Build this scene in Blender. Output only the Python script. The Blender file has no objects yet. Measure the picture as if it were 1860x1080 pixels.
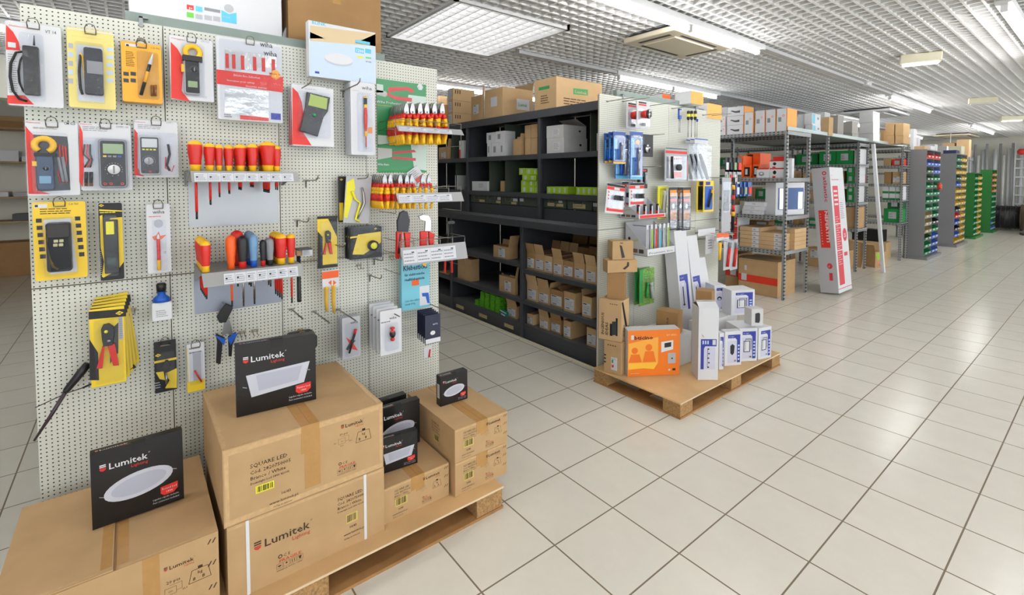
import bpy, math, random
from mathutils import Vector, Matrix
PI = math.pi
random.seed(7)
C = bpy.context.scene.collection
SC = bpy.context.scene

# ------------------------------------------------------------------ camera
YAW, PITCH, ROLL, FPX, PPX, PPY = -0.8689, -0.0422, 0.0024, 888.69, 987.96, 358.99
CAM = Vector((1.4369, -1.2766, 1.4893))
def cam_axes():
    cy, sy, cp, sp = math.cos(YAW), math.sin(YAW), math.cos(PITCH), math.sin(PITCH)
    cr, sr = math.cos(ROLL), math.sin(ROLL)
    f = Vector((sy*cp, cy*cp, sp)); rt = Vector((cy, -sy, 0)); u = rt.cross(f)
    return cr*rt + sr*u, -sr*rt + cr*u, -f
RX, RY, RZ = cam_axes()
cd = bpy.data.cameras.new('camera'); cam = bpy.data.objects.new('camera', cd); C.objects.link(cam)
cam.matrix_world = Matrix.Translation(CAM) @ Matrix((RX, RY, RZ)).transposed().to_4x4()
cd.sensor_fit = 'HORIZONTAL'; cd.sensor_width = 36; cd.lens = FPX/1860*36
cd.shift_x = (930-PPX)/1860; cd.shift_y = -(540-PPY)/1860
cd.clip_start = 0.02; cd.clip_end = 200
SC.camera = cam

# ------------------------------------------------------------------ light and exposure
w = bpy.data.worlds.new('world'); SC.world = w; w.use_nodes = True
w.node_tree.nodes['Background'].inputs[0].default_value = (0.90, 0.955, 1.0, 1)
w.node_tree.nodes['Background'].inputs[1].default_value = 2.4
SC.view_settings.view_transform = 'Standard'; SC.view_settings.look = 'None'
SC.view_settings.exposure = 0.32; SC.view_settings.gamma = 1.0
SC.view_settings.use_curve_mapping = False
TUBE_E, PANEL_E = 22.0, 1.5

# ------------------------------------------------------------------ measuring: a photo point on a real plane -> metres
def P(u, v, ax, val):
    d = RX*((u-PPX)/FPX) + RY*(-(v-PPY)/FPX) - RZ
    i = 'xyz'.index(ax); t = (val-CAM[i])/d[i]
    return CAM + d*t

# ------------------------------------------------------------------ materials
_M = {}
def nn(nt, t, **k):
    n = nt.nodes.new(t)
    for a, b in k.items(): setattr(n, a, b)
    return n
def mat(name, col, rough=.5, metal=0.0, noise=0.0, nscale=20, spec=None, emit=None, es=0, coat=0, bump=0, alpha=None, trans=None):
    if name in _M: return _M[name]
    m = bpy.data.materials.new(name); m.use_nodes = True; nt = m.node_tree
    b = nt.nodes['Principled BSDF']
    b.inputs['Roughness'].default_value = rough; b.inputs['Metallic'].default_value = metal
    b.inputs['Base Color'].default_value = (*col, 1)
    if spec is not None: b.inputs['Specular IOR Level'].default_value = spec
    if coat: b.inputs['Coat Weight'].default_value = coat; b.inputs['Coat Roughness'].default_value = .1
    if emit: b.inputs['Emission Color'].default_value = (*emit, 1); b.inputs['Emission Strength'].default_value = es
    if trans: b.inputs['Transmission Weight'].default_value = trans
    tc = nn(nt, 'ShaderNodeTexCoord')
    nz = nn(nt, 'ShaderNodeTexNoise'); nz.inputs['Scale'].default_value = nscale; nz.inputs['Detail'].default_value = 4
    nt.links.new(tc.outputs['Object'], nz.inputs['Vector'])
    if noise:
        mr = nn(nt, 'ShaderNodeMapRange'); mr.inputs[1].default_value = .3; mr.inputs[2].default_value = .7
        mr.inputs[3].default_value = 1-noise; mr.inputs[4].default_value = 1+noise
        nt.links.new(nz.outputs['Fac'], mr.inputs[0])
        mx = nn(nt, 'ShaderNodeVectorMath', operation='SCALE'); mx.inputs[0].default_value = col
        nt.links.new(mr.outputs[0], mx.inputs['Scale']); nt.links.new(mx.outputs[0], b.inputs['Base Color'])
    if bump:
        bp = nn(nt, 'ShaderNodeBump'); bp.inputs['Strength'].default_value = bump; bp.inputs['Distance'].default_value = .003
        nt.links.new(nz.outputs['Fac'], bp.inputs['Height']); nt.links.new(bp.outputs[0], b.inputs['Normal'])
    _M[name] = m; m.diffuse_color = (*col, 1)
    return m
def srgb(r, g, b):
    f = lambda c: ((c/255)/12.92) if c/255 <= .04045 else ((c/255+.055)/1.055)**2.4
    return (f(r), f(g), f(b))
def cm(name, r, g, b, **k):      # material from an sRGB colour
    return mat(name, srgb(r, g, b), **k)

card = cm('cardboard', 190, 156, 112, rough=.85, noise=.06, nscale=9, bump=.1)
card2 = cm('cardboard_light', 204, 170, 126, rough=.85, noise=.05, nscale=9)
card3 = cm('cardboard_dark', 166, 128, 84, rough=.85, noise=.06, nscale=9)
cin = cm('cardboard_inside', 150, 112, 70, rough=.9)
tape = cm('brown_packing_tape', 186, 142, 84, rough=.25, noise=.05, nscale=40)
tapeg = cm('shiny_clear_tape', 208, 172, 126, rough=.12, noise=.08, nscale=60)
ink = cm('dark_ink', 72, 52, 36, rough=.8)
black = cm('black_print', 22, 21, 22, rough=.5)
blackg = cm('black_gloss_card', 26, 24, 25, rough=.28)
red = cm('red_print', 226, 50, 40, rough=.45)
redink = cm('red_ink', 205, 70, 50, rough=.7)
white = cm('white_card', 220, 221, 225, rough=.6)
whiteg = cm('white_gloss', 224, 226, 229, rough=.3)
offw = cm('off_white_card', 208, 208, 208, rough=.7, noise=.03)
greyw = cm('pale_grey_card', 184, 185, 190, rough=.7)
grey = cm('grey_print', 140, 142, 148, rough=.6)
dgrey = cm('dark_grey_plastic', 58, 60, 66, rough=.45)
bplast = cm('black_plastic', 30, 30, 32, rough=.4)
yellow = cm('yellow_print', 240, 205, 40, rough=.4)
ylab = cm('yellow_label', 236, 226, 50, rough=.5)
yplast = cm('yellow_plastic', 246, 190, 30, rough=.35)
rplast = cm('red_plastic', 214, 38, 30, rough=.32)
orange = cm('orange_print', 247, 150, 40, rough=.45)
orangep = cm('orange_plastic', 240, 96, 30, rough=.4)
blue = cm('blue_print', 46, 60, 160, rough=.45)
blueb = cm('blue_plastic', 28, 90, 190, rough=.4)
cyan = cm('cyan_print', 96, 196, 226, rough=.45)
lblue = cm('pale_blue_print', 196, 214, 234, rough=.4)
green = cm('green_print', 36, 150, 74, rough=.45)
lime = cm('lime_print', 160, 200, 40, rough=.5)
chrome = mat('chrome_steel', (.50, .50, .51), rough=.22, metal=1)
steel = mat('brushed_steel', (.40, .40, .41), rough=.35, metal=1)
wire = mat('hook_wire', (.30, .285, .26), rough=.4, metal=.9)
galv = cm('galvanised_steel', 150, 154, 156, rough=.45, metal=.5, noise=.12, nscale=50)
shelfk = cm('charcoal_enamel', 60, 62, 68, rough=.45, noise=.05)
lcd = cm('lcd_green', 150, 172, 130, rough=.2)
lcdb = cm('lcd_blue', 110, 150, 180, rough=.2)
tagw = cm('price_paper', 210, 212, 218, rough=.5)

def plastic():
    if 'clear_blister' in _M: return _M['clear_blister']
    m = bpy.data.materials.new('clear_blister'); m.use_nodes = True; nt = m.node_tree; nt.nodes.clear()
    o = nn(nt, 'ShaderNodeOutputMaterial'); mx = nn(nt, 'ShaderNodeMixShader'); t = nn(nt, 'ShaderNodeBsdfTransparent')
    g = nn(nt, 'ShaderNodeBsdfGlossy'); g.inputs['Roughness'].default_value = .12; g.inputs['Color'].default_value = (1, 1, 1, 1)
    t.inputs['Color'].default_value = (.95, .96, .98, 1)
    lw = nn(nt, 'ShaderNodeLayerWeight'); lw.inputs['Blend'].default_value = .35
    mr = nn(nt, 'ShaderNodeMapRange'); mr.inputs[3].default_value = .008; mr.inputs[4].default_value = .22
    tc = nn(nt, 'ShaderNodeTexCoord'); nz = nn(nt, 'ShaderNodeTexNoise'); nz.inputs['Scale'].default_value = 18
    bp = nn(nt, 'ShaderNodeBump'); bp.inputs['Strength'].default_value = .35; bp.inputs['Distance'].default_value = .01
    nt.links.new(tc.outputs['Object'], nz.inputs['Vector']); nt.links.new(nz.outputs['Fac'], bp.inputs['Height'])
    nt.links.new(bp.outputs[0], g.inputs['Normal'])
    nt.links.new(lw.outputs['Fresnel'], mr.inputs[0]); nt.links.new(mr.outputs[0], mx.inputs[0])
    nt.links.new(t.outputs[0], mx.inputs[1]); nt.links.new(g.outputs[0], mx.inputs[2]); nt.links.new(mx.outputs[0], o.inputs[0])
    _M['clear_blister'] = m; return m
clear = plastic()

def dotmat(name, base, hole, px, pz, r, rough=.5, metal=0, sx=1.0, sa=1.0, ax=(0, 2), shift=(0, 0)):
    """sheet with a regular grid of punched holes, in object coordinates along the two given axes"""
    m = bpy.data.materials.new(name); m.use_nodes = True; nt = m.node_tree; b = nt.nodes['Principled BSDF']
    b.inputs['Roughness'].default_value = rough; b.inputs['Metallic'].default_value = metal
    tc = nn(nt, 'ShaderNodeTexCoord'); sp = nn(nt, 'ShaderNodeSeparateXYZ'); nt.links.new(tc.outputs['Object'], sp.inputs[0])
    def cell(sock, pitch, sh, stretch=1.0):
        a = nn(nt, 'ShaderNodeMath', operation='MULTIPLY_ADD'); a.inputs[1].default_value = 1/pitch; a.inputs[2].default_value = sh+50
        f = nn(nt, 'ShaderNodeMath', operation='FRACT'); s = nn(nt, 'ShaderNodeMath', operation='SUBTRACT'); s.inputs[1].default_value = .5
        mu = nn(nt, 'ShaderNodeMath', operation='MULTIPLY'); mu.inputs[1].default_value = pitch/stretch
        nt.links.new(sock, a.inputs[0]); nt.links.new(a.outputs[0], f.inputs[0]); nt.links.new(f.outputs[0], s.inputs[0]); nt.links.new(s.outputs[0], mu.inputs[0])
        return mu.outputs[0]
    x = cell(sp.outputs[ax[0]], px, shift[0], sa); z = cell(sp.outputs[ax[1]], pz, shift[1], sx)
    cb = nn(nt, 'ShaderNodeCombineXYZ'); nt.links.new(x, cb.inputs[0]); nt.links.new(z, cb.inputs[1])
    ln = nn(nt, 'ShaderNodeVectorMath', operation='LENGTH'); nt.links.new(cb.outputs[0], ln.inputs[0])
    lt = nn(nt, 'ShaderNodeMath', operation='LESS_THAN'); lt.inputs[1].default_value = r; nt.links.new(ln.outputs['Value'], lt.inputs[0])
    mx = nn(nt, 'ShaderNodeMixRGB'); mx.inputs[1].default_value = (*base, 1); mx.inputs[2].default_value = (*hole, 1)
    nt.links.new(lt.outputs[0], mx.inputs[0]); nt.links.new(mx.outputs[0], b.inputs['Base Color'])
    return m
PITCHM = .01475
peg = dotmat('perforated_pegboard', srgb(212, 213, 202), srgb(40, 36, 30), PITCHM, PITCHM, .0024, rough=.5)
slotx = dotmat('slotted_shelf_edge', srgb(160, 163, 163), srgb(52, 52, 48), .05, .025, .0055, rough=.45, metal=.3, sa=2.6)
slotz = dotmat('slotted_upright', srgb(156, 160, 162), srgb(52, 52, 48), .036, .045, .0062, rough=.45, metal=.3, sx=1.9)

# ------------------------------------------------------------------ mesh builder
_T = {}
def text_mesh(s, bold=0.0):
    k = (s, bold)
    if k not in _T:
        cu = bpy.data.curves.new('lettering', 'FONT'); cu.body = s; cu.resolution_u = 1; cu.offset = bold
        o = bpy.data.objects.new('lettering', cu); me = bpy.data.meshes.new_from_object(o)
        vs = [v.co.copy() for v in me.vertices]; fs = [tuple(p.vertices) for p in me.polygons]
        wd = max([v.x for v in vs], default=0)
        _T[k] = (vs, fs, wd); bpy.data.meshes.remove(me); bpy.data.objects.remove(o); bpy.data.curves.remove(cu)
    return _T[k]
class MB:
    def __init__(s): s.v = []; s.f = []; s.m = []; s.mats = []; s.sm = []; s.T = Matrix.Identity(4)
    def mi(s, m):
        if m not in s.mats: s.mats.append(m)
        return s.mats.index(m)
    def add(s, vs, fs, m, smooth=False):
        b = len(s.v); s.v += [s.T @ Vector(v) for v in vs]; i = s.mi(m)
        for f in fs: s.f.append([b+k for k in f]); s.m.append(i); s.sm.append(smooth)
        return s
    def at(s, T): s.T = T; return s
    def box(s, x0, y0, z0, x1, y1, z1, m, taper=0):
        t = taper
        vs = [(x0, y0, z0), (x1, y0, z0), (x1, y1, z0), (x0, y1, z0), (x0+t, y0+t, z1), (x1-t, y0+t, z1), (x1-t, y1-t, z1), (x0+t, y1-t, z1)]
        return s.add(vs, [(3, 2, 1, 0), (4, 5, 6, 7), (0, 1, 5, 4), (1, 2, 6, 5), (2, 3, 7, 6), (3, 0, 4, 7)], m)
    def rbox(s, x0, y0, z0, x1, y1, z1, m, r=.01, n=3):
        """slab in the xz plane with rounded corners, extruded along y (front y0)"""
        pts = []
        for cx, cz, a0 in ((x1-r, z1-r, 0), (x0+r, z1-r, 90), (x0+r, z0+r, 180), (x1-r, z0+r, 270)):
            for i in range(n+1):
                a = math.radians(a0+90*i/n); pts.append((cx+r*math.cos(a), cz+r*math.sin(a)))
        return s.prism(pts, y0, y1, m, ch=min(r*.4, abs(y1-y0)*.3))
    def prism(s, pts, y0, y1, m, ch=0):
        """outline in xz (counterclockwise seen from the front, -y), y0 front, y1 back; ch rounds the front edge"""
        n = len(pts)
        if ch:
            cx = sum(p[0] for p in pts)/n; cz = sum(p[1] for p in pts)/n
            def sh(p):
                d = math.hypot(p[0]-cx, p[1]-cz) or 1; k = (d-ch)/d
                return (cx+(p[0]-cx)*k, cz+(p[1]-cz)*k)
            vs = [(a, y0, c) for a, c in map(sh, pts)] + [(a, y0+ch, c) for a, c in pts] + [(a, y1, c) for a, c in pts]
            fs = [tuple(range(n)), tuple(range(3*n-1, 2*n-1, -1))]
            for L in (0, n):
                for i in range(n): j = (i+1) % n; fs.append((L+i, L+n+i, L+n+j, L+j))
            return s.add(vs, fs, m)
        vs = [(a, y0, c) for a, c in pts] + [(a, y1, c) for a, c in pts]
        fs = [tuple(range(n)), tuple(range(2*n-1, n-1, -1))] + [(i, n+i, n+(i+1) % n, (i+1) % n) for i in range(n)]
        return s.add(vs, fs, m)
    def cyl(s, p0, p1, r0, m, r1=None, n=12, cap=True):
        r1 = r0 if r1 is None else r1
        return s.tube([p0, p1], [r0, r1], m, n, cap)
    def tube(s, pts, r, m, n=8, cap=True):
        pts = [Vector(p) for p in pts]; k = len(pts)
        rs = r if isinstance(r, (list, tuple)) else [r]*k
        vs = []; u = None
        for i, p in enumerate(pts):
            d = (pts[min(i+1, k-1)]-pts[max(i-1, 0)]).normalized()
            if u is None: u = d.orthogonal().normalized()
            else: u = (u-d*u.dot(d)).normalized()
            w_ = d.cross(u)
            for j in range(n):
                a = 2*PI*j/n; vs.append(p+(u*math.cos(a)+w_*math.sin(a))*rs[i])
        fs = [(i*n+j, i*n+(j+1) % n, (i+1)*n+(j+1) % n, (i+1)*n+j) for i in range(k-1) for j in range(n)]
        if cap: fs += [tuple(range(n-1, -1, -1)), tuple(range((k-1)*n, k*n))]
        return s.add(vs, fs, m, True)
    def lathe(s, prof, m, base=(0, 0, 0), n=14, mats=None):
        """profile of (r, z) turned about z; mats: material for each band"""
        bx, by, bz = base; k = len(prof)
        vs = [(bx+r*math.cos(2*PI*j/n), by+r*math.sin(2*PI*j/n), bz+z) for r, z in prof for j in range(n)]
        b = len(s.v)
        for i in range(k-1):
            mm = mats[i] if mats else m
            fs = [(i*n+j, i*n+(j+1) % n, (i+1)*n+(j+1) % n, (i+1)*n+j) for j in range(n)]
            if i == 0: s.add(vs, fs, mm, True)
            else:
                q = s.mi(mm)
                for f in fs: s.f.append([b+x for x in f]); s.m.append(q); s.sm.append(True)
        for f, mm in ((tuple(range(n-1, -1, -1)), mats[0] if mats else m), (tuple(range((k-1)*n, k*n)), mats[-1] if mats else m)):
            s.f.append([b+x for x in f]); s.m.append(s.mi(mm)); s.sm.append(False)
        return s
    # --- printing on a face; F = (origin, right, up, outward)
    def dec(s, F, pts, m, off=.0008):
        o, r, u, n_ = F
        return s.add([o+r*a+u*b+n_*off for a, b in pts], [tuple(range(len(pts)))], m)
    def drect(s, F, a0, b0, a1, b1, m, off=.0008): return s.dec(F, [(a0, b0), (a1, b0), (a1, b1), (a0, b1)], m, off)
    def dell(s, F, a, b, ra, rb, m, off=.0008, n=28, rot=0):
        c, d = math.cos(rot), math.sin(rot)
        return s.dec(F, [(a+ra*math.cos(t)*c-rb*math.sin(t)*d, b+ra*math.cos(t)*d+rb*math.sin(t)*c) for t in (2*PI*i/n for i in range(n))], m, off)
    def text(s, F, a, b, st, size, m, off=.0012, w=None, rot=0, bold=0.0, align='l'):
        vs, fs, wd = text_mesh(st, bold)
        if not vs: return s
        sx = (w/wd if (w and wd) else size); o, r, u, n_ = F
        dx = {'l': 0, 'c': -wd*sx/2, 'r': -wd*sx}[align]
        c, d = math.cos(rot), math.sin(rot)
        out = []
        for v in vs:
            x = v.x*sx+dx; y = v.y*size
            out.append(o+r*(a+x*c-y*d)+u*(b+x*d+y*c)+n_*off)
        return s.add(out, fs, m)
    def lines(s, F, a0, b0, a1, b1, n, m, off=.001, seed=1, t=.35):
        """n rows of small print"""
        rr = random.Random(seed); hh = (b1-b0)/n
        for i in range(n):
            y = b1-hh*(i+.5); L = a0
            e = a0+(a1-a0)*rr.uniform(.7, 1)
            while L < e:
                g = min(e, L+(a1-a0)*rr.uniform(.08, .22)); s.drect(F, L, y-hh*t/2, g, y+hh*t/2, m, off); L = g+(a1-a0)*.025
        return s
    def barcode(s, F, a0, b0, a1, b1, bg, m, seed=1, off=.0009):
        rr = random.Random(seed); s.drect(F, a0, b0, a1, b1, bg, off)
        x = a0+(a1-a0)*.08; e = a1-(a1-a0)*.08; bw = (a1-a0)*.035
        while x < e:
            g = bw*rr.choice((.6, 1, 1.7)); s.drect(F, x, b0+(b1-b0)*.14, min(x+g, e), b1-(b1-b0)*.12, m, off+.0004); x += g+bw*rr.choice((.6, 1, 1.4))
        return s
    def obj(s, name, parent=None, bevel=0, smooth=None, loc=None, rz=0):
        me = bpy.data.meshes.new(name); me.from_pydata([tuple(v) for v in s.v], [], s.f)
        for m in s.mats: me.materials.append(m)
        me.polygons.foreach_set('material_index', s.m)
        me.polygons.foreach_set('use_smooth', s.sm if smooth is None else [smooth]*len(s.f)); me.update()
        o = bpy.data.objects.new(name, me); C.objects.link(o); o.parent = parent
        if loc is not None: o.location = loc
        o.rotation_euler[2] = rz
        if bevel:
            b = o.modifiers.new('bevel', 'BEVEL'); b.width = bevel; b.segments = 2; b.limit_method = 'ANGLE'; b.angle_limit = math.radians(50)
        return o
def V(*a): return Vector(a)
def FF(x=0, z=0, y=0): return (V(x, y, z), V(1, 0, 0), V(0, 0, 1), V(0, -1, 0))         # front face, seen from -y
def FT(x=0, y=0, z=0): return (V(x, y, z), V(1, 0, 0), V(0, 1, 0), V(0, 0, 1))           # top face
def FL(x=0, y=0, z=0): return (V(x, y, z), V(0, -1, 0), V(0, 0, 1), V(-1, 0, 0))         # left side (origin at its back bottom)
def FR(x=0, y=0, z=0): return (V(x, y, z), V(0, 1, 0), V(0, 0, 1), V(1, 0, 0))           # right side (origin at its front bottom)
def thing(name, label, cat, loc=(0, 0, 0), rz=0, group=None):
    o = bpy.data.objects.new(name, None); C.objects.link(o); o.location = loc; o.rotation_euler = (0, 0, rz)
    o.empty_display_size = .05
    return tag(o, label, cat, group)
def tag(o, label, cat, group=None, kind=None):
    o['label'] = label; o['category'] = cat
    if group: o['group'] = group
    if kind: o['kind'] = kind
    return o
def struct(o): o['kind'] = 'structure'; return o
def dup(root, loc=None, rz=None, label=None, group=None):
    def cp(o, par):
        c = o.copy(); C.objects.link(c)
        if par is not None: c.parent = par
        for ch in list(kids.get(o.name, ())): cp(ch, c)
        return c
    kids = {}
    def walk(o):
        for ch in o.children: kids.setdefault(o.name, []).append(ch); walk(ch)
    walk(root); r = cp(root, None)
    if loc is not None: r.location = loc
    if rz is not None: r.rotation_euler[2] = rz
    if label: r['label'] = label
    if group: r['group'] = group
    return r
H90 = PI/2
# ------------------------------------------------------------------ the room
ZC = 2.75
XW, YW = -9.6, 19.0
def floor_mat():
    m = bpy.data.materials.new('beige_ceramic_tiles'); m.use_nodes = True; nt = m.node_tree; b = nt.nodes['Principled BSDF']
    tc = nn(nt, 'ShaderNodeTexCoord'); br = nn(nt, 'ShaderNodeTexBrick')
    mp = nn(nt, 'ShaderNodeMapping'); mp.inputs['Location'].default_value = (70, 70, 0)
    nt.links.new(tc.outputs['Object'], mp.inputs[0]); nt.links.new(mp.outputs[0], br.inputs[0])
    br.offset = 0; br.squash = 1
    for k, v in (('Scale', 1), ('Mortar Size', .0034), ('Mortar Smooth', .1), ('Brick Width', .35), ('Row Height', .35), ('Bias', 0)): br.inputs[k].default_value = v
    br.inputs['Color1'].default_value = (*srgb(233, 228, 215), 1); br.inputs['Color2'].default_value = (*srgb(229, 224, 211), 1)
    br.inputs['Mortar'].default_value = (*srgb(128, 114, 94), 1)
    nz = nn(nt, 'ShaderNodeTexNoise'); nz.inputs['Scale'].default_value = 5; nz.inputs['Detail'].default_value = 9; nz.inputs['Roughness'].default_value = .7
    nt.links.new(tc.outputs['Object'], nz.inputs['Vector'])
    mr = nn(nt, 'ShaderNodeMapRange'); mr.inputs[1].default_value = .3; mr.inputs[2].default_value = .7; mr.inputs[3].default_value = .96; mr.inputs[4].default_value = 1.03
    nt.links.new(nz.outputs['Fac'], mr.inputs[0])
    sc = nn(nt, 'ShaderNodeVectorMath', operation='SCALE'); nt.links.new(br.outputs['Color'], sc.inputs[0]); nt.links.new(mr.outputs[0], sc.inputs['Scale'])
    nt.links.new(sc.outputs[0], b.inputs['Base Color'])
    n2 = nn(nt, 'ShaderNodeTexNoise'); n2.inputs['Scale'].default_value = 45; n2.inputs['Detail'].default_value = 3
    nt.links.new(tc.outputs['Object'], n2.inputs['Vector'])
    m2 = nn(nt, 'ShaderNodeMapRange'); m2.inputs[3].default_value = .14; m2.inputs[4].default_value = .26
    nt.links.new(n2.outputs['Fac'], m2.inputs[0])
    ad = nn(nt, 'ShaderNodeMath', operation='MULTIPLY_ADD'); ad.inputs[1].default_value = .5
    nt.links.new(br.outputs['Fac'], ad.inputs[0]); nt.links.new(m2.outputs[0], ad.inputs[2]); nt.links.new(ad.outputs[0], b.inputs['Roughness'])
    bp = nn(nt, 'ShaderNodeBump'); bp.inputs['Strength'].default_value = .06; bp.inputs['Distance'].default_value = .002
    nt.links.new(n2.outputs['Fac'], bp.inputs['Height']); nt.links.new(bp.outputs[0], b.inputs['Normal'])
    b.inputs['Specular IOR Level'].default_value = .45
    return m
wallm = cm('wall_paint', 226, 224, 212, rough=.8, noise=.02, nscale=2)
struct(MB().box(XW, -8, -.1, 6.5, YW, 0, floor_mat()).obj('floor'))
struct(MB().box(XW-.15, -8, 0, XW, YW+.15, 3.6, wallm).obj('wall_left'))
struct(MB().box(XW, YW, 0, 6.65, YW+.15, 3.6, wallm).obj('wall_back'))
# shop front on the right: low wall, posts, glazing open to daylight
b = MB().box(6.5, -8, 0, 6.65, YW, .12, wallm).box(6.5, -8, 2.62, 6.65, YW, 3.6, wallm)
for i in range(10): b.box(6.5, -8+i*3, .12, 6.65, -7.8+i*3, 2.62, wallm)
struct(b.obj('wall_right'))
b = MB().box(XW, -8.15, 0, 6.65, -8, 3.6, wallm)
struct(b.obj('wall_front'))
# open-cell ceiling: 100 mm grid of deep blades under a slab
cellm = cm('white_ceiling_blades', 246, 246, 246, rough=.6)
slabm = cm('ceiling_void', 120, 106, 94, rough=.9)
PANEL = (P(708, 66, 'z', ZC), P(835, -8, 'z', ZC), P(1035, 51, 'z', ZC), P(905, 98, 'z', ZC))
px0, px1, py0, py1 = -2.85, -1.63, .5, 1.6
b = MB(); HB = .075; th = .008
def openings(x, y): return px0 < x < px1 and py0 < y < py1
for i in range(int((6.5-XW)/.1)):
    x = XW+.05+i*.1
    if px0 < x < px1:
        b.box(x-th, -8, ZC, x+th, py0, ZC+HB, cellm); b.box(x-th, py1, ZC, x+th, YW, ZC+HB, cellm)
    else: b.box(x-th, -8, ZC, x+th, YW, ZC+HB, cellm)
for j in range(int((YW+8)/.1)):
    y = -8+.02+j*.1
    if py0 < y < py1:
        b.box(XW, y-th, ZC+.001, px0, y+th, ZC+HB, cellm); b.box(px1, y-th, ZC+.001, 6.5, y+th, ZC+HB, cellm)
    else: b.box(XW, y-th, ZC+.001, 6.5, y+th, ZC+HB, cellm)
b.box(XW, -8, 3.1, 6.5, YW, 3.2, slabm)
struct(b.obj('ceiling'))

struct(MB().box(-6.4, -8, 2.3, -6.1, -1.5, 2.745, wallm).obj('trim_1'))
# ------------------------------------------------------------------ ceiling fixtures
emt = mat('lit_tube', (1, 1, 1), emit=(1, .99, .975), es=TUBE_E)
emp = mat('lit_diffuser', (1, 1, 1), emit=(1, .99, .97), es=PANEL_E)
frm = cm('fixture_enamel', 225, 225, 226, rough=.4)
t = thing('ceiling_light_panel', 'large square light panel with louvre grid set in the open-cell ceiling', 'ceiling light', ((px0+px1)/2, (py0+py1)/2, ZC))
W2, D2 = (px1-px0)/2, (py1-py0)/2
b = MB()
b.box(-W2, -D2, -.02, W2, -D2+.03, .06, frm).box(-W2, D2-.03, -.02, W2, D2, .06, frm).box(-W2, -D2, -.02, -W2+.03, D2, .06, frm).box(W2-.03, -D2, -.02, W2, D2, .06, frm)
b.obj('frame', t)
MB().box(-W2+.03, -D2+.03, .045, W2-.03, D2-.03, .055, emp).obj('diffuser', t)
b = MB()
for i in range(1, 12):
    x = -W2+2*W2*i/12; b.box(x-.003, -D2+.03, .0, x+.003, D2-.03, .035, frm)
    y = -D2+2*D2*i/12; b.box(-W2+.03, y-.003, .0, W2-.03, y+.003, .035, frm)
b.obj('louvre', t)
def tube_light(x, y0, y1, lab, n=2, grp=None):
    t = thing('fluorescent_light', lab, 'ceiling light', (x, (y0+y1)/2, ZC), 0, grp); h = (y1-y0)/2
    MB().box(-.045, -h-.04, -.05, .045, h+.04, -.001, frm).obj('housing', t)
    L = 2*h/n
    for k in range(n):
        a = -h+k*L+.015; e = a+L-.03
        MB().cyl((0, a+.02, -.075), (0, e-.02, -.075), .022, emt, n=10).obj('tube', t)
        for yy in (a, e-.02): MB().box(-.02, yy, -.098, .02, yy+.02, -.0505, frm).obj('end_cap', t)
    return t
ROW = {-.84: [(-3.4, -1.0), (1.0, 3.32), (7.35, 9.7), (13.4, 16.3)], -2.5: [(-5, -2.6), (3.2, 5.4), (9.5, 11.9), (14.5, 16.9)], -4.45: [(-2.5, -.1), (1.6, 3.6), (8, 10.4), (13, 15.4)],
       .86: [(-5, -2.6), (-1.2, 1.2), (3.4, 5.8), (9.5, 11.9), (14, 16.4)], 2.6: [(-4.5, -2.1), (0, 2.4), (5, 7.4), (11, 13.4), (15.5, 17.9)], 4.6: [(-4, -1.6), (1, 3.4), (7, 9.4)],}  # tubes without a name below: mostly added, largely out of view, to brighten the hall
names = {(-.84, 1.0): 'lit twin tube light nearest the air conditioning cassette', (-.84, 7.35): 'lit tube light above the racks left of the first exit-style box lamp',
         (-.84, 13.4): 'farthest lit tube light near the back wall', (-2.5, 3.2): 'lit tube light above the right pegboard, past the cassette',
         (-4.45, 1.6): 'lit tube light seen over the cartons on the charcoal shelving', (-4.45, -2.5): 'tube light glimpsed between the white box and the big carton on top'}
for x, l in ROW.items():
    for (a, e) in l:
        tube_light(x, a, e, names.get((x, a), 'white fluorescent tube light from the ceiling rows, most of them added to brighten the hall'), 2, None if (x, a) in names else 'tube lights outside the picture')
# dark wiring rails in the rows between the tubes
rail = cm('trunking', 200, 200, 202, rough=.5)
for x, lab in ((-.84, 'pale lighting trunking running between the tubes past the cassette'), (.86, 'pale lighting trunking between tubes at the top right'), (-2.5, 'pale lighting trunking above the right pegboard')):
    l = sorted(ROW[x]); ends = [-7.9]+[q for (a, e) in l for q in (a-.05, e+.05)]+[18.9]
    for k in range(0, len(ends), 2):
        if x == -2.5 and k == 2: ends[k] = 1.7
        a, e = ends[k], ends[k+1]
        tag(MB().box(-.035, 0, -.034, .035, e-a, -.001, rail).obj('cable_trunking', loc=(x, a, ZC)), lab, 'trunking', 'trunking '+str(len(lab)))
# air conditioning cassettes
acm = cm('aged_white_plastic', 226, 214, 190, rough=.5)
def cassette(x0, y0, x1, y1, z, lab, m=acm):
    t = thing('ceiling_cassette', lab, 'air conditioner', ((x0+x1)/2, (y0+y1)/2, z)); W, D = (x1-x0)/2, (y1-y0)/2
    MB().box(-W, -D, 0, W, D, .045, m).obj('panel', t, bevel=.012)
    MB().box(-W*.9, -D*.9, .046, W*.9, D*.9, .07, dgrey).obj('housing', t)
    MB().box(-W*.62, -D*.66, -.012, W*.62, D*.66, .001, m).obj('grille', t, bevel=.008)
    for s_ in (-1, 1):
        MB().box(s_*W*.76-.014, -D*.6, -.002, s_*W*.76+.014, D*.6, .001, dgrey).obj('air_slot', t)
        MB().box(-W*.6, s_*D*.8-.018, -.002, W*.6, s_*D*.8+.018, .001, dgrey).obj('air_slot', t)
cassette(-1.47, 2.1, -.93, 3.0, ZC-.075, 'cream air conditioning cassette below the grid beside the lit tubes')
a = P(1590, 205, 'z', ZC-.03); cassette(a.x-.4, a.y-.6, a.x+.4, a.y+.6, ZC-.075, 'pale ceiling cassette above the white cartons on the racks', frm)
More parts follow.
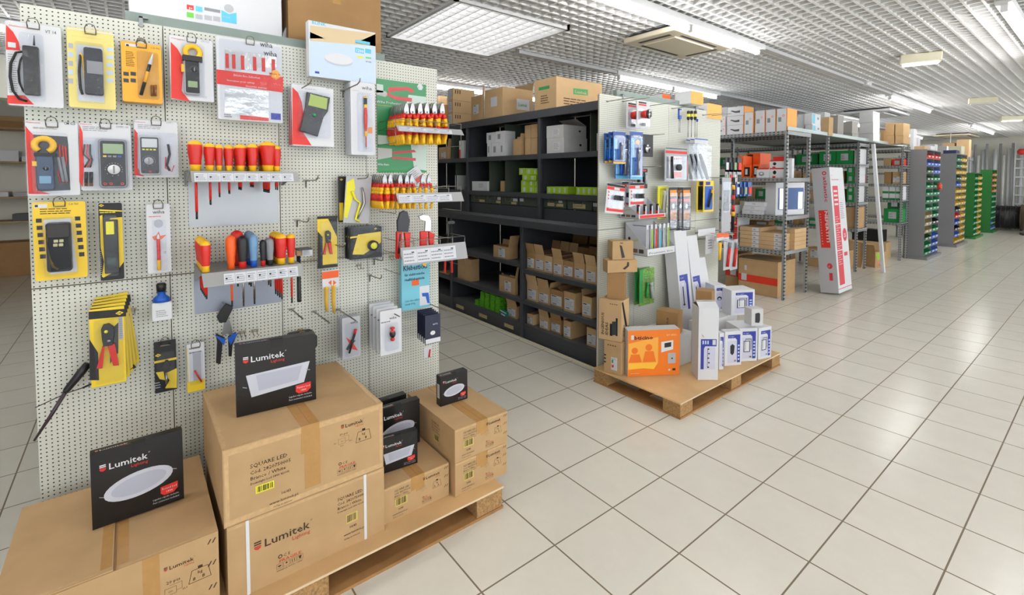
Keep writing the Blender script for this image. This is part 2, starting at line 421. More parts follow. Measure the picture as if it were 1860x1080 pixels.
a = P(1738, 246, 'z', ZC-.03); cassette(a.x-.4, a.y-.7, a.x+.4, a.y+.7, ZC-.075, 'farthest ceiling cassette just before the back wall')
# box lamps hanging from the ceiling (emergency lights)
def box_lamp(u, v, lab, lit=True, w=.34):
    a = P(u, v, 'z', ZC-.05)
    t = thing('emergency_light', lab, 'emergency light', (a.x, a.y, ZC-.09), .3)
    MB().box(-w/2, -.06, 0, w/2, .06, .09, cm('cream_plastic', 228, 222, 196, rough=.4)).obj('housing', t, bevel=.008)
    MB().box(-w/2+.02, -.05, -.02, w/2-.02, .05, 0, mat('lit_cover', (1, 1, .9), emit=(1, .96, .82), es=2.2) if lit else frm).obj('lamp_cover', t, bevel=.01)
box_lamp(1672, 107, 'nearest lit emergency lamp on the bare ceiling right of the racks')
box_lamp(1785, 183, 'middle emergency lamp with grey cover on the ceiling', False)
box_lamp(1838, 215, 'farthest lit emergency lamp near the right edge')
a = P(1575, 152, 'z', ZC-.02)
t = thing('smoke_detector', 'small white smoke detector on the lighting trunking', 'smoke detector', (a.x, a.y, ZC-.012))
MB().lathe([(.03, -.04), (.05, -.03), (.055, 0)], frm).obj('sensor', t); MB().cyl((0, 0, 0), (0, 0, .02), .06, frm).obj('base', t)
# ------------------------------------------------------------------ gondola ends with pegboard
XP = -1.036
panelback = cm('panel_edge_brown', 110, 78, 56, rough=.7)
railm = cm('grey_green_enamel', 132, 146, 140, rough=.5, noise=.05)
def gondola_end(lab, ys, zs, rail):
    t = thing('pegboard_display', lab, 'pegboard', (XP, ys[0], 0), H90)
    for i in range(len(ys)-1):
        for j in range(len(zs)-1):
            o = MB().box(.0015, 0, .002, ys[i+1]-ys[i]-.0015, .012, zs[j+1]-zs[j]-.002, peg).obj('pegboard_panel', t)
            o.location = (ys[i]-ys[0], 0, zs[j])
    W = ys[-1]-ys[0]
    MB().box(.004, .0125, .02, W-.004, .02, zs[-1]-.01, panelback).obj('backing_board', t)
    o = MB().box(rail[0]-ys[0], .0205, zs[-1]-.06, rail[1]-ys[0], .06, rail[2], railm).obj('top_rail', t, bevel=.002)
    for yy in (rail[0]+.04, rail[1]-.09):
        h = MB().box(yy-ys[0], -.006, zs[-1]-.02, yy-ys[0]+.012, .0, zs[-1]+.02, galv)
        h.box(yy-ys[0], -.006, zs[-1]+.014, yy-ys[0]+.028, .018, zs[-1]+.02, galv); h.obj('panel_hook', t)
    return t
gondola_end('large white perforated pegboard end panel in the left foreground, hung with testers and tools', [-1.553, -1.163, -.757, -.361, .038], [0, 1.09, 2.085], (-1.275, -.25, 2.125))
gondola_end('white perforated pegboard end panel beyond the charcoal shelving, hung with torches', [1.34, 1.75, 2.18, 2.6, 3.0], [0, 1.10, 2.10], (1.55, 2.66, 2.15))
# carcass behind the left pegboard
t = thing('gondola_shelving', 'grey gondola carcass hidden behind the left pegboard carrying boxes on top', 'shelving unit', (-2.4, -.76, 0))
MB().box(-1.3, -.5, 2.07, 1.29, .5, 2.11, railm).obj('top_shelf', t)
MB().box(-1.3, -.03, .0, 1.25, .03, 2.07, railm).obj('back_panel', t)
for x in (-1.3, 1.25):
    for s in (-.45, .4): MB().box(x, s, 0, x+.04, s+.05, 2.07, shelfk).obj('upright', t)
for z in (.1, .5, .9, 1.3, 1.7): MB().box(-1.25, -.48, z, 1.245, .48, z+.025, railm).obj('shelf', t)

# charcoal double-depth shelving facing the aisle
UX = [-1.12, -2.11, -3.40, -4.7, -6.0, -7.3]
SH = thing('shelving_unit', 'charcoal metal bay shelving with deep lower bays, full of cartons, beside the right pegboard', 'shelving unit', (0, 1.45, 0))
kick = .135
def inbay(a, e, y):
    """keep a box between the side panels of its bay"""
    for i in range(5):
        if UX[i+1] < (a+e)/2 < UX[i]: return max(a, UX[i+1]+.023), min(e, UX[i]-.023)
    return a, e
def bx(name, x0, y0, z0, x1, y1, z1, m=shelfk, bevel=0): return MB().box(x0, y0-1.45, z0, x1, y1-1.45, z1, m).obj(name, SH, bevel=bevel)
LOW = {0: (.36, .645), 1: (.36, .69), 2: (.36, .69), 3: (.4, .7), 4: (.4, .7)}
UPS = (1.705, 1.335)
shelftop = cm('worn_grey_shelf', 96, 98, 100, rough=.55, noise=.12, nscale=14)
for i in range(5):
    a, e = UX[i+1], UX[i]
    bx('kick_plate', a, 1.47, 0, e, 1.485, kick-.03)
    bx('shelf', a+.02, 1.465, kick-.03, e-.02, 2.1, kick, shelftop)
    bx('shelf_lip', a+.02, 1.455, kick-.045, e-.02, 1.4645, kick+.002)
    for z in LOW[i]:
        bx('shelf', a+.02, 1.465, z-.012, e-.02, 2.1, z, shelftop); bx('shelf_lip', a+.02, 1.455, z-.035, e-.02, 1.4645, z+.002)
    bx('worktop', a, 1.465, 1.05, e, 1.69, 1.09, shelftop); bx('worktop_lip', a, 1.44, 1.03, e, 1.4645, 1.095, shelfk, .006)
    bx('fascia', a, 1.70, 1.0905, e, 1.715, 1.20)
    for z in UPS:
        bx('shelf', a+.02, 1.68, z-.03, e-.02, 2.1, z, shelfk); bx('shelf_lip', a+.02, 1.665, z-.045, e-.02, 1.6795, z+.002)
    bx('shelf', a+.0, 1.68, 2.085, e, 2.15, 2.11, shelfk); bx('shelf_lip', a, 1.65, 2.04, e, 1.6795, 2.115, shelfk, .003)
    bx('back_panel', a+.02, 2.115, 0, e-.02, 2.125, 2.08, cm('dark_navy_enamel', 44, 46, 56, rough=.5))
for i, x in enumerate(UX):
    bx('side_panel', x-.012, 1.475, 0, x+.012, 2.11, 1.045); bx('side_panel', x-.012, 1.70, 1.0955, x+.012, 2.11, 2.08)
    bx('upright', x-.02, 1.45, 0, x+.02, 1.474, 1.028, shelfk, .003); bx('upright', x-.02, 1.66, 1.0955, x+.02, 1.69, 2.04, shelfk, .003)
tag(MB().box(UX[-1], 1.435, 0, UX[0], 1.449, .012, cm('cream_strip', 226, 218, 190, rough=.6)).obj('skirting_strip', loc=(0, 0, 0)), 'thin cream strip on the floor along the foot of the charcoal shelving', 'strip')
# dividers in the upper bays (green-grey plates), and the right hand one behind the peg panel
for (u, y0, z0, z1) in ((917, 1.72, UPS[0], 2.04), (889, 1.72, UPS[1], UPS[0]-.045), (918, 1.72, UPS[1], UPS[0]-.045), (828, 1.72, UPS[1], UPS[0]-.045), (1072, 1.75, UPS[0], 2.04), (821, 1.72, UPS[0], 2.04)):
    x = P(u, 300, 'y', y0).x
    bx('divider', x-.004, y0, z0+.002, x+.004, 2.1, z1, cm('divider_green_grey', 74, 84, 72, rough=.6))
# other side of gondola 2
for i in range(5):
    a, e = UX[i+1], UX[i]
# hanging drawers under the upper unit
drw = cm('olive_steel_drawer', 66, 76, 66, rough=.45, noise=.05)
def drawer(u0, u1, lab, tags, handle=True):
    x0 = P(u0, 370, 'y', 1.66).x; x1 = P(u1, 370, 'y', 1.66).x; x0, x1 = inbay(x0, x1, 1.7); w = x1-x0
    t = thing('storage_box', lab, 'storage box', (x0, 1.6955, 1.205), 0, 'olive drawers under the shelf')
    MB().box(.003, 0, 0, w-.003, .3, .085, drw).obj('body', t, bevel=.002)
    if handle:
        MB().tube([(w*.3, 0, .07), (w*.3, -.018, .07), (w*.36, -.018, .035), (w*.64, -.018, .035), (w*.7, -.018, .07), (w*.7, 0, .07)], .0025, wire, n=6).obj('handle', t)
    for (a, c, e, g, m) in tags: MB().box(w*a, -.002, .085*c, w*e, -.0003, .085*g, m).obj('label_plate', t)
tan = cm('tan_label', 190, 170, 120, rough=.6)
drawer(849, 877, 'olive storage drawer leftmost of the row under the upper shelf', [(.6, .1, .95, .4, tan)])
drawer(877.5, 905, 'olive drawer second of the row, white and tan labels', [(.7, .1, .98, .38, tan), (.78, .5, .98, .85, tagw)])
drawer(905.5, 936.5, 'olive drawer third of the row, below the green cartons divider', [(.6, .08, .9, .36, tan), (.7, .45, .95, .8, tagw)])
drawer(937.5, 975, 'plain-fronted olive drawer left of the middle upright, one white label', [(.05, .5, .24, .85, tagw)], False)
drawer(980, 1023, 'olive drawer right of the middle upright with tan scrawled label', [(.2, .2, .5, .55, tan), (.58, .2, .88, .5, tan), (.68, .6, .84, .85, tagw)])
drawer(1025, 1070.5, 'olive drawer second from the right pegboard, wide tan label', [(.24, .15, .74, .6, tan)])
drawer(1071.5, 1092, 'olive drawer cut off by the right pegboard', [(.03, .45, .4, .8, tagw)], False)
drawer(800, 843, 'olive drawer furthest left, seen past the pliers rack', [(.3, .2, .6, .5, tan)])

# ------------------------------------------------------------------ pallets
ply = cm('plywood_sheet', 216, 178, 128, rough=.55, noise=.10, nscale=6)
plye = cm('plywood_edge', 226, 204, 170, rough=.8)
chip = cm('pressed_chip_block', 170, 132, 86, rough=.9, noise=.35, nscale=130, bump=.5)
slat = cm('pallet_slat', 168, 124, 76, rough=.8, noise=.2, nscale=9)
def pallet(x1, y0, y1, lab, w=.78):
    """x1: aisle edge; runs along y"""
    L = y1-y0
    t = thing('wooden_pallet', lab, 'pallet', (x1, y0, 0), H90)       # local x along +Y, local y away from the aisle
    b = MB().box(0, 0, .094, L, w, .103, ply); b.box(-.001, -.0015, .0945, L+.001, .0, .1025, plye); b.obj('deck', t)
    for cx in (0, (L-.14)/2, L-.14):
        for cy in ((.004, w-.134) if cx != (L-.14)/2 else (.004, (w-.13)/2, w-.134)): MB().box(cx+.003, cy, .0125, cx+.137, cy+.13, .0935, chip).obj('block', t, bevel=.002)
    for cy in (.004, (w-.1)/2, w-.104): MB().box(0, cy-.003, 0, L, cy+.103, .012, slat).obj('bottom_slat', t)
    for cx in (0, L-.1):
        MB().box(cx, .108, 0, cx+.1, (w-.1)/2-.004, .012, slat).obj('bottom_slat', t); MB().box(cx, (w+.1)/2+.004, 0, cx+.1, w-.108, .012, slat).obj('bottom_slat', t)
    return t
pallet(-.315, -1.66, -.03, 'plywood pallet under the big brown cartons in the foreground', .70)
pallet(-.27, 1.27, 2.63, 'plywood pallet with chipboard blocks in front of the right pegboard, holding lamp boxes', .74)

# ------------------------------------------------------------------ big cartons
pale_lab = cm('faded_yellow_label', 206, 186, 104, rough=.7)
def logo(b, F, a, c, s, m1, m2, w=None):
    """shield of bars, the word Lumitek, Lighting in red below"""
    W = w or s*3.5
    for k in range(3): b.drect(F, a, c+s*(.62-.2*k), a+s*.55, c+s*(.74-.2*k), m1 if k < 2 else m2)
    b.dec(F, [(a+s*.04, c+s*.1), (a+s*.28, c-s*.04), (a+s*.52, c+s*.1), (a+s*.55, c+s*.2), (a, c+s*.2)], m2)
    b.text(F, a+s*.75, c, 'Lumitek', s, m1, bold=.012, w=W)
    b.text(F, a+s*.75+W, c-s*.5, 'Lighting', s*.5, m2, align='r')
    b.text(F, a+s*.8+W, c+s*.6, '\u00ae', s*.28, m1)
def handling(b, F, a, c, s):
    b.text(F, a+s*.9, c+s*1.35, 'C E', s*.62, ink); b.dell(F, a+s*.5, c+s*1.6, s*.28, s*.28, ink); b.dell(F, a+s*.5, c+s*1.6, s*.16, s*.16, card, off=.0011)
    b.text(F, a+s*.35, c+s*.72, 'FRAGILE', s*.6, redink, w=s*2.9, bold=.01)
    for k in range(4):
        x = a+k*s*.9
        for (q0, q1, q2, q3) in ((0, 0, .8, .03), (0, .67, .8, .7), (0, 0, .03, .7), (.77, 0, .8, .7)): b.drect(F, x+q0*s, c+q1*s-s*.12, x+q2*s, c+q3*s-s*.12, ink)
        if k == 0: b.dell(F, x+s*.4, c+s*.25, s*.25, s*.1, ink); b.drect(F, x+s*.38, c, x+s*.42, c+s*.25, ink)
        if k == 1: b.dell(F, x+s*.4, c+s*.3, s*.13, s*.13, ink, n=8)
        if k == 2: b.drect(F, x+s*.2, c, x+s*.28, c+s*.45, ink); b.drect(F, x+s*.5, c, x+s*.58, c+s*.45, ink)
        if k == 3: b.dec(F, [(x+s*.3, c), (x+s*.5, c), (x+s*.62, c+s*.45), (x+s*.18, c+s*.45)], ink)
    b.text(F, a, c-s*.5, 'HANDLE WITH CARE', s*.3, ink, w=s*3.4)
def spec(b, F, a, c, s, small=False):
    b.text(F, a, c, 'SQUARE LED', s*1.15, ink); b.text(F, a, c-s*1.25, 'C\u00f3d. 2820750005', s, ink)
    b.text(F, a, c-s*2.4, 'Branco / White', s, ink); b.text(F, a, c-s*3.3, 'Downlight Led 18W 4200K', s*.62, ink)
def weight(b, F, a, c, s):
    for (p, q) in (((0, 0), (s*2.4, 0)), ((s*2.4, 0), (s*2.1, s*1.6)), ((s*2.1, s*1.6), (s*.35, s*1.6)), ((s*.35, s*1.6), (0, 0))):
        d = V(q[0]-p[0], q[1]-p[1]).normalized() if False else None
        dx, dy = q[0]-p[0], q[1]-p[1]; L = math.hypot(dx, dy); nx, ny = -dy/L*s*.03, dx/L*s*.03
        b.dec(F, [(a+p[0]-nx, c+p[1]-ny), (a+q[0]-nx, c+q[1]-ny), (a+q[0]+nx, c+q[1]+ny), (a+p[0]+nx, c+p[1]+ny)], ink)
    b.drect(F, a+s, c+s*1.6, a+s*1.5, c+s*1.95, ink); b.text(F, a+s*.95, c+s*.95, 'kg', s*.6, ink)
    for k in (0, 1): b.text(F, a+s*(.4+1.0*k), c+s*.2, '8', s*.7, ink)
def dims(b, F, a, c, s):
    b.text(F, a+s*.2, c+s*1.5, '20 pcs', s*.55, ink)
    for (x0, y0, x1, y1) in ((0, 0, 1.2, .03), (0, .9, 1.2, .93), (0, 0, .03, .9), (1.17, 0, 1.2, .9), (1.2, .3, 1.8, .33), (.5, 1.2, 1.8, 1.23), (1.77, .3, 1.8, 1.2)): b.drect(F, a+x0*s, c+y0*s, a+x1*s, c+y1*s, ink)
    b.text(F, a-s*.8, c+s*.3, '18.1', s*.32, ink); b.text(F, a+s*.3, c-s*.45, '52.5', s*.32, ink); b.text(F, a+s*1.8, c, '55.5', s*.32, ink); b.text(F, a+s*.35, c+s*.35, 'C20', s*.28, ink)
def carton(name, lab, cat, x, y, z, w, d, h, rz=H90, m=card, deco=None, tp='mid', group=None, lid=True):
    t = thing(name, lab, cat, (x, y, z), rz, group)
    b = MB().box(0, 0, 0, w, d, h, m)
    if deco: deco(b, w, d, h)
    b.obj('box_body', t, bevel=.003)
    if tp:
        c = MB(); tw = .03
        if tp == 'mid':        # tape along the long seam of the lid and down the front
            c.box(w/2-tw, -.0008, h*.62, w/2+tw, 0, h+.0008, tape); c.box(w/2-tw, 0, h, w/2+tw, d, h+.0009, tape)
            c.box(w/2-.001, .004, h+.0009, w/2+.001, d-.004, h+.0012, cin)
        if tp == 'edge':
            c.box(w*.5-tw, -.0008, h*.45, w*.5+tw, -.0001, h-.004, tape)
        c.obj('packing_tape', t)
    return t
def deco_upper(b, w, d, h):
    F = FF()
    b.drect(F, .003, h-.022, w-.003, h-.004, tapeg, .0006); b.drect(F, .003, .004, w-.003, .02, tapeg, .0006); b.drect(F, .004, .021, .016, h-.023, tapeg, .0006); b.drect(F, w-.014, .021, w-.004, h-.023, tapeg, .0006)
    b.drect(F, w*.46, .03, w*.56, h-.024, tape, .0005)
    spec(b, F, .075, h*.66, .017); b.barcode(F, .09, h*.30, .145, h*.40, ylab, black, 3)
    b.text(F, .165, h*.17, '16/43', .014, ink); b.text(F, .13, h*.08, 'www.lumitek.pt', .014, ink)
    b.text(F, .14, h*.03, '18.5kg de material', .008, ink)
    logo(b, F, w*.70, h*.80, .019, ink, redink); dims(b, F, w*.68, h*.58, .021); weight(b, F, w*.80, h*.52, .024); handling(b, F, w*.67, h*.17, .020)
    T = FT(0, 0, h); b.drect(T, .004, .004, w*.44, .014, tapeg, .0006); b.drect(T, w*.57, .004, w-.004, .014, tapeg, .0006); b.drect(T, w-.02, .015, w-.004, d-.004, tapeg, .0006); b.drect(T, .004, .015, .014, d-.004, tapeg, .0006)
def deco_lower(b, w, d, h):
    F = FF()
    logo(b, F, .075, h*.55, .038, ink, redink, w=.145); handling(b, F, .14, h*.17, .024)
    spec(b, F, w*.66, h*.76, .014); b.barcode(F, w*.72, h*.36, w*.80, h*.50, pale_lab, ink, 5); b.text(F, w*.74, h*.28, '16/43', .012, ink, bold=.02)
    b.text(F, w*.70, h*.19, 'www.lumitek.pt', .012, ink); b.text(F, w*.70, h*.13, '18.5kg de material', .008, ink)
    b.drect(F, .003, h-.012, w-.003, h-.004, tapeg, .0006)
def deco_left(b, w, d, h):
    F = FF()
    b.drect(F, w*.62, 0, w*.70, h, tape, .0006); logo(b, F, w*.72, h*.76, .016, ink, redink, w=.062)
    dims(b, F, w*.72, h*.45, .024); weight(b, F, w*.84, h*.48, .024); b.text(F, w*.72, h*.2, '20 pcs', .014, ink)
    spec(b, F, w*.1, h*.70, .016)
    for z in (.3, .6, .88): 
        for k in (0, .012): b.dec(F, [(w-.03+k, h*z), (w-.026+k, h*z), (w-.018+k, h*z+.014), (w-.022+k, h*z+.014)], ink)
    T = FT(0, 0, h); b.drect(T, w*.505, .02, w*.56, d-.01, tape, .0006); b.drect(T, w*.51, .004, w-.004, .014, tapeg, .0007)
def deco_small(b, w, d, h):
    F = FF()
    spec(b, F, w*.15, h*.80, .0095); b.barcode(F, w*.16, h*.36, w*.34, h*.60, pale_lab, ink, 9); b.text(F, w*.2, h*.25, '16/43', .010, ink, bold=.02)
    b.text(F, w*.12, h*.14, 'www.lumitek.pt', .010, ink); b.text(F, w*.12, h*.07, '18.5kg de material', .006, ink)
    logo(b, F, w*.58, h*.78, .016, ink, redink, w=.066); dims(b, F, w*.56, h*.5, .010); weight(b, F, w*.73, h*.42, .017); handling(b, F, w*.56, h*.14, .013)
    for z in (.3, .6, .85):
        for k in (0, .010): b.dec(F, [(w-.024+k, h*z), (w-.021+k, h*z), (w-.013+k, h*z+.01), (w-.016+k, h*z+.01)], ink)
    b.drect(F, w*.47, h*.55, w*.57, h-.004, tape, .0004); b.drect(F, .003, h-.01, w*.46, h-.004, tapeg, .0006); b.drect(F, w*.58, h-.01, w-.003, h-.004, tapeg, .0006)
    L = FL(0, d, 0)
    logo(b, L, d*.08, h*.6, .02, ink, redink, w=.08); spec(b, L, d*.55, h*.72, .011); b.barcode(L, d*.6, h*.2, d*.7, h*.42, pale_lab, ink, 4)
ZD = .1035
t = carton('cardboard_carton', 'large brown carton with seamed lid, left of the tall stack, flat black box on it', 'carton', -.391, -1.585, ZD, .495, .56, .255, deco=deco_left, tp=None)
b = MB(); b.box(.245, .002, .2555, .2485, .55, .2575, cin); b.box(.0, .004, .2555, .243, .55, .2595, card); b.drect(FT(0, 0, .2595), .215, .02, .240, .54, tape, .0005); b.drect(FT(0, 0, .2595), .006, .006, .21, .018, tapeg, .0005); b.obj('lid_flap', t)
t = carton('cardboard_carton', 'large brown carton with white straps, bottom of the tall stack on the pallet', 'carton', -.391, -1.067, ZD, .52, .56, .252, deco=deco_lower, tp=None)
for x in (.052, .44): MB().box(x, -.0018, 0, x+.010, -.0003, .252, whiteg).obj('strap', t)
carton('cardboard_carton', 'large brown carton with yellow barcode label, top of the tall stack', 'carton', -.391, -1.074, ZD+.2535, .525, .56, .256, deco=deco_upper, tp='mid')
carton('cardboard_carton', 'low brown carton right of the tall stack, carrying two black downlight boxes', 'carton', -.417, -.538, ZD, .29, .38, .145, deco=deco_small, tp='mid')
carton('cardboard_carton', 'brown carton at the right end of the front pallet, lower of two', 'carton', -.384, -.236, ZD, .275, .47, .148, deco=deco_small, tp='mid')
carton('cardboard_carton', 'brown carton at the right end of the front pallet, upper of two', 'carton', -.384, -.236, ZD+.149, .278, .47, .147, deco=deco_small, tp='mid')

# ------------------------------------------------------------------ black downlight boxes
lampw = cm('lamp_white', 200, 203, 214, rough=.5)
lampi = cm('lamp_inner', 180, 184, 200, rough=.5)
def dl_box(x, y, z, w, h, d, lab, rz=H90, square=False, tag2=True, side=False):
    t = thing('downlight_box', lab, 'box', (x, y, z), rz)
    b = MB().box(0, 0, 0, w, d, h, blackg); F = FF()
    s = h*.115
    logo(b, F, w*.09, h*.74, s, white, red, w=w*.42)
    cx, cy, ra, rb = w*.5, h*.43, w*.38, h*.17
    if square:
        b.dec(F, [(w*.12, h*.56), (w*.18, h*.24), (w*.84, h*.30), (w*.92, h*.60)], lampw); b.dec(F, [(w*.24, h*.54), (w*.27, h*.31), (w*.76, h*.35), (w*.82, h*.56)], lampi, .0013)
    else:
        b.dell(F, cx, cy, ra, rb, lampw, rot=.13); b.dell(F, cx, cy, ra*.80, rb*.72, lampi, .0013, rot=.13)
    for sx in (-1, 1):
        x0 = cx+sx*ra*.98; z0 = cy+sx*h*.05
        b.dec(F, [(x0, z0), (x0+sx*w*.05, z0-sx*h*.02), (x0+sx*w*.05, z0-sx*h*.02+h*.012), (x0, z0+h*.012)], steel, .0012)
    b.dec(F, [(w*.73, h*.27), (w*.93, h*.29), (w*.93, h*.20), (w*.88, h*.15), (w*.77, h*.145), (w*.73, h*.18)], red)
    b.text(F, w*.83, h*.225, 'Square Led' if square else 'Round Led', h*.04, white, .0016, align='c', w=w*.17); b.text(F, w*.83, h*.175, '18W', h*.04, white, .0016, align='c')
    b.text(F, w*.94, h*.11, 'Ligador r\u00e1pido incluido', h*.032, white, align='r', w=w*.3); b.text(F, w*.94, h*.065, 'Fast connector included', h*.032, white, align='r', w=w*.3)
    T = FT(0, 0, h); logo(b, T, w*.05, d*.25, d*.38, white, red, w=w*.3)
    if side: b.drect(FL(0, d, 0), d*.25, h*.25, d*.8, h*.72, tagw); b.lines(FL(0, d, 0), d*.3, h*.3, d*.75, h*.68, 6, grey)
    b.obj('box_body', t, bevel=.0015)
    MB().box(w*.42, -.0012, h*.90, w*.58, -.0002, h-.0008, black).box(w*.42, -.0002, h+.0002, w*.58, d*.4, h+.0012, black).obj('closing_tab', t)
    return t
# ------------------------------------------------------------------ black boxes on the front cartons
dl_box(-.642, -1.396, ZD+.2598, .236, .245, .034, 'black downlight box with round lamp picture on the left front carton', rz=H90+.03)
dl_box(-.612, -1.003, ZD+.2535+.2575, .266, .262, .042, 'black downlight box with square lamp picture on the tall carton stack', rz=H90-.10, square=True, side=True)
dl_box(-.519, -.518, ZD+.1465, .165, .145, .036, 'small black downlight box with square lamp picture, in the gap right of the tall stack', rz=H90-.12, square=True)
dl_box(-.66, -.475, ZD+.1465, .205, .205, .04, 'black downlight box with round lamp, front one of two behind the small square box', rz=H90-.05)
dl_box(-.735, -.50, ZD+.1465, .205, .205, .04, 'rearmost black downlight box in the gap, only its top edge showing', rz=H90+.02)
dl_box(-.615, -.180, ZD+.1495+.1475, .146, .143, .042, 'small black downlight box with round lamp on the right end cartons', rz=H90-.02, side=True)

# ------------------------------------------------------------------ generic boxes
def flapm(w, h, m, t=.004):
    return MB().box(0, 0, 0, w, t, h, m)
def gbox(lab, x, y, z, w, d, h, rz=0, m=card, label=None, flaps='', group=None, cat='box', name='cardboard_box', deco=None, side=None, tp=False, hollow=True):
    """front-left-bottom corner, front faces local -y. label=(a0,c0,a1,c1) in fractions; flaps: letters b f l r raised"""
    multi = bool(flaps or tp)
    b = MB().box(0, 0, 0, w, d, h, m)
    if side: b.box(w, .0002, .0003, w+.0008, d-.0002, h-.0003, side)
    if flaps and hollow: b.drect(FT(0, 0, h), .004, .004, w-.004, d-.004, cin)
    if label:
        F = FF(); a0, c0, a1, c1 = label[:4]
        b.drect(F, w*a0, h*c0, w*a1, h*c1, tagw)
        b.drect(F, w*(a0+.04), h*(c1-.14*(c1-c0)), w*(a0+.5*(a1-a0)), h*(c1-.05*(c1-c0)), black, .0012)
        b.lines(F, w*(a0+.05), h*(c0+.3*(c1-c0)), w*(a1-.05), h*(c1-.2*(c1-c0)), 4, grey, .0012, seed=int(x*977+z*131) % 999)
        b.barcode(F, w*(a0+.05*(a1-a0)), h*(c0+.05*(c1-c0)), w*(a0+.6*(a1-a0)), h*(c0+.24*(c1-c0)), tagw, black, off=.0011)
    if deco: deco(b, w, d, h)
    if not multi:
        o = b.obj(name, None, bevel=.0015, loc=(x, y, z), rz=rz); return tag(o, lab, cat, group)
    t = thing(name, lab, cat, (x, y, z), rz, group)
    b.obj('box_body', t, bevel=.0015)
    for f in flaps:
        fh = min(.45*d, .10)
        if f in 'bf':
            o = flapm(w-.004, min(fh, .09), m).obj('flap', t); o.location = (.002, (d-.004) if f == 'b' else .0, h+.0006)
            o.rotation_euler[0] = (.25 if f == 'f' else -.18)
        elif f in 'BF':                     # folded nearly flat, drooping
            o = flapm(w-.004, min(d*.48, .14), m).obj('flap', t); o.location = (.002, (d-.004) if f == 'B' else .0, h+.0008)
            o.rotation_euler[0] = (-1.15 if f == 'F' else 1.15)
        else:
            o = MB().box(0, 0, 0, .004, d-.004, min(w*.45, .12), m).obj('flap', t); o.location = (0 if f in 'lL' else w-.004, .002, h+.0006)
            o.rotation_euler[1] = {'l': -.25, 'r': .25, 'L': 1.2, 'R': -1.2}[f]
    if tp: MB().box(w/2-.02, -.0008, h*.6, w/2+.02, 0, h+.0006, tape).box(w/2-.02, 0, h+.0001, w/2+.02, d, h+.0009, tape).obj('packing_tape', t)
    return t
def yb(u0, u1, vt, z, y, lab, us=None, d=.18, **k):
    """box facing -Y, front between columns u0..u1 on the plane y, top at row vt, standing at height z; us: column where its right side ends"""
    vm = vt+10; x0 = P(u0, vm, 'y', y).x; x1 = P(u1, vm, 'y', y).x
    if 1.45 < y < 2.1 and z < 2.05 and x1 < -1.1: x0, x1 = inbay(x0, x1, y)
    h = max(.012, P(u1, vt, 'y', y).z-z)
    if us: d = max(.02, P(us, vt, 'x', x1).y-y)
    return gbox(lab, x0, y, z+.0008, x1-x0-.001, d, h, **k)
def xb(u0, u1, vt, z, x, lab, d=.18, **k):
    """box facing +X on the plane x"""
    vm = vt+10; y0 = P(u0, vm, 'x', x).y; y1 = P(u1, vm, 'x', x).y
    h = max(.012, P(u1, vt, 'x', x).z-z)
    return gbox(lab, x, y0, z+.0008, y1-y0-.001, d, h, rz=H90, **k)
ORD = ['first', 'second', 'third', 'fourth', 'fifth', 'sixth', 'seventh', 'eighth', 'ninth']

# --- lower right bay, three shelves of labelled cartons (crop coordinates of the bay: px = 790+a/3.6)
def cu(a): return 790+a/3.6
def cv(b_): return 380+b_/3.6
G1 = 'labelled cartons in the lower bay next to the right pegboard'
rows = [(.645, 'top', [(597, 653, 290, 'fb'), (656, 714, 300, 'fb'), (716, 770, 312, 'b'), (773, 834, 330, 'f'), (838, 907, 345, 'Rb'), (910, 980, 360, 'f'), (987, 1058, 378, 'f')]),
        (.36, 'middle', [(602, 670, 500, 'f'), (676, 748, 528, 'fr'), (753, 838, 540, 'R'), (843, 918, 552, ''), (962, 1026, 580, 'l')]),
        (.135, 'bottom', [(593, 642, 692, ''), (683, 745, 712, 'f'), (757, 826, 730, 'f'), (840, 890, 738, 'l'), (992, 1060, 790, '')])]
for z, nm, row in rows:
    for i, (a0, a1, vt, fl) in enumerate(row):
        n = len(row)
        deep = {'middle': [.26, .26, .3, .2, .22], 'bottom': [.2, .2, .3, .35, .25]}.get(nm, [.3]*7)[i]
        yb(cu(a0), cu(a1), cv(vt), z, 1.50+.008*(i % 3), f'brown carton with white label, {ORD[i]} from left, {nm} shelf nearest the far pegboard', d=deep,
           m=[card, card2, card, card3][(i+n) % 4] if not (nm == 'bottom' and i == 2) else card3, label=(.08, .12, .9, .68), flaps=fl, group=G1)
for i, a in enumerate((610, 700, 790, 880)):     # second rank of cartons behind the top row
    gbox( f'brown carton in the rear rank behind the {ORD[i*2]} labelled carton of the top lower shelf', -2.06+.23*i, 1.83, .646, .21, .22, .20+.01*(i % 2), m=card3, group='rear rank cartons on the lower shelf', flaps='b')
yb(cu(843), cu(885), cv(262), .80, 1.88, 'little white box lying on the rear cartons of the lower bay', d=.05, m=white)
# --- lower middle bay
yb(cu(382), cu(481), cv(250), .69, 1.50, 'open brown carton with white shipping label alone on its shelf, middle lower bay', us=cu(543), label=(.35, .1, .78, .82), flaps='br')
yb(cu(148), cu(236), cv(330), .36, 1.50, 'open brown carton with small print on the middle shelf, behind the red plier handles', us=cu(290), flaps='B', m=card)
t = yb(cu(420), cu(525), cv(455), .36, 1.50, 'open brown carton full of black cable rings with a skewed white label', us=cu(543), flaps='rb', label=(.35, .12, .75, .72))
for k in range(5):
    tag(MB().tube([(.03*math.cos(a*PI/6), .02*math.sin(a*PI/6), .0) for a in range(13)], .006, bplast, n=6).obj('cable_ring', loc=(t.location.x+.05+.035*(k % 3), t.location.y+.05+.05*(k//3), t.location.z+(P(cu(525), cv(455), 'y', 1.5).z-.36)+.011+.0*k)), 'black cable ring heaped in the open carton with the skewed label', 'cable ring', 'black cable rings in the carton')
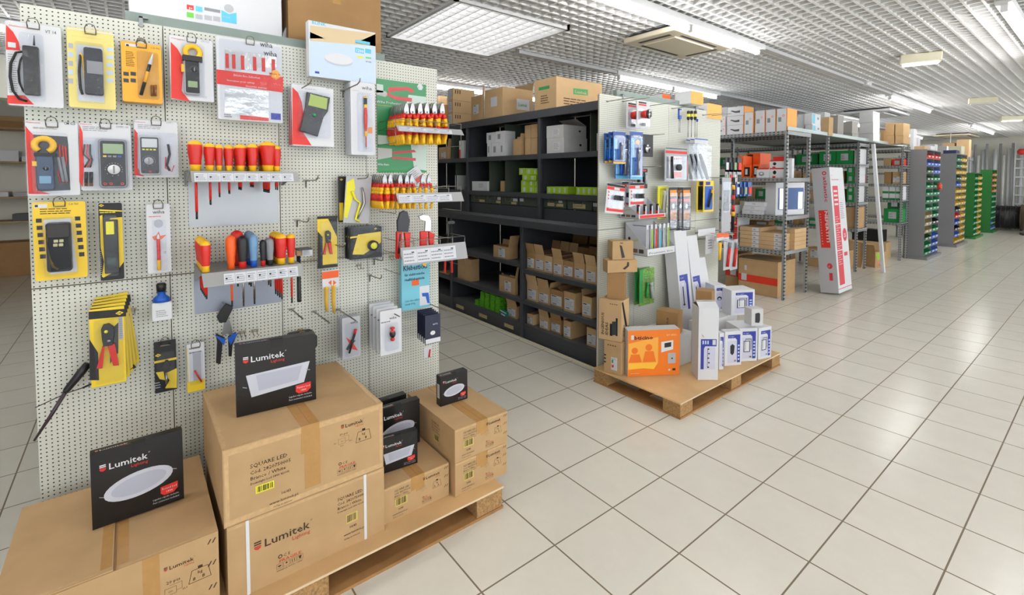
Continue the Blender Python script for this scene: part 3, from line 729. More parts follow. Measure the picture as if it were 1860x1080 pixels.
yb(cu(30), cu(92), cv(448), .36, 1.50, 'brown carton at the far left of the charcoal shelving, half behind the pegboard edge', d=.25, deco=lambda b, w, d, h: b.text(FF(), w*.55, h*.5, 'YI', h*.2, ink))
yb(cu(472), cu(535), cv(640), .135, 1.50, 'brown carton with white label on the bottom shelf beside the green crates', d=.25, label=(.1, .15, .88, .75), flaps='fl')
yb(cu(538), cu(548), cv(650), .135, 1.52, 'sliver of a brown carton squeezed against the lower upright', d=.2, label=(.1, .1, .9, .7))
o = yb(cu(425), cu(468), cv(668), .135, 1.475, 'teal and white box leaning against the green crates on the bottom shelf', d=.03, m=cm('teal_print', 26, 128, 116), deco=lambda b, w, d, h: (b.drect(FF(), w*.2, h*.2, w*.8, h*.45, white), b.drect(FF(), 0, h*.8, w, h, white)))
o.rotation_euler = (.1, .12, 0)
crate = cm('lime_green_plastic', 112, 206, 40, rough=.4)
def green_crate(x, y, z, lab, w=.075, h=.05, d=.11):
    b = MB()
    for zz in (0, h*.33, h*.66, h-.006): b.box(0, 0, zz, w, .004, zz+.006, crate).box(0, d-.004, zz, w, d, zz+.006, crate).box(0, 0, zz, .004, d, zz+.006, crate).box(w-.004, 0, zz, w, d, zz+.006, crate)
    for i in range(5):
        xx = (w-.005)*i/4; b.box(xx, 0, 0, xx+.005, .0045, h, crate).box(xx, d-.0045, 0, xx+.005, d, h, crate)
        yy = (d-.005)*i/4; b.box(0, yy, 0, .0045, yy+.005, h, crate).box(w-.0045, yy, 0, w, yy+.005, h, crate)
    b.box(0, 0, 0, w, d, .003, crate)
    return tag(b.obj('plastic_basket', loc=(x, y, z), rz=random.uniform(-.05, .05)), lab, 'basket', 'lime green baskets on the bottom shelf')
x0 = P(cu(262), cv(650), 'y', 1.5).x
for c in range(5):
    for r in range(3 if c else 1):
        green_crate(x0+c*.095, 1.50+.004*r, .1355+r*.052, f'lime green plastic basket, {ORD[r]} layer up, {ORD[c]} column from the left, bottom shelf')
for a, e in ((130, 178), (278, 330), (443, 503)):
    x = P(cu(a), cv(640), 'y', 1.45).x; x2 = P(cu(e), cv(640), 'y', 1.45).x
    bx('kick_label', x, 1.4680, .04, x2, 1.4699, .075, tan)

# --- upper bays (px = 780+a/3.857, 120+b/3.857)
def du(a): return 780+a/3.857
def dv(b_): return 120+b_/3.857
def archive(b, w, d, h):
    b.dell(FR(w), d*.7, h*.55, d*.05, h*.08, black); b.drect(FF(), w*.38, h*.2, w*.78, h*.72, white); b.lines(FF(), w*.42, h*.25, w*.74, h*.68, 6, grey)
z = UPS[0]; H_ = .10
yb(du(822), du(943), dv(497), z, 1.70, 'white archive box with hand hole, lower of two in the upper right bay', us=du(1106), m=offw, deco=archive)
yb(du(820), du(940), dv(408), P(du(943), dv(497), 'y', 1.70).z+.001, 1.70, 'white archive box with lifted lid, upper of two in the upper right bay', us=du(1100), m=offw, deco=archive, flaps='B')
yb(du(1172), du(1186), dv(470), z, 1.78, 'edge of a white box tucked behind the divider near the right pegboard', d=.2, m=white)
def greenbox(b, w, d, h):
    b.drect(FF(), w*.3, h*.2, w*.62, h*.8, tagw); b.lines(FF(), w*.33, h*.25, w*.6, h*.75, 4, grey)
z = UPS[1]
for i in range(4): yb(du(822+i*37), du(858+i*37), dv(845), z, 1.70, f'small lime green carton, {ORD[i]} from left in the left-hand row of the right bay', d=.12, m=lime, deco=greenbox, group='lime cartons on the upper shelving')
for i in range(4): yb(du(1028+i*37), du(1064+i*37), dv(848+i), z, 1.70, f'small lime green carton, {ORD[i]} from left in the row touching the far pegboard', d=.12, m=lime, deco=greenbox, group='lime cartons on the upper shelving')
zz = [z]; pr = [843, 803, 763, 716]
for r in range(4):
    vt = [843, 803, 763, 716][r]; top = P(du(700), dv(vt), 'y', 1.70).z
    cols = [(642, 692), (694, 735), (737, 756)] if r < 2 else ([(650, 700), (702, 748)] if r == 2 else [(628, 670), (673, 724), (726, 756)])
    for c, (a, e) in enumerate(cols): yb(du(a), du(e), dv(vt+(a-700)*.03), zz[-1], 1.70+.01*(r % 2), f'lime green carton, row {["one","two","three","four"][r]} up, {ORD[c]} from left, in the four-high stack', d=.13, m=lime, deco=greenbox, group='lime cartons on the upper shelving')
    zz.append(top+.002)
yb(du(298), du(406), dv(808), z, 1.70, 'white box with small label in the lower left compartment of the upper middle bay', d=.2, m=white, deco=lambda b, w, d, h: b.lines(FF(), w*.45, h*.3, w*.8, h*.8, 5, grey))
yb(du(497), du(524), dv(805), z, 1.73, 'narrow open brown carton against the divider of the upper middle bay', d=.15, flaps='b')
yb(du(180), du(196), dv(765), z, 1.73, 'white folder leaning in the far upper bay', d=.2, m=white)
z = UPS[0]
for i, (a, e, vt) in enumerate(((404, 432, 535), (435, 490, 535), (493, 526, 530))): yb(du(a), du(e), dv(vt), z, 1.70, f'small white relay box, lower row, {ORD[i]} from the left, upper middle bay', d=.14, m=white, deco=lambda b, w, d, h: b.drect(FF(), w*.25, h*.3, w*.55, h*.75, grey), group='small white boxes in the upper middle bay')
zt = P(du(490), dv(535), 'y', 1.70).z+.002
for i, (a, e, vt) in enumerate(((400, 460, 462), (463, 526, 452))): yb(du(a), du(e), dv(vt), zt, 1.70, f'small white relay box, upper row, {ORD[i]} from the left, upper middle bay', d=.14, m=white, deco=lambda b, w, d, h: b.drect(FF(), w*.25, h*.3, w*.55, h*.75, grey), group='small white boxes in the upper middle bay')
yb(du(585), du(636), dv(508), z, 1.70, 'open brown carton with raised flaps right of the upper divider', us=du(666), flaps='br')
for i, (a, e) in enumerate(((668, 709), (711, 756))):
    yb(du(a), du(e), dv(502), z, 1.74, f'small brown carton, lower row, {ORD[i]} from the left beside the middle upright', d=.14, m=card2, group='small brown cartons by the middle upright')
    yb(du(a), du(e), dv(412-i*8), P(du(e), dv(502), 'y', 1.74).z+.002, 1.74, f'small brown carton, upper row, {ORD[i]} from the left beside the middle upright', d=.14, m=card2, group='small brown cartons by the middle upright')
yb(du(65), du(128), dv(565), z, 1.70, 'open brown carton in the far upper bay behind the pliers rack', us=du(155), label=(.3, .1, .8, .6), flaps='r')
yb(du(208), du(243), dv(520), z, 1.70, 'white and red box in the far upper bay by the upright', d=.1, m=white, deco=lambda b, w, d, h: b.drect(FF(), 0, 0, w*.3, h*.5, red))

# --- on top of the charcoal shelving
ZT = 2.1155
def luxdeco(b, w, d, h):
    S_ = FR(w)
    b.dec(S_, [(d*.35, h*.52), (d*.67, h*.55), (d*.67, h*.74), (d*.35, h*.71)], green); b.text(S_, d*.38, h*.57, 'Luxtek', h*.14, card2, w=d*.27, bold=.02)
    b.lines(S_, d*.15, h*.15, d*.8, h*.4, 3, ink); b.drect(FF(), w*.2, h*.66, w*.7, h*.76, green); b.lines(FF(), w*.3, h*.2, w*.7, h*.5, 4, ink)
yb(971, 1010.6, 138, ZT+.0, 1.72, 'biggest brown carton on top of the charcoal shelving with green lettering patch', us=1094, m=card2, deco=luxdeco)
yb(880.5, 913.3, 157, ZT, 1.72, 'open-topped brown carton with white label sticker on top of the shelving, left of the biggest', us=968, m=card2, flaps='b',
   deco=lambda b, w, d, h: (b.drect(FR(w), d*.45, h*.3, d*.88, h*.66, tagw), b.text(FR(w), d*.5, h*.42, 'Luxtek', h*.15, green, w=d*.3, bold=.02), b.drect(FF(), w*.35, h*.4, w*.7, h*.72, tagw)))
yb(856, 875.5, 172, ZT, 1.72, 'tall narrow open brown carton on top of the shelving, right of the stack of three', us=879, flaps='r', label=(.2, .3, .7, .65), m=card)
def arrows(b, w, d, h):
    for k in range(3): b.drect(FR(w), d*(.1+.1*k), h*.55, d*(.14+.1*k), h*.85, ink)
    b.drect(FF(), w*.1, h*.1, w*.8, h*.9, tagw); b.lines(FF(), w*.15, h*.15, w*.75, h*.8, 5, grey)
hh = (P(822, 159, 'y', 1.72).z-ZT)/3
for k, nm in enumerate(('bottom', 'middle', 'top')):
    x0 = P(813.5, 180, 'y', 1.72).x; x1 = P(822.5, 180, 'y', 1.72).x; dd = P(862, 170, 'x', x1).y-1.72
    gbox(f'brown carton with white end label, {nm} of the three stacked on the charcoal shelving', x0, 1.72, ZT+.0008+k*hh, x1-x0, dd, hh-.002, m=card2, deco=arrows, group='stack of three cartons on the shelving')
yb(795, 799, 174, ZT, 1.9, 'brown carton at the far end on top of the shelving beside the pegboard edge', us=812, m=card2)
yb(799, 806, 190, ZT, 1.72, 'open brown carton in front of the far end carton on top of the shelving', us=814, flaps='f')

# ------------------------------------------------------------------ boxes on top of the left gondola
ZG = 2.1105
t = thing('led_panel_box', 'large white box with coloured energy icons on the rail above the left pegboard', 'box', (-1.12, -1.262, ZG), H90)
b = MB().box(0, 0, 0, .545, .4, .36, white); F = FF()
def ic(u0, v0, u1, v1, m, off=.0008): 
    a = P(u0, v0, 'x', -1.12); c = P(u1, v1, 'x', -1.12); b.drect(F, a.y+1.262, c.z-ZG, c.y+1.262, a.z-ZG, m, off)
ic(339, 8, 352, 19, red); ic(339, 21.5, 352, 33, cm('icon_green', 110, 200, 70)); ic(355, 10.5, 368, 22.5, cyan); ic(355, 25, 368, 36, greyw); ic(371, 13, 400, 24, grey); ic(371, 27, 385, 38, greyw); ic(387, 29, 400, 40, greyw)
a = P(402, 18, 'x', -1.12); c = P(430, 44, 'x', -1.12); y0, y1, z0, z1 = a.y+1.262, c.y+1.262, c.z-ZG, a.z-ZG
b.dec(F, [(y0, z0), (y1, z0), (y1, z1), ((y0+y1)/2, z1-.012), (y0, z1)], cyan); b.dell(F, (y0+y1)/2, z1+.012, .018, .018, greyw)
b.text(F, y0+.004, z0+.02, 'INCLUS', .008, white, .0015); b.obj('box_body', t, bevel=.003)
a = P(343, 16.5, 'x', -1.12); MB().text(F, a.y+1.262, a.z-ZG, '5+', .012, white, .0016, bold=.03).obj('lettering', t)
gbox('large tall brown carton on top of the left gondola behind the pegboard rail', -1.13, P(524, 60, 'x', -1.13).y, ZG, P(692, 60, 'x', -1.13).y-P(524, 60, 'x', -1.13).y, .32, .40, rz=H90, m=card3, tp=True)
gbox('small brown box low behind the rail left of the tall carton', -1.26, -.712, ZG, .045, .2, .045, rz=H90, m=card3)
o = tag(MB().prism([(0, 0), (.07, 0), (.075, .10), (.04, .13), (.01, .06)], 0, .03, cm('grey_bag', 190, 190, 196, rough=.25)).prism([(.02, -.0), (.068, 0), (.066, .02), (.03, .02)], -.003, 0, red).obj('plastic_bag', loc=(-1.17, -.712, ZG), rz=H90), 'crumpled grey plastic bag with red print between the white box and the tall carton', 'bag')
# ------------------------------------------------------------------ things hung on the left pegboard
dwire = mat('dark_hook_wire', (.16, .14, .11), rough=.4, metal=.8)
def clip(t, w, h, m=wire, r=.0011, out=.0):
    """wire bail hook that holds a card by its top"""
    MB().tube([(w*.5-.014, out-.003, h-.014), (w*.5-.015, out-.010, h+.0), (w*.5-.010, out-.012, h+.013), (w*.5, out-.006, h+.018), (w*.5+.010, out-.012, h+.013), (w*.5+.015, out-.010, h-.002), (w*.5+.014, out-.003, h-.018)], .0015, dwire, n=6).box(w*.5-.015, out-.005, h-.019, w*.5+.015, out-.0012, h-.015, dwire).obj('hanging_clip', t)
class Card:
    def __init__(s, name, lab, u0, v0, u1, v1, off, base=white, cat='blister pack', thick=.003, rr=.006, shell=None, sd=.02, hook=True, tilt=0, group=None, xp=XP):
        s.X = xp+off; a = P(u0, v0, 'x', s.X); c = P(u1, v1, 'x', s.X)
        s.y0, s.z0 = a.y, c.z; s.w, s.h = c.y-a.y, a.z-c.z
        s.t = thing(name, lab, cat, (s.X, s.y0, s.z0), H90, group)
        s.b = MB().rbox(0, 0, 0, s.w, thick, s.h, base, r=rr); s.F = FF(); s.thick = thick; s.shell = shell; s.sd = sd; s.hook = hook; s.tilt = tilt
    def q(s, u, v):
        p = P(u, v, 'x', s.X); return p.y-s.y0, p.z-s.z0
    def rect(s, u0, v0, u1, v1, m, off=.0008):
        a, c = s.q(u0, v0), s.q(u1, v1); s.b.drect(s.F, a[0], c[1], c[0], a[1], m, off); return s
    def poly(s, pts, m, off=.0008): s.b.dec(s.F, [s.q(*p) for p in pts][::-1], m, off); return s
    def txt(s, u, v, st, hpx, m, wpx=None, off=.0012, bold=0, align='l', rot=0):
        a = s.q(u, v); k = s.q(u, v-hpx)[1]-a[1]; w_ = (s.q(u+wpx, v)[0]-a[0]) if wpx else None
        s.b.text(s.F, a[0], a[1], st, k*1.35, m, off, w=w_, bold=bold, align=align, rot=rot); return s
    def lines(s, u0, v0, u1, v1, n, m, seed=1, off=.001):
        a, c = s.q(u0, v0), s.q(u1, v1); s.b.lines(s.F, a[0], c[1], c[0], a[1], n, m, off, seed); return s
    def done(s):
        s.b.obj('card', s.t)
        if s.shell:
            u0, v0, u1, v1 = s.shell; a, c = s.q(u0, v0), s.q(u1, v1)
            b = MB().rbox(a[0], -s.sd, c[1], c[0], -.0035, a[1], clear, r=.008)
            b.obj('blister_shell', s.t)
            MB().rbox(-.004, .0036, -.004, s.w+.004, .006, s.h+.004, clear, r=.008).obj('blister_back', s.t)
        if s.hook: clip(s.t, s.w, s.h)
        if s.tilt: s.t.rotation_euler[1] = s.tilt
        return s.t
def meter(c, u0, v0, u1, v1, body, face=bplast, screen=lcd, sc=(.14, .72, .86, .92), dial=(.5, .42, .17, greyw), rim=None, d=.018, btn=(), jacks=(), name='meter', y0=-.004):
    a, e = c.q(u0, v0), c.q(u1, v1); x0, z0, w, h = a[0], e[1], e[0]-a[0], a[1]-e[1]
    b = MB().rbox(x0, y0-d, z0, x0+w, y0, z0+h, rim or body, r=min(w, h)*.14)
    if rim: b.rbox(x0+w*.07, y0-d-.001, z0+h*.04, x0+w*.93, y0-d+.002, z0+h*.96, body, r=min(w, h)*.1)
    F = (V(x0, y0-d-.0011, z0), V(1, 0, 0), V(0, 0, 1), V(0, -1, 0))
    for i, m in enumerate(btn): n = len(btn); b.drect(F, w*(.16+.68*i/n), h*.63, w*(.16+.68*i/n)+w*.68/n*.7, h*.665, m)
    for i, m in enumerate(jacks): n = len(jacks); b.dell(F, w*(.2+.6*i/max(1, n-1)), h*.09, w*.06, w*.06, m, n=12); b.dell(F, w*(.2+.6*i/max(1, n-1)), h*.09, w*.03, w*.03, black, .0012, n=10)
    if dial:
        dx, dz, dr, dm = dial; n = 18
        for i in range(n):
            an = 2*PI*i/n
            if -.2 < math.sin(an) or i % 2: b.drect(F, w*dx+w*dr*1.35*math.cos(an)-w*.015, h*dz+w*dr*1.35*math.sin(an)-w*.012, w*dx+w*dr*1.35*math.cos(an)+w*.015, h*dz+w*dr*1.35*math.sin(an)+w*.012, greyw)
    o = b.obj(name, c.t)
    if screen: sx0, sz0, sx1, sz1 = sc; MB().rbox(x0+w*sx0, y0-d-.0035, z0+h*sz0, x0+w*sx1, y0-d-.0012, z0+h*sz1, screen, r=.002).obj('screen', o)
    if dial:
        k = MB().cyl((x0+w*dx, y0-d-.0012, z0+h*dz), (x0+w*dx, y0-d-.006, z0+h*dz), w*dr, dm, n=20).rbox(x0+w*dx-w*.03, y0-d-.0085, z0+h*dz-w*dr*.8, x0+w*dx+w*.03, y0-d-.006, z0+h*dz+w*dr*.8, grey if dm is not grey else greyw, r=.001)
        k.obj('dial', o)
    return o, (x0, z0, w, h)
def jaw(c, cu, cvv, ru, m, name='clamp_jaw', o=None, y=-.012, lean=0):
    a = c.q(cu, cvv); r = abs(c.q(cu+ru, cvv)[0]-a[0])
    pts = [(a[0]+r*math.cos(t), y, a[1]+r*1.0*math.sin(t)) for t in [math.radians(k) for k in range(-65, 246, 20)]]
    return MB().tube(pts, [r*.42]*len(pts), m, n=8).obj(name, o or c.t)
def lead(c, pts, r, m, name='test_lead', y=-.006):
    return MB().tube([(c.q(*p)[0], y-(.002 if i % 2 else 0), c.q(*p)[1]) for i, p in enumerate(pts)], r, m, n=6).obj(name, c.t)

# 1: VT 14
c = Card('tester_blister_pack', 'blister pack of a black cable voltage tester, top left corner of the pegboard', 8, 36, 116, 197, .075, shell=(36, 60, 84, 186), sd=.028)
c.poly([(11, 45), (24, 58), (34, 76), (38, 92), (11, 90)], red).rect(14, 76, 29, 87, white, .0012).poly([(13, 173), (45, 173), (62, 190), (14, 188)], red)
c.txt(82, 60, 'VT 14', 6, dgrey, 20).txt(16, 47, 'Multimetrix', 3, red, 34).lines(14, 96, 34, 170, 18, grey)
meter(c, 42, 84, 75, 175, bplast, screen=None, dial=None, d=.022, name='tester_body')
lead(c, [(44, 94), (30, 96), (20, 115), (19, 140), (24, 165), (36, 180), (50, 184)], .0035, black, 'cable'); lead(c, [(46, 96), (38, 110), (34, 130), (36, 150), (44, 168)], .003, black, 'cable')
MB().cyl((c.q(63, 84)[0], -.014, c.q(63, 84)[1]), (c.q(63, 66)[0], -.014, c.q(63, 66)[1]), .003, dgrey, r1=.001).obj('probe_tip', c.t)
c.done()
# 2: yellow card meter
ylt = cm('pale_yellow_card', 236, 218, 130, rough=.4)
c = Card('tester_blister_pack', 'pale yellow blister pack with dark handheld tester, second in the top row', 120, 47, 211, 200, .07, base=ylt, shell=(136, 76, 192, 190), sd=.028)
c.rect(122, 52, 208, 62, white).rect(138, 80, 190, 186, white, .0006)
for i in range(5): c.rect(124, 78+i*16, 133, 88+i*16, lblue if i % 2 else greyw); c.rect(194, 86+i*14, 206, 94+i*14, lblue)
c.lines(130, 64, 200, 74, 3, grey)
o, _ = meter(c, 152, 87, 189, 175, dgrey, screen=None, dial=None, btn=(), name='tester_body', d=.022)
a, e = c.q(158, 112), c.q(188, 138); MB().rbox(a[0], -.0285, e[1], e[0], -.0265, a[1], grey, r=.002).obj('foil_patch', o)
lead(c, [(146, 98), (150, 102), (152, 120), (156, 150), (158, 172)], .0032, yplast, 'wrist_strap'); lead(c, [(146, 100), (144, 130), (146, 160), (150, 172)], .004, bplast)
c.done()
# 3: orange card pen
org = cm('orange_card', 246, 176, 48, rough=.4)
c = Card('pen_tester_pack', 'orange card with slim black and white voltage pen, third in the top row', 219, 73, 296, 189, .08, base=org, shell=(248, 92, 290, 182), sd=.02)
c.rect(227, 78, 251, 86, white).rect(229, 80, 234, 84, bplast, .0012).txt(273, 88, 'C.A 732', 3, dgrey, 17).lines(228, 92, 246, 122, 9, ink)
for i in range(4): c.rect(224+13*(i % 2), 130+12*(i//2), 234+13*(i % 2), 138+12*(i//2), dgrey)
a, e = c.q(256, 173), c.q(278, 97); A, E_ = V(a[0], -.012, a[1]), V(e[0], -.012, e[1])
o = MB().cyl(A, A.lerp(E_, .72), .0055, bplast).cyl(A.lerp(E_, .3), A.lerp(E_, .55), .006, org).obj('pen_body', c.t); MB().cyl(A.lerp(E_, .72), A.lerp(E_, .98), .007, whiteg, r1=.0015).obj('pen_tip', c.t)
for u in (276, 282): a, e = c.q(u, 175), c.q(u, 155); MB().cyl((a[0], -.009, a[1]), (e[0], -.009, e[1]), .0042, cm('battery_gold', 150, 96, 60, rough=.3, metal=.6)).obj('battery', c.t)
t3 = c.done()
for k in (1, 2, 3): dup(t3, loc=(t3.location.x-.017*k, t3.location.y, t3.location.z), label='identical orange voltage pen card hidden behind the front one, edges showing', group='orange pen cards behind the front one')
# 4: clamp meter white/red
c = Card('clamp_meter_pack', 'white and red blister pack with yellow-jawed clamp meter, fourth in the top row', 307, 63, 389, 186, .075, shell=(328, 78, 372, 178), sd=.026)
c.poly([(310, 76), (322, 88), (330, 102), (333, 122), (330, 165), (345, 184), (311, 178)], red).txt(364, 76, 'CM 762', 3.5, grey, 16).txt(311, 70, 'Multimetrix', 2.5, red, 22).lines(322, 73, 360, 76, 2, grey).txt(368, 178, 'CE', 4, greyw, 8)
o, _ = meter(c, 333, 108, 364, 174, bplast, screen=lcd, sc=(.2, .20, .8, .38), dial=(.62, .72, .18, dgrey), rim=greyw)
jaw(c, 349, 97, 13, yplast, o=o, y=-.02); a = c.q(331, 111); e = c.q(366, 106); MB().box(a[0], -.032, a[1], e[0], -.006, e[1], bplast).obj('hand_guard', o); a = c.q(333, 118); MB().box(a[0]-.008, -.02, a[1]-.03, a[0]+.002, -.008, a[1], yplast).obj('trigger', o)
c.done()
# 5: screwdriver set
c = Card('screwdriver_set_pack', 'big white pack of a red-handled screwdriver set with red banner across', 392, 64, 514, 224, .09, shell=(397, 70, 512, 222), sd=.016, thick=.012)
silv = mat('crinkled_foil', (.75, .75, .76), rough=.15, metal=1, bump=1.0, nscale=14)
c.poly([(408, 88), (460, 96), (502, 104), (502, 122), (408, 130)], silv, .001).poly([(408, 160), (488, 166), (488, 214), (408, 204)], silv, .001)
for u in (412, 424, 440, 462, 478, 496):
    c.rect(u-3, 97+(u-412)*.12, u+4, 124+(u-412)*.1, rplast, .0016)
c.poly([(393, 126), (514, 140), (514, 168), (393, 152)], red, .0022)
c.txt(424, 138, 'Erh\u00f6ht Ihre Sicherheit', 4, white, 48, off=.003, rot=-.0).txt(412, 147, 'Increases your safety', 3.6, white, 50, off=.003).txt(446, 158, 'S\u00e9curit\u00e9 accrue', 4, white, 38, off=.003)
c.txt(472, 84, 'wiha', 10, dgrey, 23, bold=.01).txt(479, 100, 'wiha', 10, dgrey, 24, bold=.01)
c.b.dell(c.F, *c.q(500, 136), .018, .02, org, .003); c.txt(489, 135, 'Made in', 3.5, red, 20, off=.004, bold=.02).txt(486, 142, 'Germany', 3.5, red, 26, off=.004, bold=.02)
c.rect(492, 205, 510, 218, blue).rect(436, 209, 488, 220, red).lines(407, 206, 424, 214, 2, ink)
c.done()
# 6: BLINK ceiling lamp box
c = Card('ceiling_lamp_box', 'pale blue box with a round white ceiling lamp picture, sticking above the rail', 560, 36, 683, 153, .085, base=white, cat='box', thick=.045, rr=.001, hook=False)
c.rect(561, 52, 682, 152, lblue, .0005).poly([(563, 46), (682, 62), (682, 84), (563, 74)], cm('room_photo', 214, 190, 150, rough=.4))
c.poly([(563, 58), (590, 70), (563, 70)], cm('room_wood', 190, 124, 60)).poly([(645, 78), (682, 62), (682, 84)], cm('room_wood', 190, 124, 60)).txt(566, 43, 'BLINK', 6, cyan, 26, bold=.02)
c.b.dell(c.F, *c.q(615, 110), .064, .026, cm('lamp_shadow', 186, 196, 212), .0012, rot=-.02); c.b.dell(c.F, *c.q(615, 107), .064, .024, white, .0018)
c.rect(645, 72, 672, 82, cyan, .0014); c.rect(645, 86, 661, 98, cyan).rect(663, 88, 674, 98, cyan).txt(646, 94, '1200', 6, white, 14, off=.002, bold=.02); c.rect(648, 101, 660, 106, ylab).rect(664, 103, 674, 107, cm('icon_green', 110, 200, 70)); c.txt(664, 113, 'IP44', 3, dgrey, 10)
c.rect(572, 129, 580, 134, blue); c.done()
# 7: cable tester
c = Card('tester_blister_pack', 'white and red blister pack with slanted grey cable tester, green button', 529, 152, 607, 267, .085, shell=(540, 165, 598, 252), sd=.026, hook=False)
c.poly([(531, 158), (541, 168), (548, 185), (551, 205), (549, 238), (566, 264), (531, 262)], red).txt(592, 161, 'CS 15', 3.5, dgrey, 12).lines(553, 160, 580, 165, 2, grey)
pts = [c.q(*p) for p in ((556, 168), (597, 178), (593, 203), (585, 214), (575, 248), (543, 238), (549, 212), (553, 196))][::-1]
o = MB().prism(pts, -.024, -.004, dgrey, ch=.003).obj('tester_body', c.t)
MB().prism([c.q(*p) for p in ((561, 172), (592, 180), (590, 200), (557, 192))][::-1], -.0262, -.0242, cm('label_olive', 158, 178, 98)).obj('screen', o)
a = c.q(568, 210); MB().cyl((a[0], -.0242, a[1]), (a[0], -.029, a[1]), .0065, cm('button_green', 40, 160, 90)).obj('button', o)
t7 = c.done()
for k in (1, 2): dup(t7, loc=(t7.location.x-.028*k, t7.location.y, t7.location.z), label='identical cable tester pack hanging behind the front slanted tester', group='cable tester packs behind the front one')
# 8: wiha screwdriver
def redyellow(name, parent, x, z, r, L, y, sh=.03, k=1):
    """screwdriver inside a pack: handle down to the tip, hanging straight"""
    o = MB().lathe([(r*.7, 0), (r*.95, -L*.04), (r*.95, -L*.16), (r*.8, -L*.22), (r*1.05, -L*.34), (r*1.05, -L*.5), (r*.7, -L*.66), (r*.95, -L*.74), (r*.6, -L*.76)], rplast, (x, y, z), 12, mats=[yplast, bplast, yplast, rplast, rplast, rplast, yplast, yplast]).obj(name, parent)
    MB().cyl((x, y, z-L*.76), (x, y, z-L*.96), r*.35, rplast).cyl((x, y, z-L*.96), (x, y, z-L), r*.2, steel).obj('shaft', o)
c = Card('screwdriver_pack', 'clear pack with one red and yellow screwdriver under the ceiling lamp box', 636, 147, 682, 282, .095, shell=(648, 168, 674, 276), sd=.026, hook=False)
c.txt(657, 162, 'wiha', 7, dgrey, 18).lines(640, 163, 655, 166, 2, grey)
a = c.q(662, 175); redyellow('screwdriver', c.t, a[0], a[1], .008, abs(a[1]-c.q(662, 271)[1]), -.013)
for u in (672,): c.poly([(668, 231), (676, 231), (676, 242), (668, 242)], orange)
t8 = c.done()
for k in (1, 2, 3): dup(t8, loc=(t8.location.x-.024*k, t8.location.y, t8.location.z), label='identical clear screwdriver pack directly behind the front one', group='clear screwdriver packs behind the front one')
# long hooks
def hook(u0, v0, u1, v1, lab, L=None, r=.0029, grp=None, up=True, m=wire, xp=XP):
    """rod that leaves the board at (u0,v0); the tip (u1,v1) gives its length"""
    a = P(u0, v0, 'x', xp+.006)
    L = L or .18
    t = thing('display_hook', lab, 'hook', (xp, a.y, a.z), H90, grp)
    pts = [(0, -.001, -.03), (0, -.004, -.028), (0, -.006, 0), (0, -.02, .001), (0, -L*.85, .004), (0, -L*.97, .012), (0, -L, .026)] if up else [(0, -.003, 0), (0, -L, .0)]
    MB().tube(pts, r, m, n=8).obj('rod', t)
    MB().box(-.012, -.003, -.005, .012, -.0003, .006, m).obj('hook_plate', t)
    return t
hook(540, 165, 606, 112, 'steel display hook ending in front of the ceiling lamp box', L=.24)
hook(623, 165, 690, 124, 'steel display hook above the clear screwdriver pack', L=.24)
hook(556, 328, 607, 303, 'empty steel display hook below the slanted tester', L=.20)
hook(600, 442, 636, 426, 'steel display hook carrying the tape measures', L=.22); hook(540, 400, 600, 385, 'steel display hook carrying the slanted crimping plier card', L=.2)
hook(640, 325, 700, 306, 'steel display hook reaching over the yellow knife pack', L=.22)
# 9: CM 625
c = Card('clamp_meter_pack', 'white and red blister pack with large yellow-jawed clamp meter, second row left', 45, 219, 146, 354, .075, shell=(56, 240, 128, 350), sd=.03)
c.poly([(46, 228), (52, 236), (60, 244), (62, 252), (66, 345), (92, 352), (52, 352)], red).txt(116, 226, 'CM 625', 5, dgrey, 21, bold=.01).txt(47, 223, 'Multimetrix', 3, red, 26).lines(60, 230, 112, 236, 2, dgrey)
c.poly([(57, 244), (122, 248), (124, 262), (128, 345), (68, 348), (58, 300)], bplast, .0006)
o, _ = meter(c, 68, 282, 100, 344, cm('blue_grey_plastic', 66, 86, 110), screen=lcdb, sc=(.12, .18, .86, .40), dial=(.55, .62, .17, dgrey), btn=(), d=.024)
jaw(c, 81, 264, 17, yplast, o=o, y=-.018); a = c.q(64, 284); e = c.q(104, 279); MB().box(a[0], -.032, a[1], e[0], -.006, e[1], bplast).obj('hand_guard', o)
for k, (u, m) in enumerate(((108, red), (114, red), (119, red))): lead(c, [(u, 262+k*2), (u+2, 290), (u-2, 315), (u+3, 332)], .0018, m)
for k in (0, 1): a, e = c.q(106+8*k, 285), c.q(116+6*k, 330); MB().cyl((a[0], -.012, a[1]), (e[0], -.012, e[1]), .0045, grey).obj('probe', c.t)
a = c.q(60, 295); MB().box(a[0], -.022, a[1]-.012, a[0]+.02, -.01, a[1]+.004, yplast).obj('trigger', c.t)
c.done()
# 10: DMM
c = Card('multimeter_pack', 'white blister pack with dark multimeter and large grey dial, second row middle', 143, 222, 241, 345, .075, shell=(150, 250, 236, 342), sd=.03)
c.txt(211, 232, 'DMM 141', 4, grey, 22).lines(150, 228, 205, 240, 3, grey).poly([(144, 226), (150, 240), (153, 300), (150, 340), (144, 330)], red).txt(145, 226, 'Multimetrix', 2.6, red, 22)
o, _ = meter(c, 178, 252, 233, 341, bplast, screen=lcd, sc=(.16, .70, .86, .90), dial=(.52, .38, .22, whiteg), rim=grey, btn=(yplast, grey, grey, blueb), jacks=(red, red, black, red), d=.022)
for k in range(2): a, e = c.q(157+9*k, 338), c.q(157+9*k, 312); MB().cyl((a[0], -.009, a[1]), (e[0], -.009, e[1]), .005, cm('battery_gold', 150, 96, 60)).cyl((a[0], -.009, a[1]+.012), (e[0], -.009, e[1]), .0052, bplast).obj('battery', c.t)
for k in range(3): lead(c, [(154+5*k, 262), (152+6*k, 280), (162+3*k, 290), (154+5*k, 304)], .0025, red if k % 2 else black)
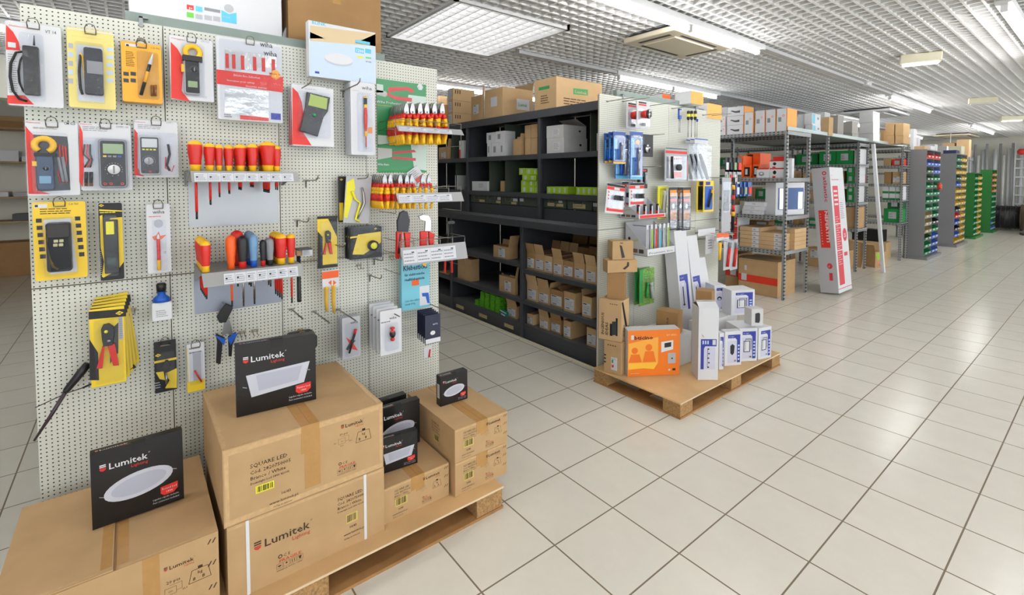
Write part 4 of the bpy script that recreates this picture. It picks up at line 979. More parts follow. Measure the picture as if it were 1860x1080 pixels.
MB().rbox(c.q(152, 300)[0], -.012, c.q(152, 300)[1], c.q(174, 256)[0], -.0105, c.q(174, 256)[1], clear, r=.004).obj('inner_bag', c.t)
c.done()
# 11: small DMM
c = Card('multimeter_pack', 'white blister pack with small light-rimmed multimeter beside folded test leads', 243, 217, 325, 322, .075, shell=(247, 240, 322, 318), sd=.03)
c.poly([(244, 234), (250, 242), (250, 305), (262, 320), (244, 318)], red).txt(302, 224, 'DMM 1', 3, grey, 12).lines(250, 225, 300, 236, 3, grey).txt(244, 222, 'Multimetrix', 2.6, red, 20)
meter(c, 251, 246, 292, 318, dgrey, screen=cm('lcd_pale', 206, 210, 212), sc=(.14, .70, .86, .92), dial=(.45, .36, .22, greyw), rim=greyw, btn=(ylab, ylab, ylab, ylab), jacks=(bplast, red, bplast))
c.poly([(298, 252), (320, 254), (320, 314), (296, 312)], white, .0006); lead(c, [(305, 262), (308, 280), (303, 300), (308, 310)], .004, bplast); lead(c, [(301, 285), (300, 305), (312, 312), (316, 300)], .0018, red)
c.done()
# 12: C.A 763
c = Card('tester_blister_pack', 'yellow card with rugged black tester and small button pad, lower left of the pegboard', 58, 367, 160, 502, .07, base=cm('yellow_card', 240, 200, 40, rough=.4), shell=(78, 395, 143, 496), sd=.032)
c.rect(62, 371, 86, 377, white).rect(63, 372, 69, 376, bplast, .0012).txt(124, 372, 'C.A 763', 4, dgrey, 18).lines(72, 378, 140, 388, 3, ink)
for i in range(6): c.rect(65+1.5*i, 397+13*i, 76+1.5*i, 404+13*i, bplast); c.rect(136+1.5*i, 393+13*i, 146+1.5*i, 400+13*i, bplast)
c.poly([(79, 400), (128, 396), (141, 492), (92, 498)], white, .0006)
o, (x0, z0, w, h) = meter(c, 84, 404, 133, 489, bplast, screen=None, dial=None, d=.028, name='tester_body')
MB().rbox(x0+w*.05, -.036, z0+h*.70, x0+w*.95, -.033, z0+h*.97, cm('panel_dark', 44, 42, 40), r=.008).obj('top_panel', o)
for i, (fx, fz) in enumerate(((.28, .52), (.5, .52), (.30, .6), (.52, .6))): MB().rbox(x0+w*fx, -.035, z0+h*fz, x0+w*fx+w*.18, -.0325, z0+h*fz+h*.06, cm('button_khaki', 186, 180, 140), r=.002).obj('button', o)
lead(c, [(84, 418), (84, 445), (90, 470), (98, 484), (106, 488)], .0045, yplast, 'wrist_strap'); c.done()
# 13: CK yellow/black long pack
def ck(c, u, v, s=5):
    """diamond badge with lettering"""
    a = c.q(u, v); k = s*.0013
    c.b.dec(c.F, [(a[0]-k*1.5, a[1]), (a[0], a[1]-k), (a[0]+k*1.5, a[1]), (a[0], a[1]+k)], yellow, .0016); c.b.text(c.F, a[0], a[1]-k*.45, 'CK', k*1.2, black, .0022, align='c', bold=.03)
c = Card('level_pack', 'black and yellow card with a narrow black tool, middle of the pegboard', 178, 369, 226, 506, .07, base=black, shell=(188, 390, 216, 500), sd=.022, hook=False)
c.poly([(180, 380), (222, 382), (222, 384), (180, 383)], yellow).poly([(181, 392), (186, 390), (190, 480), (183, 450)], yellow).poly([(200, 396), (222, 394), (225, 475), (214, 490), (188, 504), (185, 502)], yellow); ck(c, 184, 373, 4)
c.lines(181, 455, 186, 500, 12, greyw); c.lines(181, 384, 220, 387, 1, ylab)
o = MB().rbox(c.q(191, 496)[0], -.018, c.q(191, 496)[1], c.q(214, 398)[0], -.004, c.q(214, 398)[1], bplast, r=.003).obj('tool_body', c.t)
a, e = c.q(193, 425), c.q(207, 401); MB().rbox(a[0], -.0195, a[1], e[0], -.0182, e[1], ylab, r=.002).obj('vial', o); a, e = c.q(195, 486), c.q(211, 465); MB().rbox(a[0], -.0195, a[1], e[0], -.0182, e[1], cm('dark_glass', 30, 50, 46, rough=.1), r=.002).obj('screen', o)
c.done()
# 14: wiha voltage pen
c = Card('pen_tester_pack', 'slim white pack with red and yellow voltage pen, below the small multimeter', 265, 371, 312, 493, .07, shell=(276, 400, 304, 490), sd=.018)
c.txt(277, 388, 'wiha', 7, dgrey, 22).lines(270, 392, 300, 394, 1, red); c.b.dell(c.F, *c.q(288, 406), .014, .016, greyw)
c.poly([(276, 430), (284, 427), (288, 420), (291, 428), (302, 426), (294, 434), (280, 436)], orangep)
a = c.q(287, 424); z1 = c.q(287, 490)[1]; o = MB().lathe([(.0012, 0), (.0045, -.012), (.0045, -.02), (.0055, -.022), (.0055, (z1-a[1])*.72), (.006, (z1-a[1])*.75), (.006, z1-a[1])], rplast, (a[0], -.009, a[1]), 10, mats=[whiteg, whiteg, rplast, rplast, yplast, yplast]).obj('pen_body', c.t)
c.txt(296, 460, 'CE', 4, dgrey, 6); c.done()
# 15: CK crimper cards, five deep and fanned
def crimper(t, x, z, s, y, hm=rplast, wide=1.0):
    """black ratchet head over two splayed handles"""
    h = MB().prism([(x-.013*s, z+.01*s), (x-.010*s, z-.02*s), (x+.012*s, z-.02*s), (x+.018*s, z+.012*s), (x+.017*s, z+.04*s), (x+.006*s, z+.052*s), (x-.008*s, z+.05*s), (x-.014*s, z+.036*s)], y-.012, y, bplast, ch=.002).obj('crimping_head', t)
    MB().cyl((x-.002*s, y-.0122, z+.028*s), (x-.002*s, y-.015, z+.028*s), .005*s, ylab).cyl((x+.004*s, y-.0122, z-.004*s), (x+.004*s, y-.015, z-.004*s), .005*s, steel).obj('pivot', h)
    for k in (-1, 1):
        MB().prism([(x+k*.006*s-.006*s, z-.02*s), (x+k*(.020*s)*wide-.008*s, z-.088*s), (x+k*(.020*s)*wide+.006*s, z-.090*s), (x+k*.012*s+.006*s, z-.016*s)], y-.010, y, hm, ch=.002).obj('handle', t)
c = Card('crimping_tool_card', 'front yellow and black card of the fanned stack with red-handled crimper', 161, 563, 230, 692, .115, base=yellow, rr=.002, shell=(170, 582, 226, 686), sd=.022, hook=False)
c.poly([(161, 566), (229, 560), (229, 574), (161, 580)], black).poly([(162, 615), (178, 640), (180, 690), (163, 690)], black).poly([(200, 600), (215, 585), (215, 640), (200, 660)], dgrey, .0006); ck(c, 217, 568, 6); c.rect(215, 576, 224, 615, greyw, .0006); c.lines(216, 578, 223, 614, 10, grey)
a = c.q(195, 615); crimper(c.t, a[0], a[1], 1.12, -.006)
tc_ = c.done()
for k in range(1, 5): dup(tc_, loc=(tc_.location.x-.024*k, tc_.location.y+.010*k, tc_.location.z+.006*k), label=f'yellow and black crimper card, {ORD[k]} from the front of the fanned stack', group='fanned crimper cards').rotation_euler[1] = -.025*k
# 16: silicone gun (black handle, thin rods)
t = thing('tubular_key_tool', 'black-handled rod tool hanging slanted at the left edge of the pegboard', 'tool', (XP+.06, 0, 0), H90)
def lp(u, v, X=XP+.06): p = P(u, v, 'x', X); return (p.y, 0, p.z)
A = lp(160, 660); B_ = lp(122, 707)
MB().tube([A, (A[0]*.7+B_[0]*.3, 0, A[2]*.7+B_[2]*.3), B_, lp(118, 712)], [.012, .014, .011, .008], bplast, n=10).obj('handle', t)
MB().tube([lp(121, 708), lp(92, 755), lp(62, 800)], [.007, .006, .0035], cm('dark_blade', 60, 44, 52, rough=.3), n=8).obj('blade', t)
MB().tube([lp(64, 740), lp(120, 714), lp(150, 704)], .0018, bplast, n=6).obj('thin_rod', t)
MB().tube([lp(150, 704), lp(192, 686), lp(218, 682), lp(245, 664)], [.003, .006, .006, .008], bplast, n=8).obj('cross_handle', t)
# 17: bottle
a, e = P(276, 583, 'x', XP+.05), P(312, 548, 'x', XP+.05); w = e.y-a.y
t = thing('detergent_bottle', 'small white bottle with blue shoulder and black pump cap hung on the pegboard', 'bottle', (XP+.05, a.y, a.z), H90)
H_ = P(290, 514, 'x', XP+.05).z-a.z
MB().rbox(0, -.018, 0, w, .018, H_*.5, whiteg, r=.007).obj('bottle_body', t, bevel=.002); b = MB().lines(FF(0, 0, -.0182), w*.2, H_*.1, w*.8, H_*.3, 4, grey); b.obj('label', t)
MB().lathe([(w*.45, H_*.5), (w*.42, H_*.6), (w*.22, H_*.68), (w*.2, H_*.78)], blueb, (w/2, 0, 0)).obj('shoulder', t)
MB().lathe([(w*.24, H_*.78), (w*.26, H_*.96), (w*.2, H_)], bplast, (w/2, 0, 0)).obj('cap', t)
# 18: CK wire stripper card, 19: pale yellow pencil card
c = Card('wire_stripper_card', 'small black and yellow card with dark wire stripper, beside the tall carton stack', 279, 622, 322, 706, .06, base=black, rr=.002, shell=(284, 640, 318, 700), sd=.02)
c.poly([(280, 656), (321, 648), (321, 652), (280, 660)], yellow).poly([(300, 678), (321, 668), (321, 704), (300, 704), (308, 690)], yellow).poly([(283, 676), (297, 674), (300, 690), (290, 688)], yellow); ck(c, 287, 645, 5); c.lines(280, 694, 294, 704, 3, greyw)
a = c.q(302, 655); MB().prism([(a[0]-.014, a[1]-.02), (a[0]-.004, a[1]-.03), (a[0]+.012, a[1]-.02), (a[0]+.006, a[1]+.004), (a[0]-.002, a[1]+.006)], -.016, -.004, bplast, ch=.002).obj('stripper_head', c.t)
a = c.q(302, 682); MB().cyl((a[0], -.01, a[1]+.01), (a[0], -.01, a[1]-.03), .004, steel).obj('shaft', c.t); c.done()
c = Card('marker_card', 'narrow yellow-bottomed card with a red pencil, beside the black handled crimper', 339, 626, 373, 706, .055, base=white, rr=.002, shell=(343, 640, 370, 694), sd=.01)
c.rect(340, 694, 372, 706, yellow).rect(340, 632, 343, 694, yellow).lines(343, 630, 370, 640, 2, grey).rect(350, 642, 366, 692, greyw, .0006)
a, e = c.q(353, 672), c.q(366, 692); MB().tube([(a[0], -.006, a[1]), (e[0], -.006, e[1])], .003, rplast, n=8).obj('pencil', c.t); c.done()
# 20: loose crimper with blue/black handles
t = thing('cable_cutter', 'loose steel crimping plier with blue and black handles on a wire hook', 'pliers', (XP+.05, 0, 0), H90)
def l5(u, v): p = P(u, v, 'x', XP+.05); return (p.y, p.z)
MB().prism([l5(*p) for p in ((398, 585), (410, 584), (422, 560), (422, 555), (410, 550), (400, 562), (393, 575))], -.014, .004, bplast, ch=.003).obj('head', t)
MB().prism([l5(*p) for p in ((403, 610), (412, 605), (424, 610), (418, 585), (414, 574), (408, 576))], -.010, .0, steel, ch=.002).obj('jaw', t)
for (a_, m_) in ((((391, 604), (408, 612), (404, 622), (400, 660), (392, 658), (394, 620)), bplast), (((414, 610), (428, 602), (430, 606), (422, 625), (420, 646), (415, 646)), bplast)):
    MB().prism([l5(*p) for p in a_][::-1], -.012, .0, m_, ch=.003).obj('handle', t)
MB().prism([l5(*p) for p in ((388, 606), (409, 614), (406, 626), (400, 618))][::-1], -.014, -.0125, blueb).prism([l5(*p) for p in ((412, 612), (428, 602), (430, 606), (418, 625))][::-1], -.014, -.0125, blueb).obj('blue_grip', t)
MB().tube([(l5(405, 550)[0], .02, l5(405, 550)[1]), (l5(405, 550)[0], -.02, l5(405, 550)[1])], .002, wire, n=6).obj('hook_wire', t)
# 21: small double wire hooks
for u, v, lab in ((240, 563, 'small empty double wire hook right of the fanned crimper cards'), (440, 604, 'small empty double wire hook left of the black cases'), (463, 601, 'small empty double wire hook nearest the black cases'), (652, 482, 'small empty double wire hook under the tape measures'), (711, 466, 'small empty wire hook under the red-handled crimping plier')):
    a = P(u, v, 'x', XP+.004); t = thing('wire_hook', lab, 'hook', (XP, a.y, a.z), H90)
    MB().box(-.014, -.005, -.004, .014, -.0003, .008, cm('hook_plate_beige', 168, 160, 140, rough=.5)).obj('hook_plate', t)
    for s in (-.008, .008): MB().tube([(s, -.004, .004), (s, -.012, -.012), (s, -.04, -.014), (s, -.048, -.004)], .0012, wire, n=6).obj('prong', t)
# 22: black tool cases
for k in range(3):
    a = P(523, 632, 'x', XP+.06)
    t = thing('tool_case', f'flat black plastic case, {["front", "middle", "rear"][k]} of three on the pegboard behind the tall carton stack', 'case', (XP+.125-.035*k, a.y+.0*k, a.z+.002*k), H90)
    MB().rbox(0, -.014, 0, .105, .014, .062, bplast, r=.012).obj('case_body', t)
    MB().tube([(.04, 0, .062), (.043, 0, .07), (.062, 0, .07), (.065, 0, .062)], .002, cm('brass', 170, 130, 70, rough=.3, metal=.8), n=6).obj('hanging_loop', t)
# ------------------------------------------------------------------ screwdriver shelves
def sdriver(lab, grp, r=.016, L=.085, hm=(rplast, yplast), sh=rplast, sl=.10, sr=.0035, tip=bplast, kind='screwdriver', loc=(0, 0, 0)):
    """handle up, shaft down; origin where the handle meets the shelf"""
    t = thing('screwdriver', lab, kind, loc, H90, grp)
    m, e = hm
    MB().lathe([(r*.72, 0), (r*.66, L*.14), (r*.80, L*.20), (r*.80, L*.34), (r*1.0, L*.62), (r*1.0, L*.86), (r*.86, L*.94), (r*.3, L)], m, (0, 0, 0), 12, mats=[e, e, m, m, m, e if e is yplast else m, e if e is yplast else m]).obj('handle', t)
    o = MB().cyl((0, 0, 0), (0, 0, -sl*.85), sr, sh, n=8).obj('shaft', t); MB().cyl((0, 0, -sl*.85), (0, 0, -sl), sr*.8, tip, n=8).obj('tip', t)
    return t
def stripshelf(lab, u0, vt, u1, vb, depth, labs, strip0=0.0, strip1=1.0):
    """metal tool shelf fixed to the board: plate, front price rail, side arms"""
    XF = XP+depth; a = P(u0, vt, 'x', XF); c = P(u1, vb, 'x', XF); w = c.y-a.y; h = a.z-c.z
    t = thing('tool_shelf', lab, 'shelf', (XF, a.y, c.z), H90)
    MB().box(0, .0, h-.003, w, depth-.002, h, galv).obj('shelf_plate', t)
    MB().add([(0, -.001, h), (w, -.001, h), (w+.004, -.016, 0), (-.004+.008, -.016, 0), (0, .002, h), (w, .002, h), (w+.004, -.013, 0), (.004, -.013, 0)], [(0, 3, 2, 1), (4, 5, 6, 7), (0, 1, 5, 4), (3, 7, 6, 2), (0, 4, 7, 3), (1, 2, 6, 5)], cm('rail_grey', 150, 150, 148, rough=.4, metal=.3)).obj('price_rail', t)
    for x in (0, w-.002): MB().add([(x, 0, h-.004), (x, depth-.002, h-.004), (x, depth-.002, -.02), (x+.002, 0, h-.004), (x+.002, depth-.002, h-.004), (x+.002, depth-.002, -.02)], [(0, 1, 2), (3, 5, 4), (0, 3, 4, 1), (1, 4, 5, 2), (0, 2, 5, 3)], galv).obj('side_arm', t)
    F = (V(0, -.016, 0), V(1, 0, 0), V(0, .016, h).normalized(), V(0, -h, .016).normalized())
    n = labs; s0, s1 = w*strip0, w*strip1
    for i in range(n):
        x0 = s0+(s1-s0)*i/n; x1 = s0+(s1-s0)*(i+1)/n
        b = MB().drect(F, x0+.0006, h*.06, x1-.0006, h*.86, tagw, .0012).lines(F, x0+.004, h*.15, x1-.004, h*.75, 4, grey, .002, seed=i+3).drect(F, x0+.006, h*.42, x0+.012, h*.55, black, .0022)
        b.obj('price_label', t)
    return t, XF, a.y, c.z, w, h
T1 = stripshelf('upper metal tool shelf with price labels under the red and yellow screwdrivers', 345, 310, 541, 330, .26, 8, .03, .95)
XFm = XP+.21
g = 'red and yellow screwdrivers on the upper tool shelf'
zs = T1[3]+T1[5]+.0008
first = None
for i, (u, w_, n, vt, sb) in enumerate(((355, 28, 1, 255, 398), (381, 21, 2, 260, 372), (398, 15, 2, 262, 358), (416, 17, 2, 263, 352), (437, 21, 3, 262, 345), (459, 20, 3, 261, 340), (487, 28, 4, 257, 350), (503, 15, 2, 264, 345))):
    a = P(u, 300, 'x', XFm); L = P(u, vt, 'x', XFm).z-zs; r = (P(u+w_/2, 300, 'x', XFm).y-P(u-w_/2, 300, 'x', XFm).y)/2; sl = zs-P(u, sb, 'x', XFm).z
    t = sdriver(f'red and yellow insulated screwdriver, {ORD[i]} from the left on the upper tool shelf', g, r, L, sl=max(.03, sl), sr=r*.2, loc=(XFm, a.y, zs))
    for k in range(1, n): dup(t, loc=(XFm-.05*k, a.y+.004*k, zs), label=f'red and yellow insulated screwdriver in row {["","two","three","four"][k]}, {ORD[i]} column, upper tool shelf')
tag(MB().box(0, 0, 0, P(506, 400, 'x', XP+.003).y-P(343, 400, 'x', XP+.003).y, .0015, P(343, 330, 'x', XP).z-P(343, 413, 'x', XP).z, mat('satin_plate', (.36, .37, .39), rough=.38, metal=.8)).obj('back_plate', loc=(XP+.0025, P(343, 400, 'x', XP+.003).y, P(343, 413, 'x', XP).z), rz=H90), 'shiny steel plate on the pegboard below the upper tool shelf', 'plate')
tag(MB().box(0, 0, 0, P(511, 540, 'x', XP+.003).y-P(353, 540, 'x', XP+.003).y, .0015, .17, cm('blue_grey_plate', 150, 156, 170, rough=.35, metal=.3)).obj('back_plate', loc=(XP+.0025, P(353, 540, 'x', XP+.003).y, P(353, 571, 'x', XP).z), rz=H90), 'bluish steel plate on the pegboard below the lower tool shelf', 'plate')
T2 = stripshelf('lower metal tool shelf with mixed screwdrivers and price labels', 366, 497, 547, 500, .27, 7, .20, .96)
zs = T2[3]+T2[5]+.0008
def put(u, vt, vb, w_, n, lab, grp, hm, sh=rplast, sb=560, X=XP+.23, step=.038, dy=.002, tip=bplast):
    a = P(u, vb, 'x', X); L = max(.04, P(u, vt, 'x', X).z-zs); r = (P(u+w_/2, vb, 'x', X).y-P(u-w_/2, vb, 'x', X).y)/2; sl = max(.03, zs-P(u, sb, 'x', X).z)
    t = sdriver(lab+(', front one' if n > 1 else ''), grp, r, L, hm, sh, sl, min(.004, r*.25), tip, loc=(X, a.y, zs))
    for k in range(1, n): dup(t, loc=(X-step*k, a.y-dy*k*0, zs), label=f'{lab}, {ORD[k]} back')
g2 = 'screwdrivers on the lower tool shelf'
put(374, 437, 490, 20, 6, 'red and yellow screwdriver, left end of the lower tool shelf', g2, (rplast, yplast), sb=543, X=XP+.245)
put(420, 427, 486, 19, 1, 'orange-handled screwdriver with long orange shaft', None, (orangep, orangep), sh=orangep, sb=556)
put(441, 428, 485, 20, 1, 'black-handled screwdriver with red collar beside the orange one', None, (bplast, rplast), sh=steel, sb=556)
put(431, 418, 470, 24, 1, 'fat dark red screwdriver behind the orange one', None, (rplast, rplast), sh=steel, sb=520, X=XP+.15)
put(461, 426, 483, 17, 1, 'pale blue screwdriver, front of the blue pair', None, (cm('pale_blue_plastic', 110, 150, 190, rough=.35), blueb), sh=steel, sb=552)
put(455, 420, 470, 17, 2, 'grey-blue screwdriver behind the pale blue one', 'grey-blue screwdrivers', (cm('slate_plastic', 100, 124, 150, rough=.35), blueb), sh=steel, sb=520, X=XP+.17)
put(478, 435, 481, 12, 1, 'small black screwdriver with red collar', None, (bplast, rplast), sh=steel, sb=510)
put(491, 433, 479, 14, 2, 'small grey screwdriver with black collar', 'small grey screwdrivers', (grey, bplast), sh=steel, sb=520)
put(511, 424, 477, 21, 4, 'red and yellow screwdriver right of the small grey ones', 'red and yellow screwdrivers right of the grey ones', (rplast, yplast), sb=543)
put(529, 424, 475, 16, 1, 'red and yellow screwdriver at the right end of the lower tool shelf', None, (rplast, yplast), sb=550)
# hammer-like block with tag right of the lower shelf
a = P(541, 548, 'x', XP+.10)
t = thing('hammer', 'black-handled hammer beside the lower tool shelf with a white price card', 'hammer', (XP+.10, a.y+.006, a.z), H90)
hz = P(541, 460, 'x', XP+.10).z-a.z
MB().lathe([(.009, 0), (.0095, .01), (.009, .05), (.008, hz-.01)], bplast).obj('handle', t)
MB().rbox(-.010, -.012, hz-.01, .018, .012, hz+.018, cm('ash_wood', 190, 150, 100), r=.003).obj('wooden_head', t); MB().box(-.012, -.05, hz+.0185, .045, .012, hz+.024, dgrey).obj('head_plate', t)
b = MB().box(.012, -.016, hz-.014, .055, -.0145, hz+.014, tagw).lines(FF(0, 0, -.016), .016, hz-.01, .05, hz+.01, 4, grey); b.obj('price_card', t)

# ------------------------------------------------------------------ pliers in wire racks
def pliers(lab, grp, hmat=rplast, h2=yplast, head=steel, L=.155, loc=(0, 0, 0), w=1.0, kind='pliers', wide=.0):
    """hang upright: jaws up, origin at the pivot"""
    t = thing('pliers', lab, kind, loc, H90, grp); k = L/.155
    MB().prism([(-.009*k, -.006*k), (.009*k, -.006*k), (.009*k, .010*k), (.005*k, .030*k), (.0006, .036*k), (.0003, .012*k), (-.0003, .012*k), (-.0006, .036*k), (-.005*k, .030*k), (-.011*k, .010*k)], -.005*k, .005*k, head, ch=.0015).cyl((0, -.0052*k, 0), (0, -.0068*k, 0), .004*k, steel).obj('jaws', t)
    for s in (-1, 1):
        q = w
        pts = [(s*.005*k, 0, -.004*k), (s*.012*k*q, 0, -.022*k), (s*.017*k*q, 0, -.050*k), (s*.015*k*q, 0, -.080*k), (s*.010*k*q+s*wide, 0, -.113*k)]
        o = MB().tube(pts[:2], [.0065*k, .0075*k], hmat, n=8).tube([pts[1], ((pts[1][0]+pts[2][0])/2, 0, -.037*k)], [.0076*k, .0074*k], h2, n=8).tube([((pts[1][0]+pts[2][0])/2, 0, -.037*k), pts[2]], [.0074*k, .0070*k], h2, n=8).obj('handle', t)
        MB().tube([pts[2], pts[3]], [.0071*k, .0069*k], hmat, n=8).tube([pts[3], pts[4]], [.0069*k, .0045*k], h2, n=8).obj('grip', o)
    return t
def wirerack(lab, lab_u0, vt, lab_u1, vb, depth, u_l, u_r, v_arm, drop=.05, n=5, slots=(0, .2, .4, .6, .8, 1)):
    """price rail on wire arms; the rail sits at XP+depth"""
    XF = XP+depth; a = P(lab_u0, vt, 'x', XF); c = P(lab_u1, vb, 'x', XF); w = c.y-a.y; h = max(.03, a.z-c.z)
    t = thing('wire_tool_rack', lab, 'rack', (XF, a.y, c.z), H90)
    MB().add([(0, -.001, h), (w, -.001, h), (w+.006, -.018, 0), (.006, -.018, 0), (0, .002, h), (w, .002, h), (w+.006, -.015, 0), (.006, -.015, 0)], [(0, 3, 2, 1), (4, 5, 6, 7), (0, 1, 5, 4), (3, 7, 6, 2), (0, 4, 7, 3), (1, 2, 6, 5)], cm('clear_rail_grey', 160, 160, 162, rough=.3)).obj('price_rail', t)
    F = (V(0.003, -.018, 0), V(1, 0, 0), V(0, .017, h).normalized(), V(0, -h, .017).normalized())
    for i in range(n-1):
        x0 = w*(.02+i*.8/(n-1)); x1 = w*(.02+(i+1)*.8/(n-1))
        MB().drect(F, x0+.0006, h*.10, x1-.0006, h*.86, tagw, .0012).lines(F, x0+.004, h*.15, x1-.004, h*.72, 3, grey, .002, seed=i+13).drect(F, x0+(x1-x0)*.6, h*.68, x0+(x1-x0)*.8, h*.74, black, .002).obj('price_label', t)
    r = .0017; d = depth-.004
    for x in (.0, w): MB().tube([(x, d, h*.6), (x, .004, h*.6), (x, .004, h+.03), (x, d, h+.03)], r, wire, n=6).obj('wire_arm', t)
    for x in (.0, w): MB().tube([(x, .004, h*.6), (x, .004, -drop), (x, d, -drop)], r, wire, n=6).obj('wire_leg', t)
    MB().tube([(0, d*.5, h*.6), (w, d*.5, h*.6)], r, wire, n=6).tube([(0, .004, h+.03), (w, .004, h+.03)], r, wire, n=6).obj('cross_wire', t)
    for k in slots[1:-1]: MB().tube([(w*k, .005, h*.5), (w*k, .005, h+.04)], r, wire, n=6).tube([(w*k, .004, h+.02), (w*k, d, h+.02)], r, wire, n=6).obj('divider_wire', t)
    return t, XF, a.y, c.z, w, h
R1 = wirerack('upper wire rack full of red and yellow pliers in front of the green poster', 719, 227, 838, 246, .21, 0, 0, 0, .055)
R2 = wirerack('middle wire rack of red and yellow pliers with price labels', 719, 351, 838, 365, .21, 0, 0, 0, .05)
R3 = wirerack('lower wire rack with three loose pliers and price labels', 727, 450, 845, 468, .21, 0, 0, 0, .045)
def bank(us, vt, vb, R, lab, X0=XP+.185):
    base = None
    for ci, (u, n, hd) in enumerate(us):
        a = P(u, (vt+vb)/2, 'x', X0); zt = P(u, vt, 'x', X0).z; zb = P(u, vb, 'x', X0).z; L = (zt-zb)
        for k in range(n):
            x = X0-.023*k; loc = (x, a.y, zt-.26*L)
            l = f'red and yellow pliers, {ORD[ci]} column, {ORD[k]} from the front, {lab}'
            if base is None: base = pliers(l, 'red and yellow pliers, '+lab, L=L, loc=loc)
            else:
                t = dup(base, loc=loc, label=l)
                s = L/base_L; t.scale = (s, s, s)
            if base and ci == 0 and k == 0: base_L = L
bank([(738, 8, 0), (749, 3, 0), (763, 5, 0), (775, 5, 0), (789, 5, 0), (803, 5, 0)], 184, 262, R1, 'upper wire rack')
bank([(699, 7, 0), (709, 3, 0), (727, 4, 0), (739, 4, 0), (748, 2, 0), (768, 1, 0), (779, 1, 0)], 314, 380, R2, 'middle wire rack')
# loose tools in the lower rack
X = XP+.17
def lpx(u, v, X_=X): p = P(u, v, 'x', X_); return (p.y, p.z)
t = thing('pliers', 'grey-headed crimping plier with red and black handles in the lower wire rack', 'pliers', (X, 0, 0), H90)
MB().prism([lpx(*p) for p in ((722, 420), (741, 421), (744, 400), (740, 385), (733, 382), (726, 386), (721, 402))][::1], -.007, .007, dgrey, ch=.003).obj('jaws', t)
for pts in (((720, 421), (730, 421), (729, 440), (724, 470), (719, 469), (720, 440)), ((734, 422), (745, 422), (743, 455), (737, 455))): MB().prism([lpx(*p) for p in pts][::-1], -.009, .009, rplast, ch=.003).obj('handle', t)
MB().prism([lpx(*p) for p in ((724, 424), (727, 424), (724, 460), (721, 460))][::-1], -.0105, -.0092, bplast).obj('grip_stripe', t)
t = thing('pliers', 'chrome-headed slip joint plier with red handles in the lower wire rack', 'pliers', (X, 0, 0), H90)
MB().prism([lpx(*p) for p in ((771, 420), (782, 420), (783, 400), (779, 391), (768, 389), (760, 392), (762, 398), (772, 402))], -.006, .006, chrome, ch=.002).obj('jaws', t)
for pts, m in ((((763, 420), (775, 419), (776, 448), (773, 482), (766, 480), (763, 445)), rplast), (((778, 420), (788, 424), (787, 448), (790, 475), (784, 476), (779, 440)), rplast)): MB().prism([lpx(*p) for p in pts][::-1], -.008, .008, m, ch=.003).obj('handle', t)
MB().prism([lpx(*p) for p in ((765, 470), (773, 468), (773, 483), (766, 481))][::-1], -.010, -.0082, yplast).obj('yellow_tip', t)
t = thing('pliers', 'black-headed pincers with bright red handles beyond the lower wire rack', 'pliers', (X-.03, 0, 0), H90)
def lp3(u, v): return lpx(u, v, X-.03)
MB().tube([(lp3(813, 445)[0], 0, lp3(813, 445)[1]), (lp3(815, 404)[0], 0, lp3(815, 404)[1])], .006, bplast, n=8).obj('shank', t); MB().rbox(lp3(810, 0)[0], -.006, lp3(810, 407)[1], lp3(823, 0)[0], .006, lp3(810, 402)[1], bplast, r=.003).obj('jaws', t)
for u in (809, 819): MB().tube([(lp3(u+1, 445)[0], 0, lp3(u, 445)[1]), (lp3(u-(1 if u < 815 else -2), 495)[0], 0, lp3(u, 495)[1])], [.0065, .0055], rplast, n=8).obj('handle', t)
# ------------------------------------------------------------------ posters
pg = cm('poster_green', 44, 140, 82, rough=.3); pl_ = cm('poster_pale', 196, 214, 204, rough=.3); pr_ = cm('poster_red', 196, 60, 60, rough=.3)
X = XP+.004
a, e = P(684, 142, 'x', X), P(775, 312, 'x', X); W, H_ = e.y-a.y, a.z-e.z
t = thing('poster', 'green poster with red-handled pliers pictures behind the two pliers racks', 'poster', (X, a.y, e.z), H90)
b = MB().box(0, 0, 0, W, .0015, H_, pg); F = FF()
def pq(u, v): p = P(u, v, 'x', X); return (p.y-a.y, p.z-e.z)
def pp(pts, m, off=.0006): b.dec(F, [pq(*p) for p in pts][::-1], m, off)
pp([(684, 152), (696, 154), (696, 168), (684, 168)], pl_)
pp([(684, 163), (702, 166), (704, 172), (700, 176), (684, 172)], cm('poster_steel', 190, 190, 186))
pp([(704, 162), (708, 158), (740, 158), (750, 162), (753, 167), (746, 168), (738, 164), (716, 166), (706, 168)], pr_, .0008); pp([(703, 168), (718, 174), (748, 178), (748, 185), (720, 182), (703, 173)], pr_, .0008)
pp([(742, 172), (774, 176), (774, 230), (752, 228), (735, 200)], pl_)
b.dell(F, *pq(763, 158), .018, .018, white, n=6); b.text(F, *pq(757, 160), 'GS', .012, pg, .0014)
x_, z_ = pq(684, 186); b.text(F, x_, z_, 'Wiha Professional.', .016, white, .0014, w=pq(735, 186)[0]-x_, bold=.015); pp([(684, 190), (735, 195), (735, 196), (684, 191)], cm('poster_yellow', 190, 190, 60))
pp([(672+14, 245), (775, 252), (775, 262), (686, 262)], pl_, .0007)
pp([(686, 268), (712, 270), (712, 285), (686, 290)], cm('poster_steel', 190, 190, 186), .0009); pp([(712, 275), (752, 272), (756, 276), (714, 280)], pr_, .001); pp([(712, 284), (755, 287), (755, 292), (712, 288)], pr_, .001)
b.dell(F, *pq(763, 265), .015, .015, white, .001, n=6)
x_, z_ = pq(686, 300); b.text(F, x_, z_, 'Wiha Basic.', .015, white, .0014, w=.062, bold=.015)
